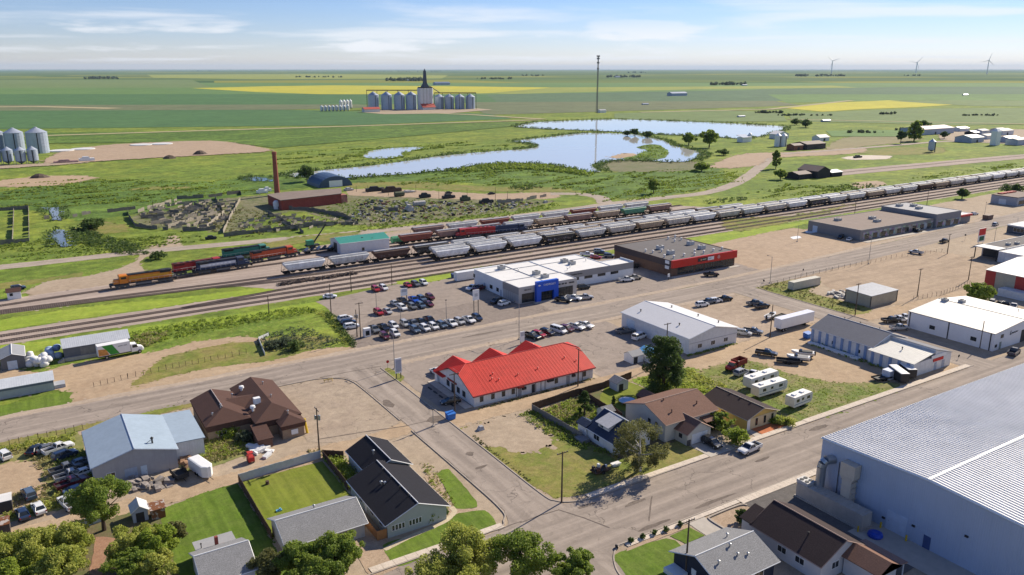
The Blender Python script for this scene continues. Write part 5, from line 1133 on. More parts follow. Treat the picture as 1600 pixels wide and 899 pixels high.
# garden sheds
for lb, b_, wm_, rm_, ax in [('pale blue garden shed with dark double door near the round tree', (8.8, 11.2, 136.2, 139.2), B_STEEL, R_GALVY, 'Y'),
                             ('grey garden shed beside the small bright lawn', (115.6, 119, 137.2, 140.2), W_STEEL, SH_GREY, 'Y'),
                             ('white square shed with grey roof behind the red-roofed building', (130.8, 134.6, 149.6, 153), WHITE, M('grey_felt_roof', (.3, .3, .305)), 'X'),
                             ('white shed with bright blue roof beside the tall tree', (135.2, 139.6, 147.6, 152.6), WHITE, M('sky_blue_roof', (.10, .33, .62), rough=.5), 'Y'),
                             ('small grey lean-to shed behind the navy-roofed cottage', (102.5, 105.3, 125.5, 128.4), W_STEEL, SH_GREY, 'X'),
                             ('small brown-roofed shed behind the large cream house', (115.2, 119, 126.2, 129.6), SH_BROWN, SH_TAN, 'Y')]:
    h = House('garden_shed', lb, 'shed', *b_); h.gable(2.1, .9, ax, wm_, rm_, .2, .08, trim=TRIMW if 'pale blue' in lb else None); h.door('-y', .5, 1.3, 1.7, DARK)
x, y = P(247, 806); one('lean_to', MB().box(x-1.1, x+1.1, y-1.2, y+1.2, 0, 1.7).slab([(x-1.3, y-1.4, 1.95), (x+1.3, y-1.4, 1.95), (x+1.3, y+1.4, 2.15), (x-1.3, y+1.4, 2.15)], .1), M('rusty_sheet', (.40, .36, .33), rust=.9, scale=.8), 'low rusty-roofed lean-to on the big green lawn', 'shed', (x, y, 0))
# fences round the houses
BRWN = M('dark_brown_boards', (.085, .050, .034), rough=.9, var=.25, scale=3); ORNG = M('cedar_boards', (.36, .17, .065), rough=.8, var=.15, scale=3); GREYB = M('grey_boards', (.19, .18, .165), rough=.9, var=.3, scale=3)
fence_run('metal_fence', 'pale corrugated metal fence at the top of the fenced lawn', [(27.6, 141.1), (43.8, 142.3)], 1.7, M('zinc_fence', (.48, .50, .53), rough=.45, rib=('x', .3, .3)), 2.0)
fence_run('board_fence', 'brown board fence between the two green lawns', [(27.5, 140.8), (27.5, 119)], 1.7, BRWN)
fence_run('board_fence', 'dark board fence beside the leafy patch', [(44.2, 142.0), (43.9, 127.5)], 1.7, BRWN)
fence_run('board_fence', 'dark board fence along the alley above the leafy patch', [(44.4, 142.3), (47.6, 139.6)], 1.7, BRWN)
fence_run('board_fence', 'orange cedar fence beside the black-roofed house', [(42.2, 117), (42.2, 109.4)], 1.7, ORNG)
fence_run('board_fence', 'short cedar gate fence at the black-roofed house', [(42.2, 109.3), (43.8, 109.3)], 1.7, ORNG)
fence_run('board_fence', 'dark brown fence along the alley behind the garden', [(92.4, 139.2), (104, 140.2), (114.6, 140.6)], 1.8, BRWN)
fence_run('board_fence', 'dark brown fence behind the small bright lawn', [(114.8, 140.7), (124, 142)], 1.8, BRWN)
fence_run('board_fence', 'grey weathered fence down the side of the garden', [(92.2, 139), (92.8, 128), (93, 121.5)], 1.6, GREYB)
fence_run('board_fence', 'brown fence between garden and small bright lawn', [(107, 140.2), (106.2, 128), (104.6, 123.5)], 1.7, BRWN)
fence_run('board_fence', 'brown fence behind the large cream house', [(107, 128.2), (106.4, 124.4)], 1.7, BRWN)
fence_run('metal_fence', 'pale blue metal fence below the wreck yard', [(-16, 137.4), (-4, 138.4), (5.2, 140)], 1.6, M('pale_blue_sheet', (.42, .52, .60), rough=.5))
# ---------------------------------------------------------------- road vehicles
def paint(name, c, rough=.28): return M(name, c, rough=rough, var=.05, scale=.6, spec=.5, coat=.4)
PT = {'white': paint('paint_white', (.72, .72, .71)), 'silver': paint('paint_silver', (.40, .40, .40)), 'grey': paint('paint_grey', (.13, .135, .14)), 'black': paint('paint_black', (.012, .012, .014)),
      'red': paint('paint_red', (.36, .018, .018)), 'maroon': paint('paint_maroon', (.10, .014, .018)), 'blue': paint('paint_blue', (.012, .07, .42)), 'navy': paint('paint_navy', (.020, .034, .075)),
      'slate': paint('paint_slate', (.085, .12, .17)), 'beige': paint('paint_beige', (.42, .38, .30)), 'orange': paint('paint_orange', (.50, .12, .02))}
def section(x, w, zb, zt, k=.93):
    zm = zb+(zt-zb)*.55
    return [(x, -w*.95, zb), (x, -w, zm), (x, -w*k, zt), (x, w*k, zt), (x, w, zm), (x, w*.95, zb)]
def wheel_mesh(r, w):
    mb = MB(); n = 14
    rg = [[(r*f*math.cos(2*math.pi*i/n), y, r*f*math.sin(2*math.pi*i/n)) for i in range(n)] for f, y in ((.86, -w/2), (1, -w/2+.03), (1, w/2-.03), (.86, w/2))]
    mb.loft(rg); return mb
def cabin(body, b, z0, t, z1, gl):
    """glazed cabin: dark glass block, body-coloured pillars and roof"""
    gl.frus(b, z0-.02, t, z1-.03)
    tx0, tx1, ty0, ty1 = t
    body.frus((tx0-.04, tx1+.04, ty0-.03, ty1+.03), z1-.06, (tx0+.12, tx1-.12, ty0+.10, ty1-.10), z1+.03)
    for sy in (0, 1):
        yb, yt = (b[2]-.01, t[2]-.01) if sy == 0 else (b[3]+.01, t[3]+.01)
        for xb, xt in ((b[0], t[0]), (b[1], t[1])): body.tube((xb, yb, z0), (xt, yt, z1), .055, 4)
        for f in (.36, .68) if (b[1]-b[0]) > 2.6 else (.5,): body.tube((b[0]+(b[1]-b[0])*f, yb, z0), (t[0]+(t[1]-t[0])*f, yt, z1), .05, 4)
def make_vehicle(kind, full):
    root = thing(kind, kind, kind)
    body, gl, lin = MB(), MB(), None
    if kind == 'sedan':
        L, w, r = 4.75, .91, .33; wx = (1.42, -1.38)
        body.loft([section(x, ww, zb, zt) for x, ww, zb, zt in ((-2.37, .74, .42, .82), (-2.25, .86, .28, .96), (-1.5, .91, .22, 1.0), (.7, .92, .22, .98), (1.7, .89, .24, .86), (2.2, .80, .30, .74), (2.37, .66, .40, .62))])
        cabin(body, (-1.85, 1.15, -.80, .80), .96, (-1.15, .35, -.60, .60), 1.43, gl)
    elif kind == 'suv':
        L, w, r = 4.75, .95, .37; wx = (1.42, -1.38)
        body.loft([section(x, ww, zb, zt) for x, ww, zb, zt in ((-2.38, .82, .45, 1.0), (-2.3, .92, .32, 1.1), (-1.5, .95, .28, 1.12), (.9, .95, .28, 1.1), (1.8, .93, .30, 1.02), (2.2, .86, .34, .92), (2.36, .74, .45, .75))])
        cabin(body, (-2.28, 1.2, -.86, .86), 1.08, (-1.95, .45, -.68, .68), 1.70, gl)
        for y in (-.62, .62): body.tube((-1.7, y, 1.76), (.3, y, 1.76), .025, 4)
    elif kind == 'van':
        L, w, r = 5.5, 1.0, .37; wx = (1.75, -1.6)
        body.loft([section(x, ww, zb, zt) for x, ww, zb, zt in ((-2.75, .95, .45, 1.25), (-2.6, 1.0, .34, 1.3), (1.5, 1.0, .34, 1.28), (2.2, .96, .36, 1.05), (2.6, .88, .42, .9), (2.75, .74, .5, .75))])
        cabin(body, (-2.7, 1.85, -.93, .93), 1.27, (-2.62, 1.0, -.78, .78), 2.02, gl)
    else:  # pickup
        L, w, r = 5.8, 1.0, .42; wx = (1.85, -1.75)
        body.loft([section(x, ww, zb, zt, .96) for x, ww, zb, zt in ((-.62, 1.0, .42, 1.22), (1.1, 1.0, .42, 1.2), (2.3, .98, .44, 1.12), (2.75, .92, .46, 1.02), (2.9, .82, .55, .9))])
        body.box(-2.85, -.6, -.99, .99, .48, .82)
        for y0_, y1_ in ((-1.0, -.9), (.9, 1.0)): body.box(-2.88, -.58, y0_, y1_, .80, 1.24)
        body.box(-2.9, -2.8, -.9, .9, .5, 1.22)
        cabin(body, (-.66, 1.35, -.93, .93), 1.2, (-.45, .62, -.74, .74), 1.84, gl)
        lin = MB().box(-2.78, -.64, -.89, .89, .823, .86)
    bo = body.build('body', PT['white'], root)
    gl.build('glass', GLASS, root)
    if lin: lin.build('bed_liner', DARK, root)
    for x in wx:
        for s_ in (-1, 1):
            wo = wheel_mesh(r, .24).build('wheel', TYRE, root); wo.location = (x, s_*(w-.10), r)
            if full: ro = MB().tube((0, -.125, 0), (0, .125, 0), r*.6, 10).build('rim', RIM); ro.parent = wo
    if full:
        zl = .66 if kind == 'sedan' else .82
        for s_ in (-1, 1):
            MB().bc(L/2-.1, s_*w*.68, zl-.08, .16, .34, .17).build('headlight', LAMPW, root)
            MB().bc(-L/2+.06, s_*w*.8, zl+.02, .12, .22, .24).build('taillight', LAMPR, root)
        MB().bc(L/2-.03, 0, .5, .1, w*.9, .24).build('grille', DARK, root)
        for s_ in (-1, 1): MB().bc(1.0 if kind != 'pickup' else 1.15, s_*(w+.06), 1.02 if kind == 'sedan' else 1.2, .14, .16, .14).build('mirror', DARK, root)
    return root
PROTO = {(k, f): make_vehicle(k, f) for k in ('sedan', 'suv', 'van', 'pickup') for f in (0, 1)}
CATN = {'sedan': 'car', 'suv': 'car', 'van': 'van', 'pickup': 'pickup truck'}
NAMEN = {'sedan': 'parked_car', 'suv': 'parked_suv', 'van': 'passenger_van', 'pickup': 'pickup_truck'}
def vehicle(kind, colr, px, py, rz, label, group=None, full=None):
    x, y = P(px, py)
    f = (1 if py > 500 else 0) if full is None else full
    o = copy_tree(PROTO[(kind, f)], None, {'body': PT[colr]})
    o.name = NAMEN[kind]; o.location = (x, y, .09); o.rotation_euler = (0, 0, R(rz+random.uniform(-2, 2)))
    tag(o, label, CATN[kind], group); return o
D = -90   # facing the avenue
LOT = 'cars on the dealership lot'
for kd, c, px, py, lb in [
 ('suv','red',587,455,'red suv parked alone with a white one at the back of the car lot'), ('suv','white',599.5,453,'white suv right beside the red one at the back of the lot'),
 ('sedan','red',637,448,'red car, first of three along the back grass'), ('suv','grey',649.5,447,'dark grey suv, middle of three along the back grass'), ('suv','white',662,445,'white suv, last of three along the back grass'),
 ('sedan','silver',617,477,'silver car at the start of the middle double row'), ('pickup','black',629,474,'black pickup in front of the square sign post'), ('pickup','blue',646.5,472,'bright blue pickup in the middle of the car lot'),
 ('suv','slate',659,470,'slate suv right of the bright blue pickup'), ('suv','maroon',672,467.5,'dark maroon suv ending the upper middle row'),
 ('suv','white',628.5,484,'white suv leading the lower middle row'), ('suv','grey',644.5,482.5,'dark grey suv below the bright blue pickup'), ('suv','slate',658,480.5,'slate suv third in the lower middle row'), ('sedan','maroon',670.5,478,'maroon car ending the lower middle row'),
 ('suv','red',591.5,491.5,'dark red suv of the lone pair in the lot'), ('sedan','silver',605.5,489.5,'silver car of the lone pair in the lot'),
 ('suv','maroon',601,529,'maroon suv at the front left corner of the lot'), ('suv','white',617.5,525,'white suv beside the front maroon one'),
 ('suv','slate',648.5,519,'slate blue suv first in the long front row'), ('suv','white',664,516.5,'white suv second in the long front row'), ('suv','white',677.5,514,'white suv third in the long front row'), ('suv','slate',690.5,511.5,'slate suv fourth in the long front row'),
 ('pickup','white',705,509,'white pickup fifth in the long front row'), ('suv','silver',718,506,'silver suv sixth in the long front row'), ('pickup','white',733,503.5,'white pickup seventh in the long front row'), ('suv','navy',745.5,500,'dark blue suv ending the long front row'),
 ('pickup','grey',585,518.5,'dark grey pickup beside the white kiosk'), ('pickup','black',599.5,516,'black pickup behind the front maroon suv'), ('suv','white',615,512.5,'white suv behind the front white suv'),
 ('suv','silver',633,509.5,'silver suv in the second row near the lamp post'), ('pickup','grey',646,509.5,'grey pickup behind the long front row'), ('pickup','black',658,507.5,'black pickup behind the second front-row suv'), ('pickup','black',671,504,'black pickup at the end of the second row')]:
    vehicle(kd, c, px, py, D, lb, LOT)
for kd, c, px, py, rz, lb in [
 ('suv','white',540,501,0,'white suv furthest of three parked sideways'), ('suv','navy',545,507.5,0,'dark suv between two white ones parked sideways'), ('suv','white',549.5,513.5,0,'white suv nearest of three parked sideways'),
 ('sedan','white',515.5,466,-20,'white car alone by the lamp at the lot corner'),
 ('pickup','white',738.5,453,200,'white pickup beside the dealership side wall'), ('pickup','maroon',749,453.5,200,'dark red pickup against the dealership side wall'),
 ('suv','black',775,474,200,'black suv in the shade of the dealership'), ('suv','white',788,477,18,'white suv beside the dealership glass corner'),
 ('pickup','black',880,472,-60,'black pickup in front of the dealership entrance'), ('pickup','white',896,469,-60,'white pickup middle of three before the dealership'), ('pickup','silver',914,468,-25,'silver pickup last of three before the dealership'),
 ('suv','black',912,452,-10,'small black suv under the service windows'), ('pickup','white',979,440,-15,'white pickup front one at the service end'), ('pickup','beige',991,437,-15,'beige pickup behind the white one at the service end'),
 ('pickup','white',917,400.5,-40,'white pickup behind the dealership'), ('sedan','red',931,404.5,-40,'red car behind the dealership'), ('pickup','black',940,399,-40,'black pickup in the cluster behind the dealership'), ('suv','grey',952,402.5,-40,'grey suv ending the cluster behind the dealership'), ('suv','silver',936,395,-40,'silver suv at the back of the cluster behind the dealership'),
 ('suv','black',989,419.5,180,'black suv between dealership and brick store'),
 ('pickup','black',831,529,-75,'black pickup nearest the white roadside sign'), ('suv','red',842,526.5,-75,'red suv second in the row behind the red roof'), ('suv','black',855,523,-75,'black suv third in the row behind the red roof'), ('van','white',873,520,-75,'white passenger van in the row behind the red roof'),
 ('suv','maroon',885.5,517.5,-75,'maroon suv right of the white passenger van'), ('pickup','white',900,514.5,-75,'white pickup next to last in the row'), ('pickup','white',914,512,-75,'white pickup ending the row behind the red roof'),
 ('pickup','grey',977,521,-20,'grey pickup in the shade of the white warehouse'), ('van','white',999,530,15,'white van beside the white warehouse'),
 ('suv','white',1097,479,-10,'small white suv at the rutted lot edge'), ('pickup','slate',1106,475,-10,'slate pickup second in the rutted lot cluster'), ('suv','white',1118,473,-10,'white suv third in the rutted lot cluster'), ('pickup','black',1132,470.5,-10,'black pickup ending the rutted lot cluster'),
 ('pickup','grey',1179,477,-8,'grey pickup further of the lone pair'), ('pickup','black',1190,482,-8,'black pickup nearer of the lone pair'),
 ('suv','silver',1162,524,-60,'silver suv against the warehouse gable'), ('pickup','grey',1176,521.5,-60,'dark pickup beside the warehouse gable'),
 ('pickup','black',1197,556,-55,'black pickup on the tan dirt lot'), ('suv','silver',1157.5,586,10,'silver suv in the weeds below the red dump truck'), ('pickup','white',1176,590,15,'white pickup half hidden behind a travel trailer'),
 ('pickup','black',1392,504,-25,'black pickup left of the right-hand warehouse'), ('pickup','white',1405,503,-35,'white pickup beside the warehouse wall'), ('pickup','white',1413,500,-35,'white pickup second from the warehouse wall'), ('pickup','silver',1405,516,-20,'silver pickup nearest the alley at the warehouse'),
 ('suv','silver',1550,475,20,'silver suv behind the right-hand warehouse roof'), ('pickup','black',1564,486,-20,'long black pickup behind the warehouse roof'), ('suv','black',1568,479,-20,'black suv by the white annex'), ('pickup','white',1583,483,20,'white pickup by the white annex'), ('sedan','silver',1592,495,-10,'silver car at the right edge above the warehouse'), ('pickup','navy',1584,554,10,'navy pickup in front of the right-hand warehouse'),
 ('pickup','black',1111,432,-30,'black pickup in front of the brick store'), ('sedan','white',1327,376,20,'white car beside the grey plaza end'), ('suv','black',1313,373,200,'black suv beside the grey plaza end'), ('suv','black',1435,363,5,'black suv parked along the plaza front'),
 ('pickup','black',1475,379.5,8,'black pickup driving on the far avenue'), ('pickup','silver',1431,397,100,'silver pickup alone on the brown lot edge'), ('suv','silver',1555,353,8,'silver suv driving at the far end of the avenue'), ('sedan','white',1522,336,-15,'white car by the far lamp posts'), ('suv','white',1500,343.5,-10,'white suv at the plaza corner'),
 ('suv','black',1112,697,-92,'black suv on the concrete driveway'), ('pickup','white',1171,706,186,'white pickup parked at the kerb of the lower street'),
 ('suv','white',683,585,100,'white suv behind the red-roofed gable'), ('sedan','black',704,631,170,'black car in the shadow of the red-roofed building'),
 ('suv','white',6,716,110,'white suv at the left edge of the wreck yard'), ('sedan','black',56,707,60,'dark car in the weeds left of the workshop'), ('pickup','white',92,706,20,'white pickup in the weeds near the avenue'), ('suv','navy',102,716,20,'navy suv beside the white wreck near the avenue'),
 ('pickup','maroon',114,760,15,'maroon pickup in the overgrown wreck row'), ('pickup','grey',104,738,12,'grey pickup in the overgrown wreck row'), ('pickup','silver',112,748,12,'silver pickup beside the maroon wreck'), ('pickup','white',107,792,105,'white stripped pickup with open engine bay'),
 ('suv','slate',46,777,100,'slate blue suv on the bare dirt of the wreck yard'), ('sedan','navy',36,808,100,'dark sedan in the weeds at the lower left'), ('sedan','white',61,799,100,'white sedan in the weeds at the lower left'),
 ('suv','navy',29,453,5,'navy pickup-sized suv by the trackside hut')]:
    vehicle(kd, c, px, py, rz, lb)
# overgrown extra wrecks
for i, (px, py, c, lb) in enumerate([(128, 727, 'slate', 'slate wreck beside the workshop wall'), (135, 742, 'white', 'pale wreck against the workshop corner'), (122, 770, 'slate', 'half-hidden blue wreck behind the round tree'), (76, 705, 'grey', 'grey wreck sunk in weeds near the avenue')]):
    vehicle('sedan', c, px, py, 15, lb)
for o in PROTO.values(): drop_tree(o)

# delivery truck
def wheels(root, xs, y, r=.5, w=.28, rims=True):
    for x in xs:
        for s_ in (-1, 1):
            wo = wheel_mesh(r, w).build('wheel', TYRE, root); wo.location = (x, s_*y, r)
            if rims: ro = MB().tube((0, -w/2-.01, 0), (0, w/2+.01, 0), r*.55, 10).build('rim', RIM); ro.parent = wo
def place(o, px, py, rz, z=.08):
    x, y = P(px, py); o.location = (x, y, z); o.rotation_euler = (0, 0, R(rz)); return o
t_ = thing('delivery_truck', 'white box truck with green and wheat graphics on its side', 'truck')
bx = MB().box(-5.6, 2.4, -1.28, 1.28, 1.1, 4.0).build('cargo_box', WHITE, t_)
MB().poly([(-5.5, -1.29, 1.2), (-2.9, -1.29, 1.2), (-3.6, -1.29, 2.9), (-5.5, -1.29, 3.1)]).build('wheat_graphic', M('wheat_print', (.52, .24, .06), var=.45, scale=2), bx)
MB().poly([(-3.4, -1.292, 2.4), (-2.6, -1.292, 1.15), (-.4, -1.292, 1.15), (-2.0, -1.292, 3.9), (-4.6, -1.292, 3.9)]).build('green_graphic', M('green_print', (.045, .26, .035), var=.15), bx)
for k, (a, b_) in enumerate(((-.6, .1), (.2, .5), (.6, .7), (.85, 1.3), (1.35, 1.6))): MB().box(a, b_, -1.30, -1.28, 3.0, 3.22).build('lettering', M('grey_letters', (.25, .25, .27)), bx)
MB().box(-5.5, 4.6, -.5, .5, .55, 1.05).build('chassis', DARK, t_)
cb = MB().loft([section(2.6, 1.15, .7, 2.9), section(4.0, 1.12, .7, 2.8), section(4.3, 1.08, .7, 2.0), section(5.4, .98, .7, 1.75), section(5.8, .8, .75, 1.3)]).build('cab', WHITE, t_)
MB().frus((2.9, 4.32, -1.16, 1.16), 1.85, (2.9, 4.05, -1.12, 1.12), 2.6).build('cab_glass', GLASS, cb)
wheels(t_, (4.6, -3.6), 1.05, .5, .3)
place(t_, 189, 556, 5)
# semi trailer
t_ = thing('semi_trailer', 'long white semi trailer parked in the rutted lot', 'trailer')
MB().box(-7.6, 7.6, -1.28, 1.28, 1.1, 4.0).build('box_body', WHITE, t_); MB().box(-7.62, 7.62, -1.3, 1.3, 3.96, 4.06).build('roof_rail', M('pale_lilac_roof', (.58, .60, .70)), t_)
MB().box(-7.4, 6.5, -.6, .6, .6, 1.1).build('chassis', DARK, t_); wheels(t_, (-6.2, -5.0), 1.0, .5, .4); MB().box(4.2, 4.5, -.9, .9, 0, 1.1).build('landing_gear', DARK, t_)
place(t_, 1240, 512, 1)
def container(label, px, py, rz, L, H, m, cat='container'):
    t_ = thing('shipping_container', label, cat); W = 2.44
    MB().box(-L/2, L/2, -W/2, W/2, .1, H).build('body', m, t_)
    for s_ in (-1, 1): MB().box(-L/2-.04, -L/2, s_*.62-.55, s_*.62+.55, .25, H-.15).build('door', m, t_)
    MB().box(-L/2-.05, L/2+.05, -W/2-.05, -W/2, 0, .16).box(-L/2-.05, L/2+.05, W/2, W/2+.05, 0, .16).build('bottom_rail', DARK, t_)
    return place(t_, px, py, rz)
container('cream shipping container on the grassy corner', 1256, 449, 0, 14.5, 2.9, M('cream_container', (.50, .47, .38), rough=.5, rib=('x', .4, .4)))
container('white container trailer behind the dealership', 752, 433, 1, 22, 3.2, M('white_container', (.66, .67, .68), rough=.5, rib=('x', .4, .3)))
# travel trailers
def rv(label, px, py, rz, L, H=3.0):
    t_ = thing('travel_trailer', label, 'travel trailer', group='travel trailers on the weedy lot')
    b_ = MB().loft([[(x, -1.2, z0), (x, 1.2, z0), (x, 1.2, z1), (x, -1.2, z1)] for x, z0, z1 in ((-L/2, .75, H-.1), (-L/2+.3, .6, H), (L/2-.5, .6, H), (L/2, 1.1, H-.35))]).build('body', M('trailer_white', (.66, .65, .62), rough=.45, streak=.12), t_)
    MB().box(-L/2+.1, L/2-.4, -1.23, 1.23, H-.02, H+.06).build('roof', M('trailer_roof', (.70, .69, .66), rough=.7, var=.08), t_)
    for y in (-1.21, 1.2):
        for a, w_, z, hh in ((-.36, 1.1, 1.7, .7), (-.08, .8, 1.8, .6), (.2, 1.3, 1.7, .7)): MB().box(L*a, L*a+w_, y, y+.015, z, z+hh).build('window', GLASS, t_)
        MB().box(-L/2+.3, L/2-.5, y-.004, y+.02, 1.15, 1.32).build('stripe', M('trailer_stripe', (.16, .22, .32)), t_)
    MB().box(L*.36, L*.36+.65, -1.22, -1.2, .7, 2.5).build('door', M('trailer_door', (.5, .49, .46)), t_)
    for x in (-L*.3, L*.12): MB().bc(x, 0, H+.05, .9, .9, .3).build('roof_unit', WHITE, t_)
    wheels(t_, (-.5, .45), 1.0, .36, .22, False); MB().tube((L/2-.2, -.7, .6), (L/2+1.2, 0, .5), .06, 5).tube((L/2-.2, .7, .6), (L/2+1.2, 0, .5), .06, 5).build('hitch', DARK, t_)
    return place(t_, px, py, rz)
rv('white travel trailer, furthest back of the three on the weedy lot', 1188, 602, 2, 10.4)
rv('white travel trailer with roof units, middle of the three', 1201, 616, 0, 10.0)
rv('short white travel trailer standing nearest the lower street', 1247, 634, 4, 7.0)
# red dump truck
t_ = thing('dump_truck', 'old red dump truck with red box on the weedy lot', 'truck')
RT = M('old_truck_red', (.34, .03, .022), rough=.5, var=.2)
b_ = MB().box(-3.4, .6, -1.2, -1.1, 1.1, 2.5).box(-3.4, .6, 1.1, 1.2, 1.1, 2.5).box(-3.4, -3.3, -1.1, 1.1, 1.1, 2.5).box(.5, .6, -1.1, 1.1, 1.1, 2.6).box(-3.3, .5, -1.1, 1.1, 1.1, 1.25).build('box_body', M('rusty_box_red', (.22, .028, .02), rust=.3), t_)
MB().lathe(-1.5, 0, [(1.0, 1.26), (.7, 1.6), (.05, 1.8)], 10).build('load', WHITE, b_)
c_ = MB().loft([section(.8, 1.0, .7, 1.5), section(2.1, 1.0, .7, 1.5), section(3.4, .85, .7, 1.35), section(3.6, .75, .8, 1.1)]).build('cab', RT, t_)
MB().frus((.85, 2.2, -.9, .9), 1.48, (.95, 1.9, -.78, .78), 2.2).build('cab_glass', GLASS, c_); MB().box(.92, 1.95, -.8, .8, 2.2, 2.28).build('cab_roof', RT, c_)
MB().box(-3.3, 3.2, -.4, .4, .5, .85).build('chassis', DARK, t_); wheels(t_, (2.6, -2.2), .95, .48, .3)
place(t_, 1149, 577, 188)
# enclosed and flat trailers
def trailer(label, px, py, rz, L, H, m, flat=False, vnose=False, W=1.1):
    t_ = thing('utility_trailer' if flat else 'cargo_trailer', label, 'trailer')
    if flat:
        MB().box(-L/2, L/2, -W, W, .5, .62).build('deck', m, t_)
        q = MB().box(-L/2, L/2, -W-.04, -W, .62, .62+H).box(-L/2, L/2, W, W+.04, .62, .62+H).box(L/2, L/2+.04, -W, W, .62, .62+H); q.build('side_rail', DARK, t_)
    else:
        st = [(-L/2, W), (L/2-(1.0 if vnose else .05), W), (L/2, .35 if vnose else W-.03)]
        MB().loft([[(x, -w_, .45), (x, w_, .45), (x, w_, H), (x, -w_, H)] for x, w_ in st]).build('box_body', m, t_)
        MB().loft([[(x, -w_-.02, H+.005), (x, w_+.02, H+.005), (x, w_*.8, H+.1), (x, -w_*.8, H+.1)] for x, w_ in st]).build('roof', WHITE, t_)
        MB().box(-L/2-.03, -L/2, -W+.1, W-.1, .5, H-.1).build('rear_door', m, t_)
    wheels(t_, (-.45, .45), W-.05, .34, .2, False); MB().tube((L/2, 0, .5), (L/2+1.3, 0, .45), .06, 5).build('hitch', DARK, t_)
    return place(t_, px, py, rz)
trailer('white V-nosed cargo trailer beside the workshop lean-to', 316, 741, -75, 6.4, 2.5, WHITE, vnose=True)
trailer('black dump trailer behind the workshop', 281, 746, -80, 4.0, .8, DARK, True)
trailer('black-sided cargo trailer with white roof nearer the street', 1403, 593, -120, 6.4, 2.6, M('black_trailer', (.03, .03, .033), rough=.4))
trailer('black-sided cargo trailer with white roof against the hall', 1414, 586, -120, 6.8, 2.6, bpy.data.materials['black_trailer'])
trailer('flat black trailer carrying a white box by the hall', 1377, 594, 170, 4.8, .3, DARK, True)
x, y = P(1388, 591); one('storage_box', MB().box(x-1.3, x+1.3, y-1.1, y+1.1, .0, 2.3), M('pale_blue_white', (.58, .62, .70)), 'white-blue storage box beside the flat black trailer', 'box', (x, y, 0))
trailer('long black flat trailer on the tan dirt lot', 1231, 568, -48, 6.0, .5, DARK, True)
trailer('low dark trailer left of the white semi trailer', 1219, 498, 10, 5.2, .3, DARK, True)
def boat(label, px, py, rz, dark=False):
    t_ = thing('boat', label, 'boat'); hull = []
    for x, w_, z0, z1 in ((-2.9, 1.0, .7, 1.5), (0, 1.1, .55, 1.5), (1.8, .85, .65, 1.6), (3.0, .15, 1.2, 1.75)): hull.append([(x, -w_*.5, z0), (x, -w_, z1), (x, w_, z1), (x, w_*.5, z0)])
    MB().loft(hull).build('hull', WHITE, t_); MB().box(-2.4, 1.0, -.75, .75, 1.5, 1.56 if not dark else 1.75).build('cover' if dark else 'deck', DARK if dark else M('grey_deck', (.2, .2, .21)), t_)
    MB().frus((.2, 1.2, -.7, .7), 1.5, (.3, .8, -.6, .6), 2.0).build('windscreen', GLASS, t_); MB().bc(-3.05, 0, .7, .4, .4, 1.2).build('outboard_motor', DARK, t_)
    MB().box(-2.6, 3.6, -.5, .5, .35, .5).build('boat_trailer', DARK, t_); wheels(t_, (-.8,), .95, .32, .2, False)
    return place(t_, px, py, rz)
boat('white boat with grey deck on the tan dirt lot', 1247, 565, 130); boat('white boat under a dark cover behind the other one', 1254, 558, 130, True); boat('white boat left of the semi trailer', 1204, 499, 15)

# ---------------------------------------------------------------- railway
RAILM = M('rail_steel', (.16, .12, .10), rough=.45, metal=.5); TIE = M('sleeper_wood', (.12, .09, .075), rough=.95, var=.35, scale=2)
def track(label, line, step=.62, z=.10):
    root = thing('railway_track', label, 'railway track', (line[0][0], line[0][1], 0)); root['kind'] = 'structure'; del root['category']
    ties = MB(); pos = []
    for a, b_ in zip(line, line[1:]):
        a, b_ = Vector(a), Vector(b_); d = (b_-a); n = max(1, int(d.length/step)); d.normalize(); nn = Vector((-d.y, d.x))
        for i in range(n):
            c = a.lerp(b_, i/n)
            q = [c-d*.13-nn*1.3, c+d*.13-nn*1.3, c+d*.13+nn*1.3, c-d*.13+nn*1.3]
            zt = z+random.uniform(-.02, .02)
            ties.add([(p.x, p.y, 0) for p in q]+[(p.x, p.y, zt) for p in q], [(4,5,6,7),(0,1,5,4),(1,2,6,5),(2,3,7,6),(3,0,4,7)])
    so = ties.build('sleeper', TIE, root, kind='stuff')
    for s_ in (-.75, .75):
        mb = MB()
        for a, b_ in zip(line, line[1:]):
            d = (Vector(b_)-Vector(a)).normalized(); n = Vector((-d.y, d.x))*s_
            mb.wall((a[0]+n.x, a[1]+n.y), (b_[0]+n.x, b_[1]+n.y), z-.02, z+.17, .09)
        mb.build('rail', RAILM, root)
def LY(y0, k): return lambda X: y0+k*X
T1, T2, T3, H1, H2, H3 = LY(259, .02), LY(264.7, .02), LY(271.5, .02), LY(277.8, .0225), LY(283.4, .0222), LY(289.4, .0215)
def ln(f, a, b_, n=6): return [(a+(b_-a)*i/n, f(a+(b_-a)*i/n)) for i in range(n+1)]
track('nearest main line track', ln(T1, -80, 720)); track('second main line track', ln(T2, -80, 720))
track('yard track between main line and grain cars', [(40, 266), (75, 271.5), (110, 273.8)]+ln(T3, 130, 720))
track('track under the front row of grain cars', [(55, 286), (90, 281), (130, 280.9)]+ln(H1, 150, 720))
track('track under the second row of grain cars', [(-80, 293), (10, 290), (60, 287), (110, 286)]+ln(H2, 130, 720))
track('track under the third row of grain cars', [(-80, 294.8), (0, 293.4), (60, 291.3)]+ln(H3, 80, 340))
track('locomotive track', [(-80, 297), (-10, 300.5), (25, 304.3), (46, 307.2), (75, 310.5), (110, 311.6)])
track('track of the second orange locomotive', [(40, 306.4), (60, 312), (78, 317.2), (100, 320.2), (112, 321)]); track('nearer siding of the far freight cars', [(134, 316), (220, 316), (320, 318)]); track('farther siding of the far freight cars', [(134, 328), (230, 329), (320, 329.5)])
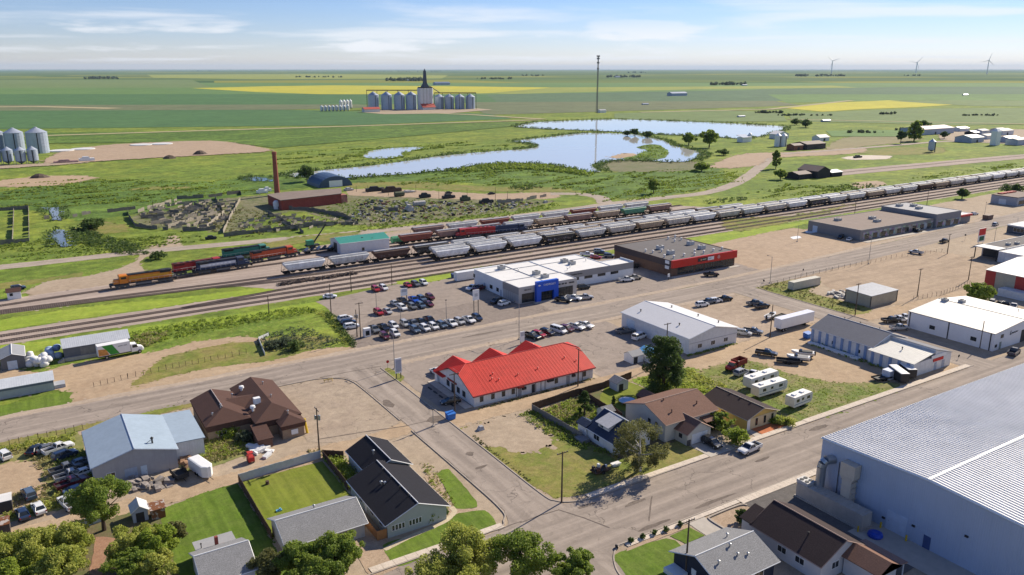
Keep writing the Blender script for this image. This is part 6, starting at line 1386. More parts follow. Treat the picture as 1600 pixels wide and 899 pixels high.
track('spur track beyond the train', pp([(1292, 272.5), (1400, 262), (1600, 244), (1750, 234)]), 1.2)

def railpaint(name, c, rust=.25, graf=0.0, rib=None):
    m, t, b = nodes(name); v = ocoord(t)
    oi = t.nodes.new('ShaderNodeObjectInfo'); mp = t.nodes.new('ShaderNodeVectorMath'); mp.operation = 'ADD'
    cx = t.nodes.new('ShaderNodeCombineXYZ'); t.links.new(nmath(t, 'MULTIPLY', oi.outputs['Random'], 90), cx.inputs[0]); t.links.new(v, mp.inputs[0]); t.links.new(cx.outputs[0], mp.inputs[1]); w = mp.outputs[0]
    cc = mixc(t, maprange(t, noise(t, w, .5, 4), .35, .65), sc(c, .82), sc(c, 1.12))
    st = noise(t, stretch(t, w, (2.5, 2.5, .15)), 1.2, 5, .6)
    cc = mixc(t, maprange(t, st, .50, .72, 0, .75*min(1, rust*2.2)), cc, (.14, .085, .055))
    if graf:
        sp = t.nodes.new('ShaderNodeSeparateXYZ'); t.links.new(v, sp.inputs[0])
        low = maprange(t, sp.outputs[2], 3.1, 2.7)
        gm = nmath(t, 'MULTIPLY', maprange(t, noise(t, stretch(t, w, (.9, .9, 1.1)), .9, 4, .7, 1.5), .54, .58), low)
        hue = t.nodes.new('ShaderNodeTexNoise'); hue.inputs['Scale'].default_value = .6; t.links.new(w, hue.inputs['Vector'])
        hsn = t.nodes.new('ShaderNodeHueSaturation'); hsn.inputs['Saturation'].default_value = 1.1; hsn.inputs['Value'].default_value = .5; t.links.new(hue.outputs['Color'], hsn.inputs['Color'])
        cc = mixc(t, nmath(t, 'MULTIPLY', gm, graf), cc, hsn.outputs[0])
    t.links.new(cc, b.inputs['Base Color']); b.inputs['Roughness'].default_value = .6; b.inputs['Specular IOR Level'].default_value = .3
    if rib:
        sp2 = t.nodes.new('ShaderNodeSeparateXYZ'); t.links.new(v, sp2.inputs[0]); fr = nmath(t, 'FRACT', nmath(t, 'DIVIDE', sp2.outputs[0], rib)); tri = maprange(t, nmath(t, 'ABSOLUTE', nmath(t, 'SUBTRACT', fr, .5)), .36, .46)
        bp = t.nodes.new('ShaderNodeBump'); bp.inputs['Strength'].default_value = .8; bp.inputs['Distance'].default_value = .12; t.links.new(tri, bp.inputs['Height']); t.links.new(bp.outputs[0], b.inputs['Normal'])
    _mats[name] = m; return m
HC = {'clean white': railpaint('hopper_white', (.74, .74, .74), .10, .4), 'pale grey': railpaint('hopper_pale', (.60, .60, .58), .3, .45), 'grey graffitied': railpaint('hopper_graffiti', (.58, .58, .56), .3, .95), 'rust-streaked': railpaint('hopper_rusty', (.54, .50, .45), .75, .4, 1.2),
      'tan': railpaint('hopper_tan', (.40, .31, .22), .45, .2, 1.2), 'dark brown': railpaint('hopper_brown', (.085, .045, .035), .3, .2), 'black graffitied': railpaint('hopper_black', (.035, .033, .034), .3, 1.0), 'red brown': railpaint('hopper_red', (.20, .05, .035), .3, .1), 'green': railpaint('hopper_green', (.06, .24, .15), .2, .6), 'mauve brown': railpaint('hopper_mauve', (.24, .15, .13), .3, .3)}
ROOFL = railpaint('hopper_roof', (.60, .58, .55), .35); BOGIE = M('bogie_dark', (.025, .022, .02), rough=.9)
def bogie(mb, x):
    for s_ in (-.75, .75):
        mb.box(x-1.1, x+1.1, s_-.12, s_+.12, .45, .85)
        for dx in (-.85, .85): mb.tube((x+dx, s_-.07, .62), (x+dx, s_+.07, .62), .46, 10)
    mb.box(x-.25, x+.25, -1.2, 1.2, .6, 1.05)
def hopper_proto():
    root = thing('hopper_car', 'x', 'freight car')
    def sec(x, zb): return [(x, -1.25, zb), (x, -1.56, zb+(4.0-zb)*.35), (x, -1.56, 3.95), (x, -1.0, 4.38), (x, 0, 4.5), (x, 1.0, 4.38), (x, 1.56, 3.95), (x, 1.56, zb+(4.0-zb)*.35), (x, 1.25, zb)]
    MB().loft([sec(-7.9, 3.5), sec(-6.3, 1.55), sec(6.3, 1.55), sec(7.9, 3.5)]).build('body', HC['pale grey'], root)
    mb = MB()
    for k in range(4):
        x = -4.6+k*3.07; mb.frus((x-.5, x+.5, -.6, .6), .5, (x-1.45, x+1.45, -1.3, 1.3), 1.6)
    mb.build('hopper_chute', BOGIE, root)
    mb = MB().box(-8.7, 8.7, -.35, .35, 1.0, 1.35)
    for s_ in (-1, 1):
        mb.box(s_*8.55-.08, s_*8.55+.08, -1.45, 1.45, 1.0, 1.4)
        for y in (-1.4, 1.4): mb.tube((s_*8.5, y, 1.2), (s_*7.95, y, 3.9), .06, 4); mb.tube((s_*8.5, y, 1.2), (s_*6.6, y, 1.9), .06, 4)
    mb.build('underframe', BOGIE, root)
    for s_ in (-1, 1): mb = MB(); bogie(mb, s_*6.9); mb.build('bogie', BOGIE, root)
    MB().box(-7.6, 7.6, -.38, .38, 4.42, 4.62).build('hatch_trough', ROOFL, root)
    for y in (-.95, .95): MB().box(-7.8, 7.8, y-.14, y+.14, 4.52, 4.58).build('running_board', GALV, root)
    return root
HP = hopper_proto()
ORD = ['first', 'second', 'third', 'fourth', 'fifth', 'sixth', 'seventh', 'eighth', 'ninth', 'tenth', 'eleventh', 'twelfth', 'thirteenth', 'fourteenth', 'fifteenth', 'sixteenth', 'seventeenth', 'eighteenth', 'nineteenth', 'twentieth'] + ['twenty-'+q for q in ('first', 'second', 'third', 'fourth', 'fifth', 'sixth', 'seventh', 'eighth', 'ninth')] + ['thirtieth'] + ['thirty-'+q for q in ('first', 'second', 'third', 'fourth')]
def hopper_row(f, x_start, n, cols, rowname, group, r_):
    for i in range(n):
        x = x_start+9.05+i*18.1; c = cols[i] if i < len(cols) else r_.choice(['pale grey', 'clean white', 'rust-streaked', 'rust-streaked', 'grey graffitied', 'tan', 'dark brown'])
        o = copy_tree(HP, None, {'body': HC[c]}); o.name = 'hopper_car'; o.location = (x, f(x), .25); o.rotation_euler = (0, 0, math.atan(.0222))
        tag(o, '%s grain hopper car, %s from the left in the %s' % (c, ORD[i], rowname), 'freight car', group)
r_ = random.Random(3)
hopper_row(H1, 137.5, 29, ['clean white', 'clean white', 'clean white', 'black graffitied', 'grey graffitied', 'rust-streaked', 'tan', 'rust-streaked', 'clean white', 'rust-streaked', 'pale grey', 'rust-streaked', 'clean white', 'black graffitied', 'pale grey', 'pale grey', 'tan', 'pale grey', 'grey graffitied', 'dark brown', 'tan', 'rust-streaked', 'pale grey', 'pale grey'], 'nearest row', 'grain cars in the nearest row', r_)
hopper_row(H2, 138.5, 29, ['pale grey']*2, 'second row', 'grain cars in the second row', r_)
hopper_row(H3, 79.5, 14, ['clean white', 'grey graffitied', 'dark brown', 'black graffitied'], 'third row', 'grain cars in the third row', r_)
hopper_row(lambda x: 316+.01*(x-134), 138, 9, ['red brown', 'mauve brown', 'red brown', 'pale grey', 'tan', 'mauve brown', 'tan', 'green', 'mauve brown'], 'nearer far siding', 'freight cars on the nearer far siding', r_)
hopper_row(lambda x: 328+.008*(x-134), 150, 8, ['mauve brown', 'pale grey', 'red brown', 'pale grey', 'pale grey', 'red brown', 'pale grey', 'pale grey'], 'farther far siding', 'freight cars on the farther far siding', r_)
drop_tree(HP)
# spine wagon of tank shapes on the yard
x, y = P(625, 379); t_ = thing('tank', 'green storage tank beside the teal-roofed shop', 'tank', (x, y, 0)); MB().tube((x-4, y, 1.6), (x+4, y, 1.6), 1.5, 14).build('shell', M('green_tank', (.06, .28, .15), rough=.5), t_); MB().box(x-3, x-2.4, y-1.2, y+1.2, 0, .8).box(x+2.4, x+3, y-1.2, y+1.2, 0, .8).build('saddle', CONC, t_)

def loco(label, p0, p1, body, cabc, roof, stripe=None, flip=False):
    a, b_ = Vector(P(*p0)), Vector(P(*p1)); d = b_-a; root = thing('locomotive', label, 'locomotive')
    MB().box(-10.8, 10.8, -1.5, 1.5, 1.25, 1.65).build('frame', DARK, root)
    hd = MB().box(-9.6, 5.2, -1.0, 1.0, 1.65, 4.15).build('long_hood', body, root)
    MB().box(-9.7, 5.2, -1.06, 1.06, 4.15, 4.5).box(-9.2, -5.6, -1.45, 1.45, 3.7, 4.55).build('hood_roof', roof, root)
    for k in range(4): MB().lathe(-8.4+k*2.2, 0, [(.7, 4.5), (.7, 4.68), (.02, 4.68)], 10).build('roof_fan', DARK, hd)
    cb = MB().box(5.3, 8.0, -1.5, 1.5, 1.65, 4.3).frus((5.2, 8.1, -1.55, 1.55), 4.3, (5.4, 7.9, -1.1, 1.1), 4.6).build('cab', cabc, root)
    for y in (-1.52, 1.5): MB().box(5.8, 7.5, y, y+.02, 3.2, 3.95).build('side_window', GLASS, cb)
    MB().box(8.0, 8.03, -1.2, 1.2, 3.3, 4.0).build('windscreen', GLASS, cb)
    MB().frus((8.04, 10.0, -1.2, 1.2), 1.65, (8.04, 9.6, -1.0, 1.0), 3.1).build('nose', cabc, root)
    if stripe:
        for y in (-1.03, 1.01): MB().box(-8.6, 4.8, y, y+.02, 2.6, 3.6).build('side_panel', stripe, hd)
        for k in range(6): MB().box(-5.5+k*1.5, -4.6+k*1.5, -1.05, -1.03, 2.85, 3.35).build('lettering', WHITE, hd)
    MB().tube((-2.6, 0, .95), (2.6, 0, .95), .85, 10).build('fuel_tank', M('tank_grey', (.26, .26, .27)), root)
    for x in (-7.2, 7.2):
        mb = MB()
        for s_ in (-.85, .85):
            mb.box(x-2.3, x+2.3, s_-.12, s_+.12, .5, 1.0)
            for dx in (-1.7, 0, 1.7): mb.tube((x+dx, s_-.08, .55), (x+dx, s_+.08, .55), .52, 10)
        mb.build('bogie', M('bogie_grey', (.11, .11, .11), rough=.8), root)
    hr = MB()
    for y in (-1.45, 1.45):
        hr.tube((-10.6, y, 2.55), (5.0, y, 2.55), .03, 4); hr.tube((8.4, y, 2.55), (10.6, y, 2.55), .03, 4)
        for k in range(9): hr.tube((-10.6+k*1.9, y, 1.65), (-10.6+k*1.9, y, 2.55), .025, 4)
    hr.build('handrail', WHITE, root); MB().box(-11.1, -10.7, -1.3, 1.3, .5, 1.6).build('pilot', DARK, root); MB().box(10.7, 11.1, -1.3, 1.3, .5, 1.6).build('pilot', DARK, root)
    c = (a+b_)/2; root.location = (c.x, c.y, .25); root.rotation_euler = (0, 0, math.atan2(d.y, d.x)+(math.pi if flip else 0))
ORG = M('loco_orange', (.58, .19, .02), rough=.45, var=.15); ORG2 = M('loco_orange_deep', (.46, .075, .025), rough=.45, var=.15); LRED = M('loco_red', (.36, .025, .025), rough=.45, var=.12); LBLK = M('loco_black', (.018, .018, .02), rough=.6)
loco('bright orange locomotive leading at the left of the yard', (186, 451), (263, 440), ORG, ORG, LBLK, M('loco_yellow', (.62, .30, .03)), True)
loco('red locomotive behind the bright orange one', (277, 431), (345, 420), LRED, LRED, M('loco_dark_red', (.12, .02, .02)), None)
loco('white and dark blue locomotive in front of the red one', (310, 429.5), (386, 418), M('loco_navy', (.03, .045, .09)), M('loco_navy', (.03, .045, .09)), LBLK, M('loco_white', (.56, .58, .62)))
loco('deep orange locomotive nearest the teal-roofed shop', (391, 412), (464, 400), ORG2, ORG2, LBLK, None)
loco('teal and black locomotive mostly hidden behind the others', (350, 408), (420, 398), M('loco_teal', (.05, .20, .17)), M('loco_teal', (.05, .2, .17)), LBLK, None)
loco('red locomotive among the far freight cars', (715, 374), (770, 369), LRED, LRED, LRED, None, True)
loco('dark blue switch locomotive among the far freight cars', (771, 368.5), (815, 364.5), M('loco_navy', (.03, .045, .09)), M('loco_navy', (.03, .045, .09)), M('loco_navy2', (.05, .07, .13)), None)
# crane boom beside the shop
x, y = P(488, 387); t_ = thing('rail_crane', 'old rail crane with raised black boom beside the teal-roofed shop', 'crane', (x, y, 0))
MB().box(x-3, x+3, y-1.3, y+1.3, .8, 1.4).build('deck', DARK, t_); MB().box(x-2.5, x+.5, y-1.2, y+1.2, 1.4, 3.4).build('crane_cab', M('green_tank', (.06, .28, .15)), t_)
for s_ in (-.5, .5): MB().tube((x+.3, y+s_, 1.6), (x+6.5, y+s_*.5, 9.5), .18, 5).build('boom', DARK, t_)
mb = MB(); bogie(mb, x*0); 
mb.v = [(p[0]+x, p[1]+y, p[2]) for p in mb.v]; mb.build('bogie', BOGIE, t_)
x, y = P(502, 394); t_ = thing('flat_wagon', 'black flat wagon with slanted dark plates beside the teal-roofed shop', 'freight car', (x, y, 0))
MB().box(x-8, x+6, y-1.4, y+1.4, 1.0, 1.4).build('deck', DARK, t_)
for k in range(5): MB().slab([(x-7+k*2.6, y-1.3, 1.5), (x-5.6+k*2.6, y-1.3, 2.6), (x-5.6+k*2.6, y+1.3, 2.6), (x-7+k*2.6, y+1.3, 1.5)], .12).build('plate', DARK if k % 2 else G_STEEL, t_)
for k in (-6, 4): MB().box(x+k-1.1, x+k+1.1, y-.9, y+.9, .2, 1.0).build('bogie', BOGIE, t_)
# heap of old sleepers between the tracks
mb = MB(); a, b_ = Vector(P(436, 446)), Vector(P(556, 428))
for k in range(260):
    c = a.lerp(b_, random.random()); an = random.uniform(0, 3.14); d = Vector((math.cos(an), math.sin(an)))*1.2; zz = random.uniform(.1, .9); off = random.gauss(0, .6)
    mb.tube((c.x-d.x, c.y-d.y+off, zz), (c.x+d.x, c.y+d.y+off, zz+random.uniform(-.2, .3)), .14, 4)
one('sleeper_heap', mb, TIE, 'long dark heap of old railway sleepers between the tracks', 'heap', (a.x, a.y, 0))['kind'] = 'stuff'
# ---------------------------------------------------------------- poles, lamps, signs
def height_at(bx, by, ty):
    X, Y = P(bx, by); lo, hi = 0.0, 200.0
    gy = X*_s+Y*_c
    for _ in range(50):
        m = (lo+hi)/2; dz = m-CAM_H; zc_ = gy*math.cos(PITCH)-dz*math.sin(PITCH); yy = 449.5-FPX*(dz*math.cos(PITCH)+gy*math.sin(PITCH))/zc_
        if yy > ty: lo = m
        else: hi = m
    return lo
def pole(bx, by, ty, label, arms=1, axis='y', box=False, r=.15, tilt=0):
    X, Y = P(bx, by); h_ = height_at(bx, by, ty); t_ = thing('utility_pole', label, 'utility pole', (X, Y, 0))
    MB().tube((X, Y, 0), (X+tilt, Y, h_), r*1.15, 8, r*.75).build('shaft', WOODP, t_)
    for k in range(arms):
        z = h_-.35-k*1.0; a = MB()
        if axis == 'y': a.box(X-.06, X+.06, Y-1.2, Y+1.2, z, z+.13)
        else: a.box(X-1.2, X+1.2, Y-.06, Y+.06, z, z+.13)
        a.build('crossarm', WOODP, t_)
        for s_ in (-1.1, -.5, .5, 1.1): MB().lathe(X+(s_ if axis == 'x' else 0), Y+(s_ if axis == 'y' else 0), [(.05, z+.13), (.06, z+.3), (.02, z+.34)], 6).build('insulator', GALV, t_)
    if box: MB().lathe(X+.4, Y-.1, [(.28, h_-2.6), (.28, h_-1.6), (.05, h_-1.5)], 10).build('transformer', GALV, t_); MB().lathe(X-.3, Y+.2, [(.22, h_-2.4), (.22, h_-1.6), (.05, h_-1.5)], 10).build('transformer', GALV, t_)
for a in [(499.5,712,638,'wooden pole with transformers beside the brown building',1,'y',True), (877.5,786,706,'wooden pole with crossarm on the vacant lot corner',1,'x'), (711,652,583,'wooden pole beside the blue dumpster',1,'x'),
          (903,604,545,'wooden pole against the red-roofed building',1,'y'), (1040,566,505,'wooden pole behind the tall tree',1,'x'), (1203,528,477,'wooden pole in the alley by the white semi trailer',0), (1336,493,443,'wooden pole at the corner of the tan shed',1,'x'),
          (1433,464,420,'wooden pole by the wire fence of the brown lot',1,'x'), (1513,438,401,'wooden pole with two crossarms at the brown lot edge',2,'x'), (1480,397,366,'wooden pole beside the far avenue fence',1,'x'), (1531,544,502,'bare pole beside the white warehouse wall',0),
          (563.6,529,473,'taller of the twin poles at the car lot corner',1,'x'), (558,527,484,'shorter of the twin poles at the car lot corner',0,'x',True), (420.5,490,463,'thin trackside pole left of the car lot',0), (517.5,490,444,'trackside pole at the back corner of the car lot',0),
          (549,456,424,'trackside pole behind the red suv',0), (612.5,446,414,'trackside pole behind the middle of the car lot',0), (1335,338,315,'trackside pole left of the grey plaza',1,'x'), (1448,321,297,'trackside pole behind the grey plaza',1,'x'), (1071,900,812,'pole with crossarm in front of the navy house',1,'x')]:
    pole(*a)
for i, (x, y, t) in enumerate([(650,301,289),(686,317,297),(730,311,296),(774,314,293),(557,300,290),(575,302,290),(607,306,293),(793,312,299),(240,332,310)]):
    pole(x, y, t, ['first thin pole by the brick building', 'second thin scrapyard pole', 'third thin scrapyard pole', 'fourth thin scrapyard pole', 'thin pole behind the ruined brick corner', 'thin pole right of the ruined brick corner', 'thin pole beside the dark sheds', 'last thin pole before the board fence', 'lone pole inside the curved cattle pen'][i], 0, r=.12)
LAMPS = M('lamp_post_steel', (.30, .29, .28), rough=.5, metal=.5)
def lamp(bx, by, ty, label, arm=1.6, ang=90, c=None):
    X, Y = P(bx, by); h_ = height_at(bx, by, ty); t_ = thing('lamp_post', label, 'lamp post', (X, Y, 0)); d = Vector((math.cos(R(ang)), math.sin(R(ang))))
    MB().tube((X, Y, 0), (X, Y, h_), .11, 8, .07).build('shaft', c or LAMPS, t_); MB().bc(X, Y, 0, .5, .5, .35).build('footing', CONC, t_)
    if arm: MB().path([(X, Y, h_-.5), (X+d.x*arm*.3, Y+d.y*arm*.3, h_-.1), (X+d.x*arm, Y+d.y*arm, h_)], .05, 5).build('arm', c or LAMPS, t_)
    q = (X+d.x*arm, Y+d.y*arm); MB().bc(q[0], q[1], h_-.1, .5, .35, .16).build('lamp_head', DARK, t_)
for a in [(588.7,491,459,'lamp post between the lone pair of cars'), (626.5,506,484,'short lamp post in the middle of the car lot',0), (697.5,501,469,'lamp post behind the long front row',0), (811,531,474,'curved street lamp near the white roadside sign',2.4,90), (616.5,577,524,'street lamp at the mouth of the side street',2,90),
          (1203,443,401,'street lamp at the grassy corner',2,90), (1357,413,370,'street lamp opposite the grey plaza',2,90), (1245.5,378,353,'lamp post in the bare reddish lot',0), (1553,380,355,'street lamp near the big red sign',2,90), (1588,359,340,'street lamp at the far right shop',2,90), (1538,338,316,'tall thin lamp by the far parked cars',0), (677,167+500,640,'low path light at the red-roofed forecourt',0)]:
    lamp(*a)
def panel_sign(label, x0, x1, ytop, ybot, bx, by, m, parts=(), legs=2, lm=None, th=.25):
    """panel facing the photographer's side of the avenue (normal -Y)"""
    X, Y = P(bx, by); zt_, zb_ = height_at(bx, by, ytop), height_at(bx, by, ybot); sx = ((x1-x0)/2)/FPX*math.hypot(X, Y)*1.15
    t_ = thing('road_sign' if legs == 1 else 'sign_board', label, 'sign', (X, Y, 0))
    po = MB().box(X-sx, X+sx, Y-th/2, Y+th/2, zb_, zt_).build('panel', m, t_)
    for (u0, u1, v0, v1, mm) in parts: MB().box(X-sx+2*sx*u0, X-sx+2*sx*u1, Y-th/2-.03, Y-th/2, zb_+(zt_-zb_)*v0, zb_+(zt_-zb_)*v1).build('sign_face', mm, po)
    for k in range(legs): xx = X if legs == 1 else X-sx*.7+1.4*sx*k; MB().tube((xx, Y, 0), (xx, Y, zt_-.1 if legs > 1 else zb_+.1), .12, 6).build('post', lm or DARK, t_)
SGB = M('sign_blue', (.05, .10, .30))
panel_sign('square white dealer sign on two posts in the car lot', 627, 637, 451, 462, 632, 476, WHITE, [(.12, .88, .5, .88, M('sign_grey', (.45, .46, .48)))])
panel_sign('tall white dealer sign on posts beside the front row', 739, 749, 453, 469, 744, 492, WHITE, [(.25, .75, .35, .65, M('sign_grey', (.45, .46, .48)))])
panel_sign('white and blue sign on the small corner island', 619, 629, 560, 583, 623, 592, WHITE, [(.08, .92, .1, .9, M('sign_bluegrey', (.36, .38, .44)))])
panel_sign('white roadside sign beside the parked row', 813, 820, 518, 534, 816, 538, WHITE, [(.1, .9, .55, .9, M('sign_grey', (.45, .46, .48)))])
panel_sign('big red and white sign with green oval near the far shops', 1525.5, 1540, 357, 378, 1532, 381, WHITE, [(.0, 1.0, .5, 1.0, M('sign_red', (.6, .04, .03))), (.15, .85, .08, .42, M('sign_green', (.03, .13, .07)))], 2, WHITE)
panel_sign('small pole sign beside the brick store corner', 1043, 1046.5, 428, 433, 1044.5, 438, WHITE, (), 1)
def stop(bx, by, ty, label, m, ang):
    X, Y = P(bx, by); h_ = height_at(bx, by, ty); t_ = thing('road_sign', label, 'road sign', (X, Y, 0)); MB().tube((X, Y, 0), (X, Y, h_), .05, 6).build('post', GALV, t_)
    d = Vector((math.cos(R(ang)), math.sin(R(ang)), 0)); MB().tube((X, Y, h_-.4)+d*.06 if False else (X+d.x*.06, Y+d.y*.06, h_-.4), (X+d.x*.1, Y+d.y*.1, h_-.4), .42, 8).build('plate', m, t_)
STOPR = M('stop_red', (.45, .02, .02))
stop(606, 577, 563, 'red stop sign at the mouth of the side street', STOPR, -90); stop(1254, 431, 420, 'small dark road sign at the wire fence', DARK, -90); stop(1193.5, 442, 437, 'low dark road sign at the grassy corner', DARK, 180); stop(1497, 562, 554, 'road sign at the hall corner', DARK, -90); stop(1507.5, 376, 366, 'dark road sign beside the far avenue', DARK, 180); stop(964, 857, 851, 'small triangular sign at the street corner', DARK, 180)
t_ = thing('kiosk', 'white and dark kiosk box at the car lot corner', 'kiosk', (*P(573.5, 526), 0)); X, Y = P(573.5, 526)
MB().bc(X, Y, 0, 2.0, 1.2, 2.6).build('cabinet', WHITE, t_); MB().box(X-.6, X+.6, Y-.64, Y-.601, .5, 1.9).build('screen', GLASS, t_)
# dumpsters and boxes
def dumpster(label, px, py, m, sx=2.0, sy=1.5, hh=1.4, lid=True):
    X, Y = P(px, py); t_ = thing('dumpster', label, 'dumpster', (X, Y, 0))
    MB().frus((X-sx/2+.1, X+sx/2-.1, Y-sy/2+.1, Y+sy/2-.1), .1, (X-sx/2, X+sx/2, Y-sy/2, Y+sy/2), hh).build('bin', m, t_)
    if lid: MB().slab([(X-sx/2-.03, Y-sy/2-.03, hh+.05), (X+sx/2+.03, Y-sy/2-.03, hh+.05), (X+sx/2+.03, Y+sy/2+.03, hh+.3), (X-sx/2-.03, Y+sy/2+.03, hh+.3)], .06).build('lid', DARK if m is WHITE else m, t_)
    for s_ in (-1, 1): MB().box(X+s_*sx*.3-.08, X+s_*sx*.3+.08, Y-.5, Y+.5, 0, .12).build('skid', DARK, t_)
DBL = M('dumpster_blue', (.02, .14, .48), rough=.5)
dumpster('bright blue dumpster at the alley mouth', 704, 655, DBL); dumpster('blue dumpster behind the car lot', 709.5, 434, M('dumpster_navy', (.03, .06, .16))); dumpster('white box beside the blue dumpster behind the lot', 724, 431, WHITE, 2.2, 2, 2)
dumpster('blue dumpster at the end of the pilastered hall', 1262, 528, DBL, 2.4, 1.8); dumpster('blue skip under the round tree', 1519, 470, DBL, 4.5, 2, 1.3, False); dumpster('brown skip by the far lamp posts', 1543, 343, M('skip_brown', (.14, .09, .07)), 5, 3, 2.4, False)
# heap of white bulk bags
BAG = M('bulk_bag_white', (.68, .68, .67), rough=.85, var=.1, bump=.5); BAGB = M('bulk_bag_blue', (.30, .40, .55), rough=.8, var=.2, bump=.5)
k = 0
for i in range(40):
    blue = i >= 26; px = random.uniform(70, 94) if blue else random.uniform(43, 78); py = random.uniform(552, 564) if blue else random.uniform(562, 576)
    X, Y = P(px, py); z = 0 if i % 3 else 1.0
    prof = [(.65, 0), (.92, .2), (1.0, .75), (.85, 1.3), (.35, 1.5), (.05, 1.52)]
    o = one('bulk_bag', MB().lathe(X, Y, [(r*random.uniform(.85, 1.15), z+q*1.05) for r, q in prof], 9), BAGB if blue else BAG, 'blue bulk bag in the heap beside the storage shed' if blue else 'white bulk bag in the heap near the small dark shed', 'bag', (X, Y, z), 'heap of blue bulk bags' if blue else 'heap of white bulk bags')
    o.data.shade_smooth()
# wire fence posts along the avenue
def wire_fence(label, pts, n, hgt=1.4, m=None):
    m = m or WOODP; pts = pp(pts); t_ = thing('wire_fence', label, 'fence', (*pts[0], 0)); wr = MB()
    L = sum((Vector(b)-Vector(a)).length for a, b in zip(pts, pts[1:])); k = 0
    for a, b in zip(pts, pts[1:]):
        a, b = Vector(a), Vector(b); q = max(1, round(n*(b-a).length/L))
        for i in range(q+1): p = a.lerp(b, i/q); MB().tube((p.x, p.y, 0), (p.x+random.uniform(-.08, .08), p.y, hgt*random.uniform(.9, 1.1)), .06, 5).build('post', m, t_)
        for z in (.4, .8, 1.2): wr.tube((a.x, a.y, z*hgt/1.4), (b.x, b.y, z*hgt/1.4), .012, 3)
    wr.build('wire', M('dull_wire', (.12, .11, .10), rough=.9), t_)
wire_fence('wire fence with leaning posts along the dirt yard', [(147,605),(200,592),(260,578),(330,564),(385,553)], 22); wire_fence('post and wire fence round the grassy corner', [(1205,447),(1260,432),(1310,421),(1355,412)], 16, 1.6, DARK); wire_fence('wire fence along the alley of the brown lot', [(1427,469),(1470,462),(1515,445)], 16, 1.6)
wire_fence('post fence along the far avenue edge', [(1360,412),(1400,403),(1480,393)], 14, 1.5); wire_fence('wire fence beside the wreck yard', [(0,700),(60,688),(130,672)], 9, 1.5)
fence_run('garden_fence', 'pale curved garden fence in the overgrown lot', pp([(414,556),(404,532),(420,525)]), 1.0, TRIMW, 2.0)
# old pens
PEN = M('weathered_pen_boards', (.15, .14, .125), rough=.95, var=.3, scale=1.5); PENL = M('bleached_pen_boards', (.30, .265, .215), rough=.95, var=.25, scale=1.5)
def zp(pts, ox, oy, s): return [P(ox+x/s, oy+y/s) for x, y in pts]
def pen(label, pts, m, ox=200, oy=290, s=4.444, hgt=2.1): fence_run('board_fence', label, zp(pts, ox, oy, s), hgt, m, 3.0, False, .08, ruin=.45)
for lb, pts, m in [('dark board fence along the top of the cattle pens', [(340,95),(560,85),(780,55),(790,75)], PEN), ('pale board fence on the upper left of the pens', [(70,190),(200,150),(340,108)], PENL), ('curved dark fence round the left end of the pens', [(0,185),(8,225),(50,285),(130,300),(280,310)], PEN), ('dark fence along the lower edge of the pens', [(380,318),(530,315),(610,305)], PEN),
  ('longest bleached chute fence inside the pens', [(160,275),(280,255),(450,222),(600,190)], PENL), ('second bleached chute fence inside the pens', [(280,300),(450,245),(620,200)], PENL), ('short bleached fence piece inside the pens', [(410,298),(500,268)], PENL), ('steep bleached fence piece inside the pens', [(550,292),(670,195)], PENL), ('long leaning pale fence right of the pens', [(662,335),(720,210),(780,105)], PENL),
  ('dark inner fence near the left of the pens', [(90,230),(330,215)], PEN), ('dark inner fence in the upper pens', [(180,185),(460,195)], PEN), ('dark slanted inner fence of the pens', [(440,125),(560,185)], PEN), ('dark steep inner fence of the pens', [(605,90),(660,190)], PEN),
  ('long dark fence along the gravel lane', [(665,358),(860,335),(1130,305),(1320,282),(1600,270)], PEN), ('long grey fence below the brick building', [(1000,165),(1250,172),(1420,205),(1550,240)], PEN), ('broken slanted fence near the lane', [(960,190),(1060,245),(1220,335)], PEN)]: pen(lb, pts, m)
for lb, pts, m in [('dark fence in the middle of the scrapyard', [(235,245),(430,255)], PEN), ('pale board fence at the end of the scrapyard', [(1080,200),(1230,190),(1405,158)], PENL), ('dark fence at the left of the scrapyard', [(0,268),(60,285),(110,308)], PEN)]: pen(lb, pts, m, 520, 270, 4.21)
for lb, pts in [('square corral fence, upper side, at the left edge', [(-10,330),(45,327)]), ('square corral fence, right side, at the left edge', [(45,327),(46,377)]), ('square corral fence, lower side, at the left edge', [(46,378),(-10,384)]), ('corral divider fence at the left edge', [(22,330),(20,380)]), ('short dark fence right of the stream', [(114,340),(142,334)]), ('short dark fence left of the stream', [(60,345),(78,342)]), ('dark fence piece beside the curved pen', [(159,334),(212,327)])]:
    fence_run('board_fence', lb, pp(pts), 2.0, PENL if 'right side' in lb or 'divider' in lb else PEN, 3.0, False, .08, ruin=.3)
# scrap
r_ = random.Random(11)
SCR = [DARK, M('scrap_grey', (.22, .22, .21), var=.4), M('scrap_rust', (.16, .075, .045), rough=.9, var=.4), M('scrap_pale', (.42, .40, .37), var=.3), M('scrap_olive', (.09, .10, .055)), BOGIE]
mb = [MB() for _ in SCR]
yard = [(560,312),(760,318),(860,316),(790,328),(690,340),(600,348),(545,345),(560,325)]
def inpoly(p, poly):
    c = False; n = len(poly)
    for i in range(n):
        (x1, y1), (x2, y2) = poly[i], poly[i-1]
        if (y1 > p[1]) != (y2 > p[1]) and p[0] < (x2-x1)*(p[1]-y1)/(y2-y1)+x1: c = not c
    return c
def scatter(poly_px, n, rr):
    w = pp(poly_px); xs, ys = [p[0] for p in w], [p[1] for p in w]; out = []
    while len(out) < n:
        p = (rr.uniform(min(xs), max(xs)), rr.uniform(min(ys), max(ys)))
        if inpoly(p, w): out.append(p)
    return out
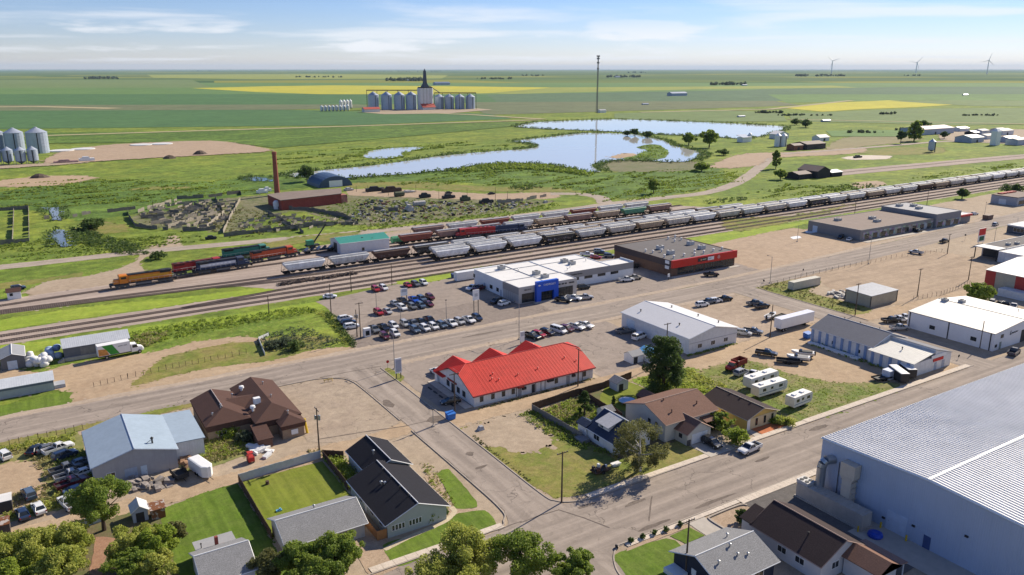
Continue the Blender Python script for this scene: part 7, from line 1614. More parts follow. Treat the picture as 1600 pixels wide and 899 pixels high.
for p in scatter(yard, 520, r_):
    q = r_.randrange(len(SCR)); a = r_.uniform(0, 3.14); L = r_.uniform(.5, 3.2); d = (math.cos(a)*L/2, math.sin(a)*L/2); z = r_.uniform(.05, .9)
    if r_.random() < .5: mb[q].tube((p[0]-d[0], p[1]-d[1], z*.3), (p[0]+d[0], p[1]+d[1], z), r_.uniform(.1, .35), 5)
    else: mb[q].frus((p[0]-L/3, p[0]+L/3, p[1]-L/3, p[1]+L/3), 0, (p[0]-L/4, p[0]+L/5, p[1]-L/4, p[1]+L/4), z+.2)
for q, m in enumerate(SCR):
    o = mb[q].build('scrap', m); tag(o, ['dark metal scrap strewn over the yard', 'silver metal scrap strewn over the yard', 'rusty scrap strewn over the yard', 'pale boards strewn over the scrapyard', 'olive machine scrap strewn over the yard', 'black scrap strewn over the yard'][q], 'scrap', kind='stuff')
for i, (px, py, lb, m, dims) in enumerate([(545,298,'white junk heap behind the brick building',SCR[3],(6,3,2)), (586,299,'black freight box behind the scrapyard lot',DARK,(12,3,3.2)), (612,300,'brown-black wagon body behind the scrapyard lot',M('wagon_brown',(.06,.04,.03)),(13,3,3.6)), (638,301,'low junk row right of the wagon body',SCR[3],(9,3,1.4)),
        (624,307,'olive tank hulk in the scrapyard',SCR[4],(6,3,3)), (664,309,'dark tractor hulk in the scrapyard',DARK,(7,3,3)), (701,310,'black machine hulk beside the thin poles',DARK,(8,3,2.6)), (727,314,'olive machine hulk in the scrapyard',SCR[4],(6,3,3.4)), (768,304,'dark car hulk on the bare scrapyard lot',DARK,(4.6,1.8,1.5)), (701,303,'lone dark hulk on the bare scrapyard lot',DARK,(4.6,1.8,1.6)),
        (655,322,'white rusty tank in the scrapyard',SCR[3],(7,3,3)), (640,330,'leaning pale shed in the scrapyard',SCR[3],(4,4,3.6)), (760,318,'bent dark machine boom in the scrapyard',DARK,(9,2,3)), (410,302,'white trailer beside the brick chimney',WHITE,(7,2.6,2.8)), (418,299,'second white trailer beside the brick chimney',WHITE,(5,2.6,2.8)), (330,374,'dark broken wagon below the pens',DARK,(5,2.2,1.8)),
        (62,278,'dark earth mound in the left pasture',M('earth_mound',(.10,.07,.05)),(14,8,3)), (140,357,'white junk beside the stream bush',SCR[3],(5,3,1.6)), (1340,247,'tires on the pale pad',DARK,(9,3,2.5)), (313,242,'dark dirt pile on the tan yard',M('earth_mound',(.1,.07,.05)),(14,8,4)), (265,248,'brown dirt pile at the edge of the tan yard',M('earth_mound',(.1,.07,.05)),(12,6,3)), (103,255,'white and red machinery on the tan yard',M('scrap_red_white',(.4,.25,.22),var=.5),(18,4,3)), (136,252,'white truck on the tan yard',WHITE,(12,4,4))]):
    X, Y = P(px, py); L, W, H_ = dims; q = MB()
    if 'tank' in lb: q.tube((X-L/2, Y, H_/2), (X+L/2, Y, H_/2), H_/2, 10)
    elif 'pile' in lb or 'mound' in lb: q.lathe(X, Y, [(L/2, 0), (L*.36, H_*.5), (L*.15, H_*.9), (.1, H_)], 11); q.v = [(a+r_.uniform(-.6, .6), Y+(b-Y)*W/L+r_.uniform(-.3, .3), c) for a, b, c in q.v]
    else:
        q.frus((X-L/2, X+L/2, Y-W/2, Y+W/2), .3, (X-L/2+.1, X+L/2-.3, Y-W/2+.1, Y+W/2-.1), H_*.65); q.frus((X-L*.3, X+L*.2, Y-W*.42, Y+W*.42), H_*.65, (X-L*.24, X+L*.12, Y-W*.36, Y+W*.36), H_)
        for dx in (-.3, .3): q.tube((X+L*dx, Y-W/2-.1, .5), (X+L*dx, Y+W/2+.1, .5), .5, 8)
    one('scrap_hulk' if i < 18 else 'yard_object', q, m, lb, 'scrap', (X, Y, 0))
# debris on the grassy corner (white sheets and junk) and behind the workshop
for j, (poly, n, nm, lb) in enumerate([([(1290,458),(1320,455),(1325,468),(1300,466)], 34, 'sheet_stack', 'pale sheet metal pieces beside the tan shed'), ([(190,755),(225,748),(268,752),(262,765),(215,772)], 40, 'workshop_junk', 'mixed junk behind the workshop'), ([(278,712),(300,706),(305,728),(282,735)], 26, 'workshop_junk', 'junk beside the workshop lean-to'), ([(385,700),(420,700),(425,715),(395,718)], 20, 'barrel_junk', 'white drums and junk behind the brown building')]):
    q = MB()
    for p in scatter(poly, n, r_):
        a = r_.uniform(0, 3.14); L = r_.uniform(.5, 2.0); d = Vector((math.cos(a), math.sin(a)))*L/2; e = Vector((-d.y, d.x))*.6; z = r_.uniform(.1, .8)
        q.slab([(p[0]-d.x-e.x, p[1]-d.y-e.y, z), (p[0]+d.x-e.x, p[1]+d.y-e.y, z+.2), (p[0]+d.x+e.x, p[1]+d.y+e.y, z+.3), (p[0]-d.x+e.x, p[1]-d.y+e.y, z)], z*.9)
    tag(q.build(nm, [SCR[3], M('junk_mix', (.25, .22, .2), var=.7, scale=.9), M('junk_brown', (.22, .13, .08), var=.6, scale=.9), BAG][j]), lb, 'junk', kind='stuff')
mb = MB(); X, Y = P(392, 722); t_ = thing('forklift', 'small red forklift behind the brown building', 'forklift', (X, Y, 0)); MB().bc(X, Y, .4, 1.2, 1.8, .9).build('body', M('forklift_red', (.40, .03, .025)), t_); MB().bc(X, Y+.1, 2.0, 1.1, 1.2, .1).build('roof_guard', M('forklift_red', (.4, .03, .025)), t_)
for sx in (-.5, .5):
    for sy in (-.45, .6): MB().tube((X+sx, Y+sy, 1.2), (X+sx, Y+sy, 2.0), .05, 4).build('post', DARK, t_); MB().tube((X+sx-.1, Y+sy, .35), (X+sx+.1, Y+sy, .35), .35, 8).build('wheel', TYRE, t_)
X, Y = P(938, 738); t_ = thing('utility_trailer', 'low trailer heaped with black and white junk on the vacant lot', 'trailer', (X, Y, 0)); MB().bc(X, Y, .4, 3.6, 2.0, .3).build('deck', BRWN, t_)
for k in range(14): a = (X+random.uniform(-1.5, 1.5), Y+random.uniform(-.8, .8)); MB().bc(a[0], a[1], .7, random.uniform(.3, .9), random.uniform(.3, .7), random.uniform(.2, .7)).build('junk_piece', random.choice([DARK, WHITE, SCR[2], DARK]), t_)
for s_ in (-1, 1): MB().tube((X, Y+s_*1.0, .35), (X, Y+s_*1.15, .35), .35, 10).build('wheel', TYRE, t_)
X, Y = P(751, 672); one('roof_cowl', MB().frus((X-.7, X+.7, Y-.6, Y+.6), 0, (X-.3, X+.5, Y-.4, Y+.4), .9), G_STEEL, 'small dark box on the gravel of the vacant lot', 'box', (X, Y, 0)); X, Y = P(962, 728)
one('bath_tub', MB().frus((X-.8, X+.8, Y-.4, Y+.4), .05, (X-1.0, X+1.0, Y-.55, Y+.55), .6), WHITE, 'white tub on the grass under the birch', 'tub', (X, Y, 0))
X, Y = P(980, 631); one('trampoline', MB().lathe(X, Y, [(1.9, .75), (2.0, .8), (2.0, .88), (1.6, .86), (.05, .84)], 18).box(X-1.6, X-1.5, Y-.05, Y+.05, 0, .8).box(X+1.5, X+1.6, Y-.05, Y+.05, 0, .8), GALV, 'round grey trampoline beside the large cream house', 'trampoline', (X, Y, 0))
X, Y = P(418, 757); one('garden_stump', MB().lathe(X, Y, [(.4, 0), (.32, .5), (.35, .7), (.05, .72)], 8), BRWN, 'brown stump on the fenced lawn', 'stump', (X, Y, 0)); X, Y = P(436, 799); one('garden_toy', MB().bc(X, Y, 0, 1.0, .5, .3).bc(X+.2, Y, .3, .3, .3, .25), M('toy_blue', (.15, .4, .6)), 'pale blue toy on the fenced lawn', 'toy', (X, Y, 0))

X, Y = P(4, 797); h = House('cargo_shed', 'white-roofed dark shed cut by the left edge', 'shed', X-5, X+1.6, Y-1.4, Y+1.6); h.gable(2.2, .35, 'X', M('dark_brown_steel', (.06, .05, .05)), R_WHITE, .1, .08)
X, Y = P(2, 832); h = House('cargo_shed', 'rusty brown shed below the white-roofed one', 'shed', X-5, X+1.4, Y-1.6, Y+1.4); h.gable(2.0, .3, 'X', M('dark_brown_steel', (.06, .05, .05)), M('rusty_sheet', (.4, .36, .33)), .1, .08)
X, Y = P(513, 597); t_ = thing('road_barrier', 'low yellow wooden barrier at the gravel lot kerb', 'barrier', (X, Y, 0)); MB().box(X-1.2, X+1.2, Y-.06, Y+.06, .55, .8).build('rail', M('faded_yellow', (.55, .42, .16), var=.2), t_)
for s_ in (-1, 0, 1): MB().tube((X+s_, Y-.25, 0), (X+s_, Y, .9), .05, 4).tube((X+s_, Y+.25, 0), (X+s_, Y, .9), .05, 4).build('leg', M('faded_yellow', (.55, .42, .16)), t_)
for i in range(5): X, Y = 78.2, 151.2+i*2.9; one('wheel_stop', MB().frus((X-.2, X+.2, Y-.85, Y+.85), .05, (X-.12, X+.12, Y-.8, Y+.8), .3), DARK, '%s dark wheel stop beside the red-roofed building' % ('nearest', 'second', 'third', 'fourth', 'farthest')[i], 'wheel stop', (X, Y, 0), 'wheel stops beside the red-roofed building')

# ---------------------------------------------------------------- far structures
BIN = M('bin_galvanised', (.36, .42, .50), rough=.42, metal=.3, var=.12, rib=None); BINR = M('bin_roof', (.42, .46, .52), rough=.4, metal=.3)
def grain_bin(label, x, y, r, h, group=None, legs=False, wm=None):
    t_ = thing('grain_bin', label, 'grain bin', (x, y, 0), group=group); z0 = h*.2 if legs else 0
    if legs: MB().lathe(x, y, [(r*.15, z0*.2), (r, z0)], 14).build('cone', wm or BIN, t_); [MB().tube((x+r*.9*math.cos(a), y+r*.9*math.sin(a), 0), (x+r*.9*math.cos(a), y+r*.9*math.sin(a), z0+.3), r*.05, 5).build('leg', GALV, t_) for a in (0, 1.57, 3.14, 4.71)]
    MB().lathe(x, y, [(r, z0), (r, h*.82)], 20).build('wall', wm or BIN, t_)
    rings = MB()
    for k in range(1, 6): z = z0+(h*.82-z0)*k/6; rings.lathe(x, y, [(r*1.012, z-.08), (r*1.012, z+.08)], 20)
    rings.build('ring', wm or BINR, t_)
    MB().lathe(x, y, [(r*1.03, h*.82), (r*.15, h), (r*.15, h*1.02), (.05, h*1.03)], 20).build('roof', wm or BINR, t_)
    MB().box(x-.4, x+.4, y-r-.25, y-r, 0, h*.8).build('ladder', DARK, t_)
def far(px, py): return P(px, py)
# grain terminal
for i, px in enumerate((584, 604.5, 624.5, 643)): X, Y = far(px, 171.5); grain_bin('%s of four large bins left of the grain terminal tower' % ('first', 'second', 'third', 'fourth')[i], X, Y, 10.4, 33, 'large bins of the grain terminal')
for i, px in enumerate((686.5, 702, 718.5, 735)): X, Y = far(px, 170.5); grain_bin('%s of four large bins right of the grain terminal tower' % ('first', 'second', 'third', 'fourth')[i], X, Y, 9.2, 28, 'large bins of the grain terminal')
X, Y = far(665, 171.5); t_ = thing('grain_terminal', 'tall white grain terminal with dark tapering head tower', 'grain elevator', (X, Y, 0)); GW = M('silo_concrete', (.60, .60, .60), rough=.7, streak=.1)
sx = MB()
for i in range(4):
    for j in range(2): sx.lathe(X-10.5+i*7, Y-3.5+j*7, [(4.0, 0), (4.0, 40)], 14)
sx.build('silo_block', GW, t_); MB().box(X-12.5, X+12.5, Y-6, Y+6, 40, 42).build('gallery', DARK, t_)
MB().frus((X-7, X+7, Y-5, Y+5), 42, (X-3, X+3, Y-3, Y+3), 49).build('headhouse', M('dark_tower', (.07, .08, .11)), t_); MB().frus((X-3, X+3, Y-3, Y+3), 49, (X-1.9, X+1.9, Y-1.8, Y+1.8), 72).build('head_tower', M('dark_tower', (.07, .08, .11)), t_); MB().lathe(X, Y, [(1.6, 72), (.6, 75)], 8).build('tower_cap', M('dark_tower', (.07, .08, .11)), t_)
rr_ = MB().box(X-13, X+13, Y-16, Y-6.1, 0, 5).build('truck_shed', GW, t_); MB().slab([(X-14, Y-17, 5.1), (X+14, Y-17, 5.1), (X+14, Y-6.1, 12), (X-14, Y-6.1, 12)], .4).build('shed_roof', M('terminal_red_roof', (.42, .075, .05)), t_)
for (p0, p1, z) in ((574, 655, 36), (679, 744, 31)):
    a, b = far(p0, 171.5), far(p1, 171.5); g = MB(); g.tube((a[0], a[1], z), (b[0], b[1], z), .9, 4)
    n = 5
    for k in range(n+1): u = k/n; q = (a[0]+(b[0]-a[0])*u, a[1]+(b[1]-a[1])*u); g.tube((q[0], q[1], 0), (q[0], q[1], z), .5, 4)
    g.build('conveyor', DARK, t_)
MB().tube((X+9, Y, 44), (*far(688, 171), 31), .8, 4).build('spout', DARK, t_)
X, Y = far(579, 175.5); h = House('terminal_office', 'low white shed with red roof left of the grain terminal', 'shed', X-14, X+16, Y-6, Y+6); h.gable(5.5, 3, 'X', GW, bpy.data.materials['terminal_red_roof'], .6, .4)
for i in range(8): X, Y = far(503+i*5.8, 174.5-i*.1); grain_bin('%s from the left in the row of small white bins' % ORD[i], X, Y, 2.8, 11 if i < 7 else 12, 'row of small white bins', True, WHITE)
for i in range(4): X, Y = far(533+i*5.0, 172-i*.3); grain_bin('%s of four taller white bins behind the small row' % ORD[i], X, Y, 3.0, 19, 'taller white bins', True, WHITE)
# left grain bins
for i, (px, py, r, hh, lb) in enumerate([(25,238,8.2,22,'big grain bin left of the largest one'), (61,239,9.0,23,'largest grain bin at the edge of the dirt yard'), (-6,238,8.2,22,'big grain bin cut by the left edge'), (14,257,4.0,14,'small hopper bin nearest the left edge'), (34,257,4.0,14,'middle small hopper bin'), (53,256,4.0,14,'right small hopper bin'), (-5,258,4.0,14,'small hopper bin cut by the left edge')]):
    X, Y = P(px, py); grain_bin(lb, X, Y, r, hh, 'grain bins at the left edge', i > 2)
TWH = M('tank_white', (.62, .62, .6), rough=.5)
for i, (px, py) in enumerate([(97,236.5),(130,234),(221,227.5),(253,226)]):
    X, Y = P(px, py); one('bin_pad', MB().lathe(X, Y, [(10.5, 0), (10.5, 1.1), (.1, 1.3)], 24), TWH, '%s white ring foundation on the tan dirt yard' % ('nearest', 'second', 'third', 'farthest')[i], 'foundation', (X, Y, 0), 'white ring foundations')
X, Y = P(1455, 238); grain_bin('small pale bin alone in the far grass', X, Y, 3.2, 12, None, True)
for i, (px, py) in enumerate([(1214.5,229),(1223.5,229)]): X, Y = P(px, py); grain_bin('%s white silo beside the lane bend' % ('left', 'right')[i], X, Y, 3.2, 13, 'white silos at the lane bend', False, WHITE)
X, Y = P(1554, 227); one('silo_block', MB().box(X-4, X+4, Y-3, Y+3, 0, 14).frus((X-4, X+4, Y-3, Y+3), 14, (X-2, X+2, Y-1, Y+1), 16.5), WHITE, 'tall white silo block in the far farmyard', 'silo', (X, Y, 0))
for i, (px, py, L, H_, m) in enumerate([(1575,222,22,6,B_STEEL),(1590,226,26,7,B_STEEL),(1540,217,18,5,W_STEEL),(1500,205,20,5,W_STEEL),(1560,207,16,5,W_STEEL),(1532,210,16,6,W_STEEL),(1518,212,10,5,DARK)]):
    X, Y = P(px, py); h = House('farm_shed', '%s small shed in the far right farmyard' % ORD[i], 'shed', X-L/2, X+L/2, Y-6, Y+6); h.gable(H_*.75, 1.6, 'X', m, M('dull_farm_roof', (.34, .33, .33), rough=.7) if i % 3 else R_GALVX, .4, .3)
X, Y = P(1163, 222); t_ = thing('pump_house', 'white hopper shed at the upper lake shore', 'shed', (X, Y, 0)); MB().box(X-7, X+5, Y-4, Y+4, 0, 5).build('wall', WHITE, t_); MB().slab([(X-8, Y-5, 5.2), (X+6, Y-5, 5.2), (X+6, Y+5, 7.5), (X-8, Y+5, 7.5)], .4).build('roof', GALV, t_); MB().lathe(X+8, Y, [(2, 0), (2, 8), (.2, 9.4)], 12).build('silo', WHITE, t_)
# mast
X, Y = P(932.5, 176.5); hm = height_at(932.5, 176.5, 87); t_ = thing('radio_mast', 'tall thin lattice radio mast behind the upper lake', 'mast', (X, Y, 0)); mb = MB()
for a in (0, 2.09, 4.19): mb.tube((X+1.6*math.cos(a), Y+1.6*math.sin(a), 0), (X+.7*math.cos(a), Y+.7*math.sin(a), hm), .35, 5)
for k in range(24): z = hm*k/24; rr = 1.6-.9*k/24; mb.tube((X-rr, Y, z), (X+rr, Y, z+hm/24), .18, 3); mb.tube((X+rr, Y, z), (X-rr, Y, z+hm/24), .18, 3)
mb.build('lattice', M('mast_steel', (.16, .15, .15), rough=.6), t_)
for z, w in ((hm-1, 3.0), (hm-5, 2.6), (hm-12, 2.2), (hm-22, 1.6)): MB().box(X-w, X+w, Y-.8, Y+.8, z-1.2, z+1.2).build('antenna', M('mast_steel', (.16, .15, .15)), t_)
h = House('mast_hut', 'small white equipment hut at the foot of the mast', 'hut', X+4, X+18, Y-4, Y+4); h.gable(4, 1.5, 'X', WHITE, G_STEEL, .4, .3)
# wind turbines on the horizon
TW = M('turbine_white', (.62, .64, .66), rough=.5)
for i, (bx, by, hubx, hy, a0, lb) in enumerate([(1299,115.5,1301.5,92,20,'left wind turbine on the horizon'), (1431,114,1432.5,90.5,50,'middle wind turbine on the horizon'), (1542,116,1545,88.5,75,'right wind turbine on the horizon')]):
    X, Y = P(bx, by); hh = height_at(bx, by, hy); t_ = thing('wind_turbine', lb, 'wind turbine', (X, Y, 0), group='wind turbines on the horizon'); q = math.hypot(X, Y); px_m = q/FPX
    MB().tube((X, Y, 0), (X, Y, hh), px_m*.7, 10, px_m*.45).build('tower', TW, t_); d = Vector((-X/q, -Y/q)); e = Vector((-d.y, d.x))
    MB().tube((X-d.x*px_m*2, Y-d.y*px_m*2, hh), (X+d.x*px_m*2, Y+d.y*px_m*2, hh), px_m*.7, 8).build('nacelle', TW, t_)
    for k in range(3):
        a = R(a0+120*k); L = px_m*9.5; c = Vector((X+d.x*px_m*2, Y+d.y*px_m*2, hh)); tip = c+Vector((e.x*math.cos(a)*L, e.y*math.cos(a)*L, math.sin(a)*L))
        MB().tube(c, tip, px_m*.38, 5, px_m*.12).build('blade', TW, t_)

# ---------------------------------------------------------------- vegetation
def leaf_mesh(name, centers, radii, n, size, r_, squash=.8, up=.25):
    """n small leaf faces spread through clumps; returns a mesh"""
    k = len(centers); c = np.asarray(centers, float); rad = np.asarray(radii, float)
    w = rad**2.2; idx = r_.choice(k, n, p=w/w.sum())
    d = r_.normal(size=(n, 3)); d /= np.linalg.norm(d, axis=1)[:, None]; rr = (r_.random(n)**.35)[:, None]
    p = c[idx]+d*rr*rad[idx][:, None]*np.array([1, 1, squash])
    nn = d*.5+r_.normal(size=(n, 3))*.6+np.array([0, 0, up]); nn /= np.linalg.norm(nn, axis=1)[:, None]
    a = np.cross(nn, r_.normal(size=(n, 3))); a /= np.linalg.norm(a, axis=1)[:, None]; b = np.cross(nn, a)
    s = size*r_.uniform(.55, 1.35, n)[:, None]
    v = np.stack([p-a*s*.5-b*s*.35, p+a*s*.5-b*s*.3, p+a*s*.4+b*s*.4, p-a*s*.45+b*s*.35], 1).reshape(-1, 3)
    me = bpy.data.meshes.new(name); me.vertices.add(4*n); me.vertices.foreach_set('co', v.ravel().astype(np.float32))
    me.loops.add(4*n); me.loops.foreach_set('vertex_index', np.arange(4*n, dtype=np.int32)); me.polygons.add(n)
    me.polygons.foreach_set('loop_start', np.arange(0, 4*n, 4, dtype=np.int32)); me.polygons.foreach_set('loop_total', np.full(n, 4, np.int32)); me.update(); me.validate(); return me
LEAF = {'mid': leafmat('leaf_mid', (.115, .190, .026), (.300, .365, .062)), 'light': leafmat('leaf_light', (.240, .300, .042), (.500, .500, .120)), 'dark': leafmat('leaf_dark', (.055, .098, .024), (.120, .175, .044)), 'olive': leafmat('leaf_olive', (.125, .135, .040), (.220, .215, .080)),
        'lime': leafmat('leaf_lime', (.220, .300, .032), (.330, .400, .060)), 'straw': leafmat('weed_straw', (.28, .25, .085), (.42, .38, .18)), 'blue': leafmat('leaf_bluegreen', (.07, .10, .06), (.12, .15, .09))}
BARK = M('bark', (.07, .05, .036), rough=.95, var=.35, scale=4); BIRCH = M('birch_bark', (.46, .43, .39), rough=.8, var=.4, scale=3)
def tree(label, px, py, h_, rc, kind='mid', n=4200, leaf=.34, base=.28, shape='round', seed=0, cat='tree', bark=None, name='tree'):
    X, Y = P(px, py); r_ = np.random.default_rng(seed+int(px)*7+int(py)); t_ = thing(name, label, cat, (X, Y, 0)); zc0 = h_*base
    cs, rs = [], []; m = {'round': 60, 'cone': 46, 'tall': 64, 'weep': 40}[shape]
    for i in range(m):
        u = r_.random(); a = r_.uniform(0, 6.283)
        if shape == 'cone': z = u; q = (1-z)**.8
        elif shape == 'tall': z = u; q = (math.sin(math.pi*min(1, z*.85+.12))**.6)*(1.02-.35*z)
        elif shape == 'weep': z = u; q = math.sin(math.pi*min(.98, z*.8+.16))**.5
        else: z = u; q = math.sqrt(max(.05, 1-(2*z-1)**2))
        q *= rc*(r_.uniform(.25, .92) if r_.random() < .8 else r_.uniform(.9, 1.12))
        cs.append((X+q*math.cos(a), Y+q*math.sin(a), zc0+(h_-zc0)*(.08+.84*z))); rs.append(rc*r_.uniform(.13, .30)*(.75 if shape == 'cone' else 1))
    if shape == 'weep':
        for i in range(26): a = r_.uniform(0, 6.283); q = rc*r_.uniform(.55, 1.0); z = r_.uniform(.15, .5); cs += [(X+q*math.cos(a), Y+q*math.sin(a), h_*z+k*.5) for k in range(3)]; rs += [rc*.13]*3
    me = leaf_mesh('crown', [(c[0]-X, c[1]-Y, c[2]) for c in cs], rs, n, leaf, r_, .85); me.materials.append(LEAF[kind]); co = bpy.data.objects.new('crown', me); col.objects.link(co); co.parent = t_
    tb = MB(); tb.tube((X, Y, -.1), (X+r_.uniform(-.2, .2), Y, h_*.72), rc*.075+.06, 8, .05)
    for c in cs[:10]: z0 = h_*r_.uniform(.22, .5); tb.tube((X, Y, z0), (c[0], c[1], max(c[2], z0+.3)), rc*.025+.03, 5, .02)
    tb.build('trunk', bark or BARK, t_); return t_
def bush(label, px, py, h_, rc, kind='mid', n=700, leaf=.3, world_xy=None):
    return tree(label, px, py, h_, rc, kind, n, leaf, .05, 'round', 5, 'shrub', name='shrub')
for a in [
 ('round dark green tree between wreck yard and lawn', 163, 829, 9.2, 4.6, 'mid', 8500), ('light green tree, leftmost of the bottom left grove', 8, 902, 6.5, 4.0, 'light', 6000), ('light green tree second in the bottom left grove', 62, 893, 6.8, 4.0, 'light', 6500), ('light green tree ending the bottom left grove', 113, 880, 6.5, 3.6, 'light', 6000), ('low lime tree in front of the bottom left grove', 28, 926, 5.5, 3.6, 'lime', 5000), ('light tree at the bottom left behind the red walk', 100, 918, 6.2, 3.6, 'light', 5000),
 ('light green tree left of the garden shed lean-to', 208, 884, 6.2, 3.6, 'light', 6000), ('lime green tree beside the big vivid lawn', 250, 880, 6.2, 3.0, 'lime', 5000), ('dark-stemmed tree beside the red walk', 205, 915, 5.6, 3.3, 'mid', 5000), ('light tree at the bottom beside the small grey house', 248, 915, 5.5, 3.0, 'light', 4500), ('sparse olive bush on the vivid lawn edge', 272, 852, 4.0, 2.0, 'olive', 1500),
 ('dense green tree in front of the grey bungalow', 528, 902, 7.2, 4.0, 'mid', 8500), ('dense green tree left of the bungalow front', 470, 912, 6.4, 3.6, 'mid', 7000), ('small olive tree beside the small grey house', 425, 912, 5.0, 3.0, 'olive', 4500), ('green tree at the bottom below the bungalow', 505, 930, 6.0, 3.6, 'mid', 5000),
 ('broad pale green tree at the bottom centre', 726, 918, 9.0, 5.8, 'light', 10500), ('dark open tree right of the broad pale one', 812, 915, 9.0, 4.6, 'mid', 7500), ('small round tree at the bottom of the lower street', 893, 920, 6.2, 3.2, 'mid', 5500), ('pale tree at the bottom edge below the corner lawn', 680, 935, 7.0, 4.0, 'light', 5000)]:
    a = list(a); a[6] = int(a[6]*2.3); tree(*a, leaf=.235)
tree('tall dark green tree behind the large cream house', 1036, 612, 14.5, 6.2, 'dark', 22000, .30, .02, 'tall', 2)
tree('weeping birch with pale trunk beside the lower street', 999, 736, 10.5, 5.2, 'olive', 12000, .22, .2, 'weep', 3, bark=BIRCH)
for a in [('dark spruce tree in the garden behind the cottage', 913, 650, 6.0, 2.7, 'dark', 4500, .26, .05, 'cone'), ('small spruce beside the grey lean-to shed', 958, 640, 3.6, 1.0, 'dark', 1200, .2, .05, 'cone'), ('round tree above the white warehouse', 1525, 475, 7.2, 4.4, 'mid', 6500, .4), ('tall narrow tree at the lane bend', 1212, 264, 15, 4.2, 'mid', 2600, .9, .1, 'tall'), ('round tree beside the collapsed sheds', 1219, 281, 7, 4.5, 'mid', 1600, .8),
          ('biggest tree on the lake embankment', 1108, 231, 17, 9, 'mid', 2600, 1.3), ('second tree on the lake embankment', 1076, 227, 12, 7.5, 'mid', 2000, 1.2), ('small tree on the narrow embankment', 992, 213.5, 9, 6, 'dark', 1200, 1.1), ('left small tree on the narrow embankment', 980, 213, 6, 4, 'dark', 900, 1.0), ('low tree on the narrow embankment', 1012, 216, 7, 6, 'dark', 1000, 1.1), ('lone tree in the meadow above the lane', 1021, 303, 9, 4.0, 'mid', 1600, .8), ('wide bush beside the reed bank', 1096, 268, 6.5, 6, 'mid', 1800, .9), ('dark shrub tree in the gravel by the lane', 1130, 243, 5, 6, 'dark', 1200, .9),
          ('tall tree left of the mauve-roofed shed', 1428, 221, 22, 9, 'mid', 2600, 1.4, .1, 'tall'), ('bushy tree behind the mauve-roofed shed', 1440, 208, 14, 10, 'dark', 1800, 1.5), ('lone pine in the brown pasture', 1407, 225, 13, 5, 'dark', 1400, 1.2, .35), ('first lone bush beyond the upper lake', 1244, 195.5, 8, 7, 'dark', 800, 1.3), ('second lone bush beyond the upper lake', 1259, 199.5, 10, 8, 'dark', 900, 1.3), ('bush beside the white far shed', 1475, 217, 8, 4, 'dark', 700, 1.2),
          ('dark tree behind the quonset hut', 480, 284, 11, 6, 'dark', 1600, .9), ('green tree by the far grassy verge', 1580, 305, 6.5, 6, 'dark', 2200, .7), ('small tree by the far grassy verge', 1503, 311, 6, 4, 'dark', 1500, .7)]:
    tree(*a)
for a in [('bright bush beside the driveway suv', 1150, 694, 3.6, 2.4, 'lime', 2600, .28), ('leafy bush in front of the yellow house wall', 1128, 672, 4.0, 2.6, 'mid', 3200, .28), ('dark low bush beside the cream garage', 1112, 672, 2.4, 1.6, 'dark', 1200, .25), ('small dark shrub beside the driveway ring', 1160, 818, 2.6, 1.3, 'dark', 1400, .22), ('shrub under the corner house windows', 618, 826, 1.6, 1.2, 'dark', 800, .2), ('taller shrub at the corner house gable', 674, 812, 2.4, 1.6, 'mid', 1400, .22), ('shrub right of the corner house windows', 650, 818, 1.5, 1.0, 'dark', 700, .2), ('dark shrub at the corner house corner', 692, 806, 1.4, 1.1, 'dark', 700, .2),
          ('dark bush beside the gravel clearing', 247, 405, 3.2, 3.4, 'dark', 900, .5), ('bush beside the stream junk', 145, 358, 5, 6, 'dark', 1400, .7), ('pale shrub at the yellow house corner', 1228, 664, 1.6, 2.2, 'light', 1200, .25), ('rounded bush at the weedy slope foot', 1212, 662, 1.4, 1.6, 'mid', 900, .25), ('grey-green bush in the overgrown lot', 425, 545, 2.2, 2.6, 'blue', 1500, .3), ('second grey-green bush in the overgrown lot', 445, 540, 2.0, 2.6, 'blue', 1400, .3), ('dark bush in the overgrown lot', 460, 547, 2.6, 2.6, 'dark', 1500, .3),
          ('green bush behind the brown building', 360, 683, 2.6, 2.4, 'lime', 1800, .28), ('blue-green bush beside the brown porch', 385, 690, 2.4, 2.0, 'blue', 1400, .26)]:
    bush(*a)
for i in range(5): X, Y = 76.9+i*2.7, 85.45; bush('%s small dark round shrub along the lower pavement' % ORD[i], *[(986,848),(1004,842),(1023,836),(1040,831),(1062,822.5)][i], .9, .55, 'dark', 420, .16)
# weeds and tall grass as masses
def weeds(name, label, poly, n, hgt, kind, leaf=.35, world=False, seed=1, clump=1):
    r_ = random.Random(seed); rg = np.random.default_rng(seed); w = poly if world else pp(poly); xs, ys = [p[0] for p in w], [p[1] for p in w]; cs = []
    while len(cs) < n:
        p = (r_.uniform(min(xs), max(xs)), r_.uniform(min(ys), max(ys)))
        if inpoly(p, w): cs.append((p[0], p[1], hgt*r_.uniform(.15, .55)))
    me = leaf_mesh(name, cs, [hgt*r_.uniform(.45, 1.0) for _ in cs], int(n*9*clump), leaf, rg, .6, .4); me.materials.append(LEAF[kind])
    o = bpy.data.objects.new(name, me); col.objects.link(o); return tag(o, label, kind='stuff')
weeds('weeds', 'tall pale weeds of the wreck yard', [(-16,149),(4,149),(4,158),(1,168),(3,181),(-16,181),(-3,177),(0,165),(-2,153)], 1000, .8, 'light', .3, True, 2)
weeds('weeds', 'straw weeds of the wreck yard', [(-30,150),(-2,149),(2,160),(0,178),(-30,181),(-6,176),(-3,160)], 700, .7, 'straw', .28, True, 3)
weeds('weeds', 'green weeds among the wrecks', [(-2,155),(5,153),(4.2,171),(-1,172)], 240, .9, 'mid', .3, True, 4)
weeds('weeds', 'yellow flowering weeds beside the brown building', [(20.5,151),(32,152.5),(33,160),(26,162.5),(25.2,156)], 360, .8, 'straw', .26, True, 5)
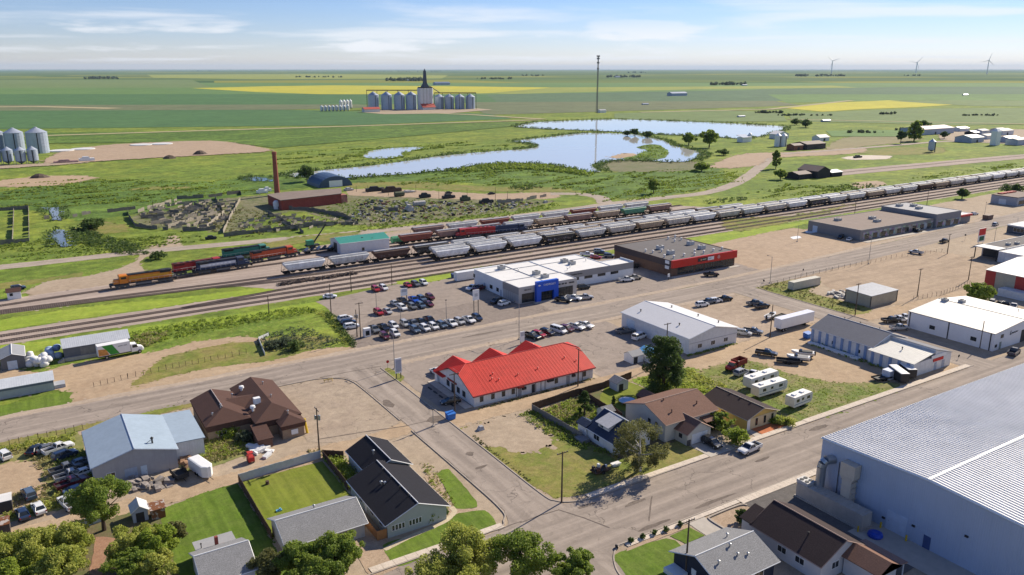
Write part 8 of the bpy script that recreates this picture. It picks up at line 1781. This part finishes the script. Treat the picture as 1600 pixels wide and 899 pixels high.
weeds('weeds', 'green weeds beside the brown building', [(22,152),(33,153),(33,160.4),(26,162.8)], 160, .9, 'lime', .28, True, 6)
weeds('shrubbery', 'leafy green patch behind the black-roofed house', [(44.4,127),(47.2,127),(47.3,139),(44.6,141)], 260, 1.3, 'lime', .32, True, 7)
weeds('weeds', 'weeds along the garden fence of the vacant lot', [(88,138.5),(92,138.8),(94,121),(94,112),(91,116),(88.5,128)], 220, .8, 'mid', .3, True, 8)
weeds('weeds', 'pale flowering weeds along the garden fence', [(89,136),(92,136),(93.5,121),(90.5,120)], 60, .6, 'straw', .22, True, 9)
weeds('shrubbery', 'rank growth in the garden behind the cottage', [(93.5,137),(105,139.5),(106,128),(100,124),(94,124)], 320, .9, 'lime', .3, True, 10)
weeds('weeds', 'straw-coloured growth at the garden top', [(94,135),(106,139.6),(106,136),(95,131)], 110, .8, 'straw', .26, True, 11)
weeds('weeds', 'yellow-green weeds on the slope beside the trailers', [(125,141),(141,139),(140.5,128),(138,113),(136.5,104),(134.6,104.4),(134,120),(126,131)], 620, .7, 'light', .3, True, 12)
weeds('weeds', 'lime weeds on the slope beside the trailers', [(124,140),(132,139),(134.6,124),(126,130)], 220, .9, 'lime', .3, True, 13)
weeds('weeds', 'tufts of the trailer lot', [(139,133),(158,135),(160,121),(170,108),(172,103.5),(139,103.5)], 1500, .22, 'lime', .14, True, 14)
weeds('weeds', 'weeds along the pilastered hall', [(182.5,104.5),(185.6,104.5),(186,136),(183,136)], 150, .6, 'mid', .3, True, 15)
weeds('weeds', 'weeds of the grassy corner', [(218,183),(224,185.5),(236,184),(243,177),(229,170),(229,148),(218,148)], 420, .45, 'olive', .25, True, 16)
weeds('weeds', 'weeds along the alley side of the red-roofed building', [(82,146.4),(116,147.2),(116,146.4),(82,145.6)], 170, .35, 'olive', .2, True, 17)
weeds('weeds', 'grass strip at the warehouse gable', [(147,145.6),(167,146),(167,146.9),(147,146.8)], 120, .45, 'mid', .22, True, 18)
weeds('weeds', 'dark hedge-like weeds left of the car lot', [(505,485),(525,495),(548,528),(560,540),(552,545),(535,528),(510,497)], 260, .9, 'dark', .32, False, 19)
weeds('weeds', 'pale weeds left of the car lot', [(495,482),(520,495),(550,533),(540,540),(515,505),(490,488)], 150, .8, 'light', .28, False, 20)
weeds('weeds', 'dark tall weeds between track and overgrown lot', [(200,520),(300,503),(400,490),(480,480),(500,487),(420,500),(330,515),(230,540),(205,540)], 380, .8, 'mid', .35, False, 21)
weeds('weeds', 'lime tall weeds between track and overgrown lot', [(200,522),(300,505),(400,492),(480,480),(500,487),(420,502),(330,518),(230,542),(205,542)], 380, .7, 'lime', .32, False, 37)
weeds('weeds', 'pale flowering weeds beside the storage shed', [(203,530),(240,520),(262,522),(240,540),(215,545)], 90, 1.0, 'straw', .4, False, 22)
weeds('weeds', 'rank growth of the overgrown lot', [(400,525),(470,510),(540,535),(500,545),(450,552),(405,548)], 320, .7, 'blue', .3, False, 23)
weeds('weeds', 'dark bushes along the stream', [(110,355),(150,365),(215,385),(235,398),(190,398),(120,378)], 420, 1.4, 'dark', .6, False, 26)
weeds('weeds', 'rough grass of the pens', [(215,335),(330,318),(440,335),(540,345),(560,352),(470,360),(380,372),(350,370),(300,345),(230,350)], 700, .8, 'olive', .5, False, 27)
weeds('weeds', 'green weeds overgrowing the scrapyard', [(548,312),(640,312),(760,316),(860,316),(790,330),(690,342),(600,350),(545,346),(480,335)], 700, .8, 'mid', .5, False, 36)
weeds('weeds', 'grass tufts along the scrapyard edge', [(560,352),(660,345),(780,332),(870,318),(875,324),(780,340),(650,353),(560,362)], 420, 1.0, 'mid', .5, False, 28)
weeds('reeds', 'dark bushes between meadow and scrapyard', [(800,290),(830,288),(850,294),(820,298),(800,296)], 60, 1.8, 'dark', .7, False, 29)
weeds('reeds', 'dark thicket below the lake', [(690,268),(720,266),(760,258),(800,257),(850,259),(880,264),(930,273),(920,276),(860,268),(800,264),(740,270)], 900, 2.6, 'mid', 1.0, False, 30)
weeds('reeds', 'dark weeds beside the collapsed sheds', [(1290,292),(1340,287),(1420,292),(1390,300),(1330,310),(1300,300)], 160, 1.2, 'dark', .7, False, 31)
weeds('reeds', 'dark stockpile weeds beyond the grain cars', [(1095,315),(1165,308),(1168,313),(1100,320)], 70, 1.2, 'dark', .6, False, 32)
WPOLY = [pp(w_[0]) for w_ in WATERS]
weeds('weeds', 'pale flowers in the pebble bed beside the corner house', [(655,722),(678,728),(712,788),(700,795),(670,752)], 60, .35, 'straw', .18, False, 38)
weeds('weeds', 'green plants in the pebble bed beside the corner house', [(655,722),(678,728),(712,788),(700,795),(670,752)], 60, .45, 'lime', .2, False, 39)
weeds('weeds', 'dry weeds along the foot of the brown building pole', [(478,706),(500,702),(522,706),(500,715)], 50, .4, 'straw', .2, False, 40)
weeds('weeds', 'weeds along the kerb of the side street', [(73.8,112),(74.6,112),(74.9,135),(74,135)], 90, .25, 'olive', .18, True, 41)
def thicket(label, poly, ncl, hgt, kind, leaf, seed, per=22):
    """wild growth in drifts, denser in places"""
    r_ = random.Random(seed); rg = np.random.default_rng(seed); cs, rs = [], []
    for c in scatter(poly, ncl, r_):
        L, W, a = r_.uniform(4, 26), r_.uniform(.8, 3.5), r_.gauss(.1, .3); k = hgt*r_.uniform(.3, 1.2)
        for _ in range(int(per*L/14)):
            u, w = r_.gauss(0, L*.4), r_.gauss(0, W*.5); p = (c[0]+u*math.cos(a)-w*math.sin(a), c[1]+u*math.sin(a)+w*math.cos(a))
            if any(inpoly(p, wp) for wp in WPOLY): continue
            cs.append((p[0], p[1], k*.3)); rs.append(k*r_.uniform(.4, .9))
    me = leaf_mesh('wild_growth', cs, rs, len(cs)*7, leaf, rg, .6, .5); me.materials.append(LEAF[kind]); o = bpy.data.objects.new('wild_growth', me); col.objects.link(o); tag(o, label, kind='stuff')
for i, (lb, pl, n, hh, kd, lf) in enumerate([('drifts of dark growth in the far left meadow', [(0,295),(150,282),(330,284),(420,298),(330,308),(200,325),(60,326),(0,330)], 70, 1.2, 'mid', .7), ('drifts of lime growth in the far left meadow', [(0,290),(150,278),(400,276),(430,298),(240,318),(40,328)], 60, .9, 'lime', .6),
    ('drifts of dark growth below the lake', [(540,287),(700,272),(800,262),(940,276),(1060,262),(1130,268),(1090,290),(940,310),(900,298),(700,288)], 110, 1.3, 'mid', .7), ('drifts of lime growth beside the lane', [(940,312),(1060,285),(1140,270),(1160,275),(1100,298),(1000,312)], 60, .8, 'lime', .55), ('drifts of growth between lane and stream', [(0,385),(120,372),(230,372),(300,378),(220,390),(100,402),(0,412)], 60, .7, 'mid', .5),
    ('drifts of growth beyond the grain cars', [(1180,320),(1240,280),(1330,295),(1500,265),(1600,255),(1600,262),(1400,285),(1300,305)], 60, 1.0, 'mid', .6), ('drifts of growth round the pond', [(430,240),(560,228),(700,222),(800,226),(780,234),(640,252),(520,262),(440,262)], 60, 1.2, 'mid', .9)]): thicket(lb, pl, n, hh, kd, lf, 80+i)
# boards fallen about the pens
q = MB()
for p in scatter([(215,338),(250,322),(340,312),(372,318),(360,345),(330,360),(260,356)], 260, r_)+scatter([(440,335),(540,345),(560,352),(470,358),(380,368),(375,350)], 120, r_):
    a = r_.gauss(.2, .5); L = r_.uniform(1, 4.5); d = (math.cos(a)*L/2, math.sin(a)*L/2); z = r_.uniform(.1, 1.3); q.wall((p[0]-d[0], p[1]-d[1]), (p[0]+d[0], p[1]+d[1]), max(0, z-.6), z+.5, .06)
tag(q.build('fallen_boards', PENL), 'bleached broken boards scattered through the old pens', 'boards', kind='stuff')
# reeds along the shores
def shore(label, poly, wid, n, hgt, kind='dark', seed=1):
    r_ = random.Random(seed); rg = np.random.default_rng(seed); w = pp(poly); cs = []; L = []
    seg = [(Vector(w[i]), Vector(w[(i+1) % len(w)])) for i in range(len(w))]; ln_ = [(b-a).length for a, b in seg]
    for _ in range(n):
        a, b = r_.choices(seg, ln_)[0]; p = a.lerp(b, r_.random()); d = (b-a).normalized(); nn = Vector((-d.y, d.x)); q = p+nn*r_.uniform(-.15, 1)*wid*(-1 if inpoly(tuple(p+nn*.5), w) else 1); cs.append((q.x, q.y, .6+hgt*r_.uniform(.1, .6)))
    me = leaf_mesh('reeds', cs, [hgt*r_.uniform(.5, 1.1) for _ in cs], n*9, hgt*.42, rg, .7, .2); me.materials.append(LEAF[kind]); o = bpy.data.objects.new('reeds', me); col.objects.link(o); tag(o, label, kind='stuff')
shore('dark reeds round the lower lake', LAKE, 9, 1500, 2.0, 'dark', 1); shore('dark reeds round the upper lake', UPPER, 8, 700, 2.2, 'dark', 2); shore('reeds round the small pond', POND, 6, 260, 1.4, 'mid', 3)
shore('reeds along the stream', S1, 5, 70, 1.4, 'dark', 4); shore('reeds along the lower stream bend', S2, 5, 70, 1.4, 'dark', 5); shore('reeds behind the brick chimney', S3, 6, 90, 1.6, 'dark', 6)
weeds('reeds', 'bushes on the lake island', [(978,249),(1000,241),(1012,236),(1000,232),(1015,228),(1030,230),(1042,238),(1040,245),(1018,251)], 130, 2.6, 'mid', 1.0, False, 33)
# shelter belts far out
def belt(label, x0, x1, y, hgt, n, seed):
    r_ = random.Random(seed); rg = np.random.default_rng(seed); cs = []; rs = []
    for i in range(n): X, Y = P(r_.uniform(x0, x1), y+r_.uniform(-.5, .5)); h_ = hgt*r_.uniform(.5, 1.1); cs.append((X, Y, h_*.5)); rs.append(h_*.55)
    me = leaf_mesh('treeline', cs, rs, n*40, hgt*.35, rg, .9, .2); me.materials.append(LEAF['blue']); o = bpy.data.objects.new('treeline', me); col.objects.link(o); tag(o, label, kind='stuff')  # lighter blue-green leaves put distance haze into the colour
for i, a in enumerate([(462,535,121.2,14,34), (604,660,126.6,22,40), (745,800,123.8,14,30), (815,850,119,16,20), (948,1000,121,22,34), (980,1010,114,26,14), (1243,1322,119.3,24,46), (1110,1165,133,16,34), (130,185,123.5,20,30), (300,340,111.5,26,14), (1410,1440,118.6,18,12), (590,690,112.2,26,26), (1180,1222,177,5,30), (1215,1300,181,3.5,34), (1375,1400,179,4.5,14), (1500,1560,181,3.5,26), (1395,1470,204,4.5,30), (1325,1380,208,3.5,20)]):
    belt('%s dark shelterbelt on the plain' % ORD[i], *a, 50+i)
for i, (px, py, L) in enumerate([(965,121.2,60), (640,126.8,50), (1163,134,30), (1058,150,60), (1008,164,16), (1158,183.5,14), (1290,190.5,16), (1508,149.5,20), (690,133,80)]):
    X, Y = P(px, py); h = House('farm_building', '%s tiny pale farm building on the plain' % ORD[i], 'building', X-L/2, X+L/2, Y-L/6, Y+L/6); h.gable(L*.12, L*.06, 'X', B_STEEL, GALV, .5, .5)

# ---------------------------------------------------------------- air
hm_ = bpy.data.materials.new('haze_air'); hm_.use_nodes = True; nt = hm_.node_tree; nt.nodes.remove(nt.nodes['Principled BSDF'])
pv = nt.nodes.new('ShaderNodeVolumePrincipled'); pv.inputs['Color'].default_value = (.56, .76, 1.0, 1); pv.inputs['Density'].default_value = HAZE; pv.inputs['Anisotropy'].default_value = 0.0
nt.links.new(pv.outputs[0], nt.nodes['Material Output'].inputs['Volume'])
hz_ = MB().box(-61000, 61000, -61000, 61000, -1.5, 330).build('haze', hm_); tag(hz_, 'thin pale blue summer haze over the plain', kind='stuff')
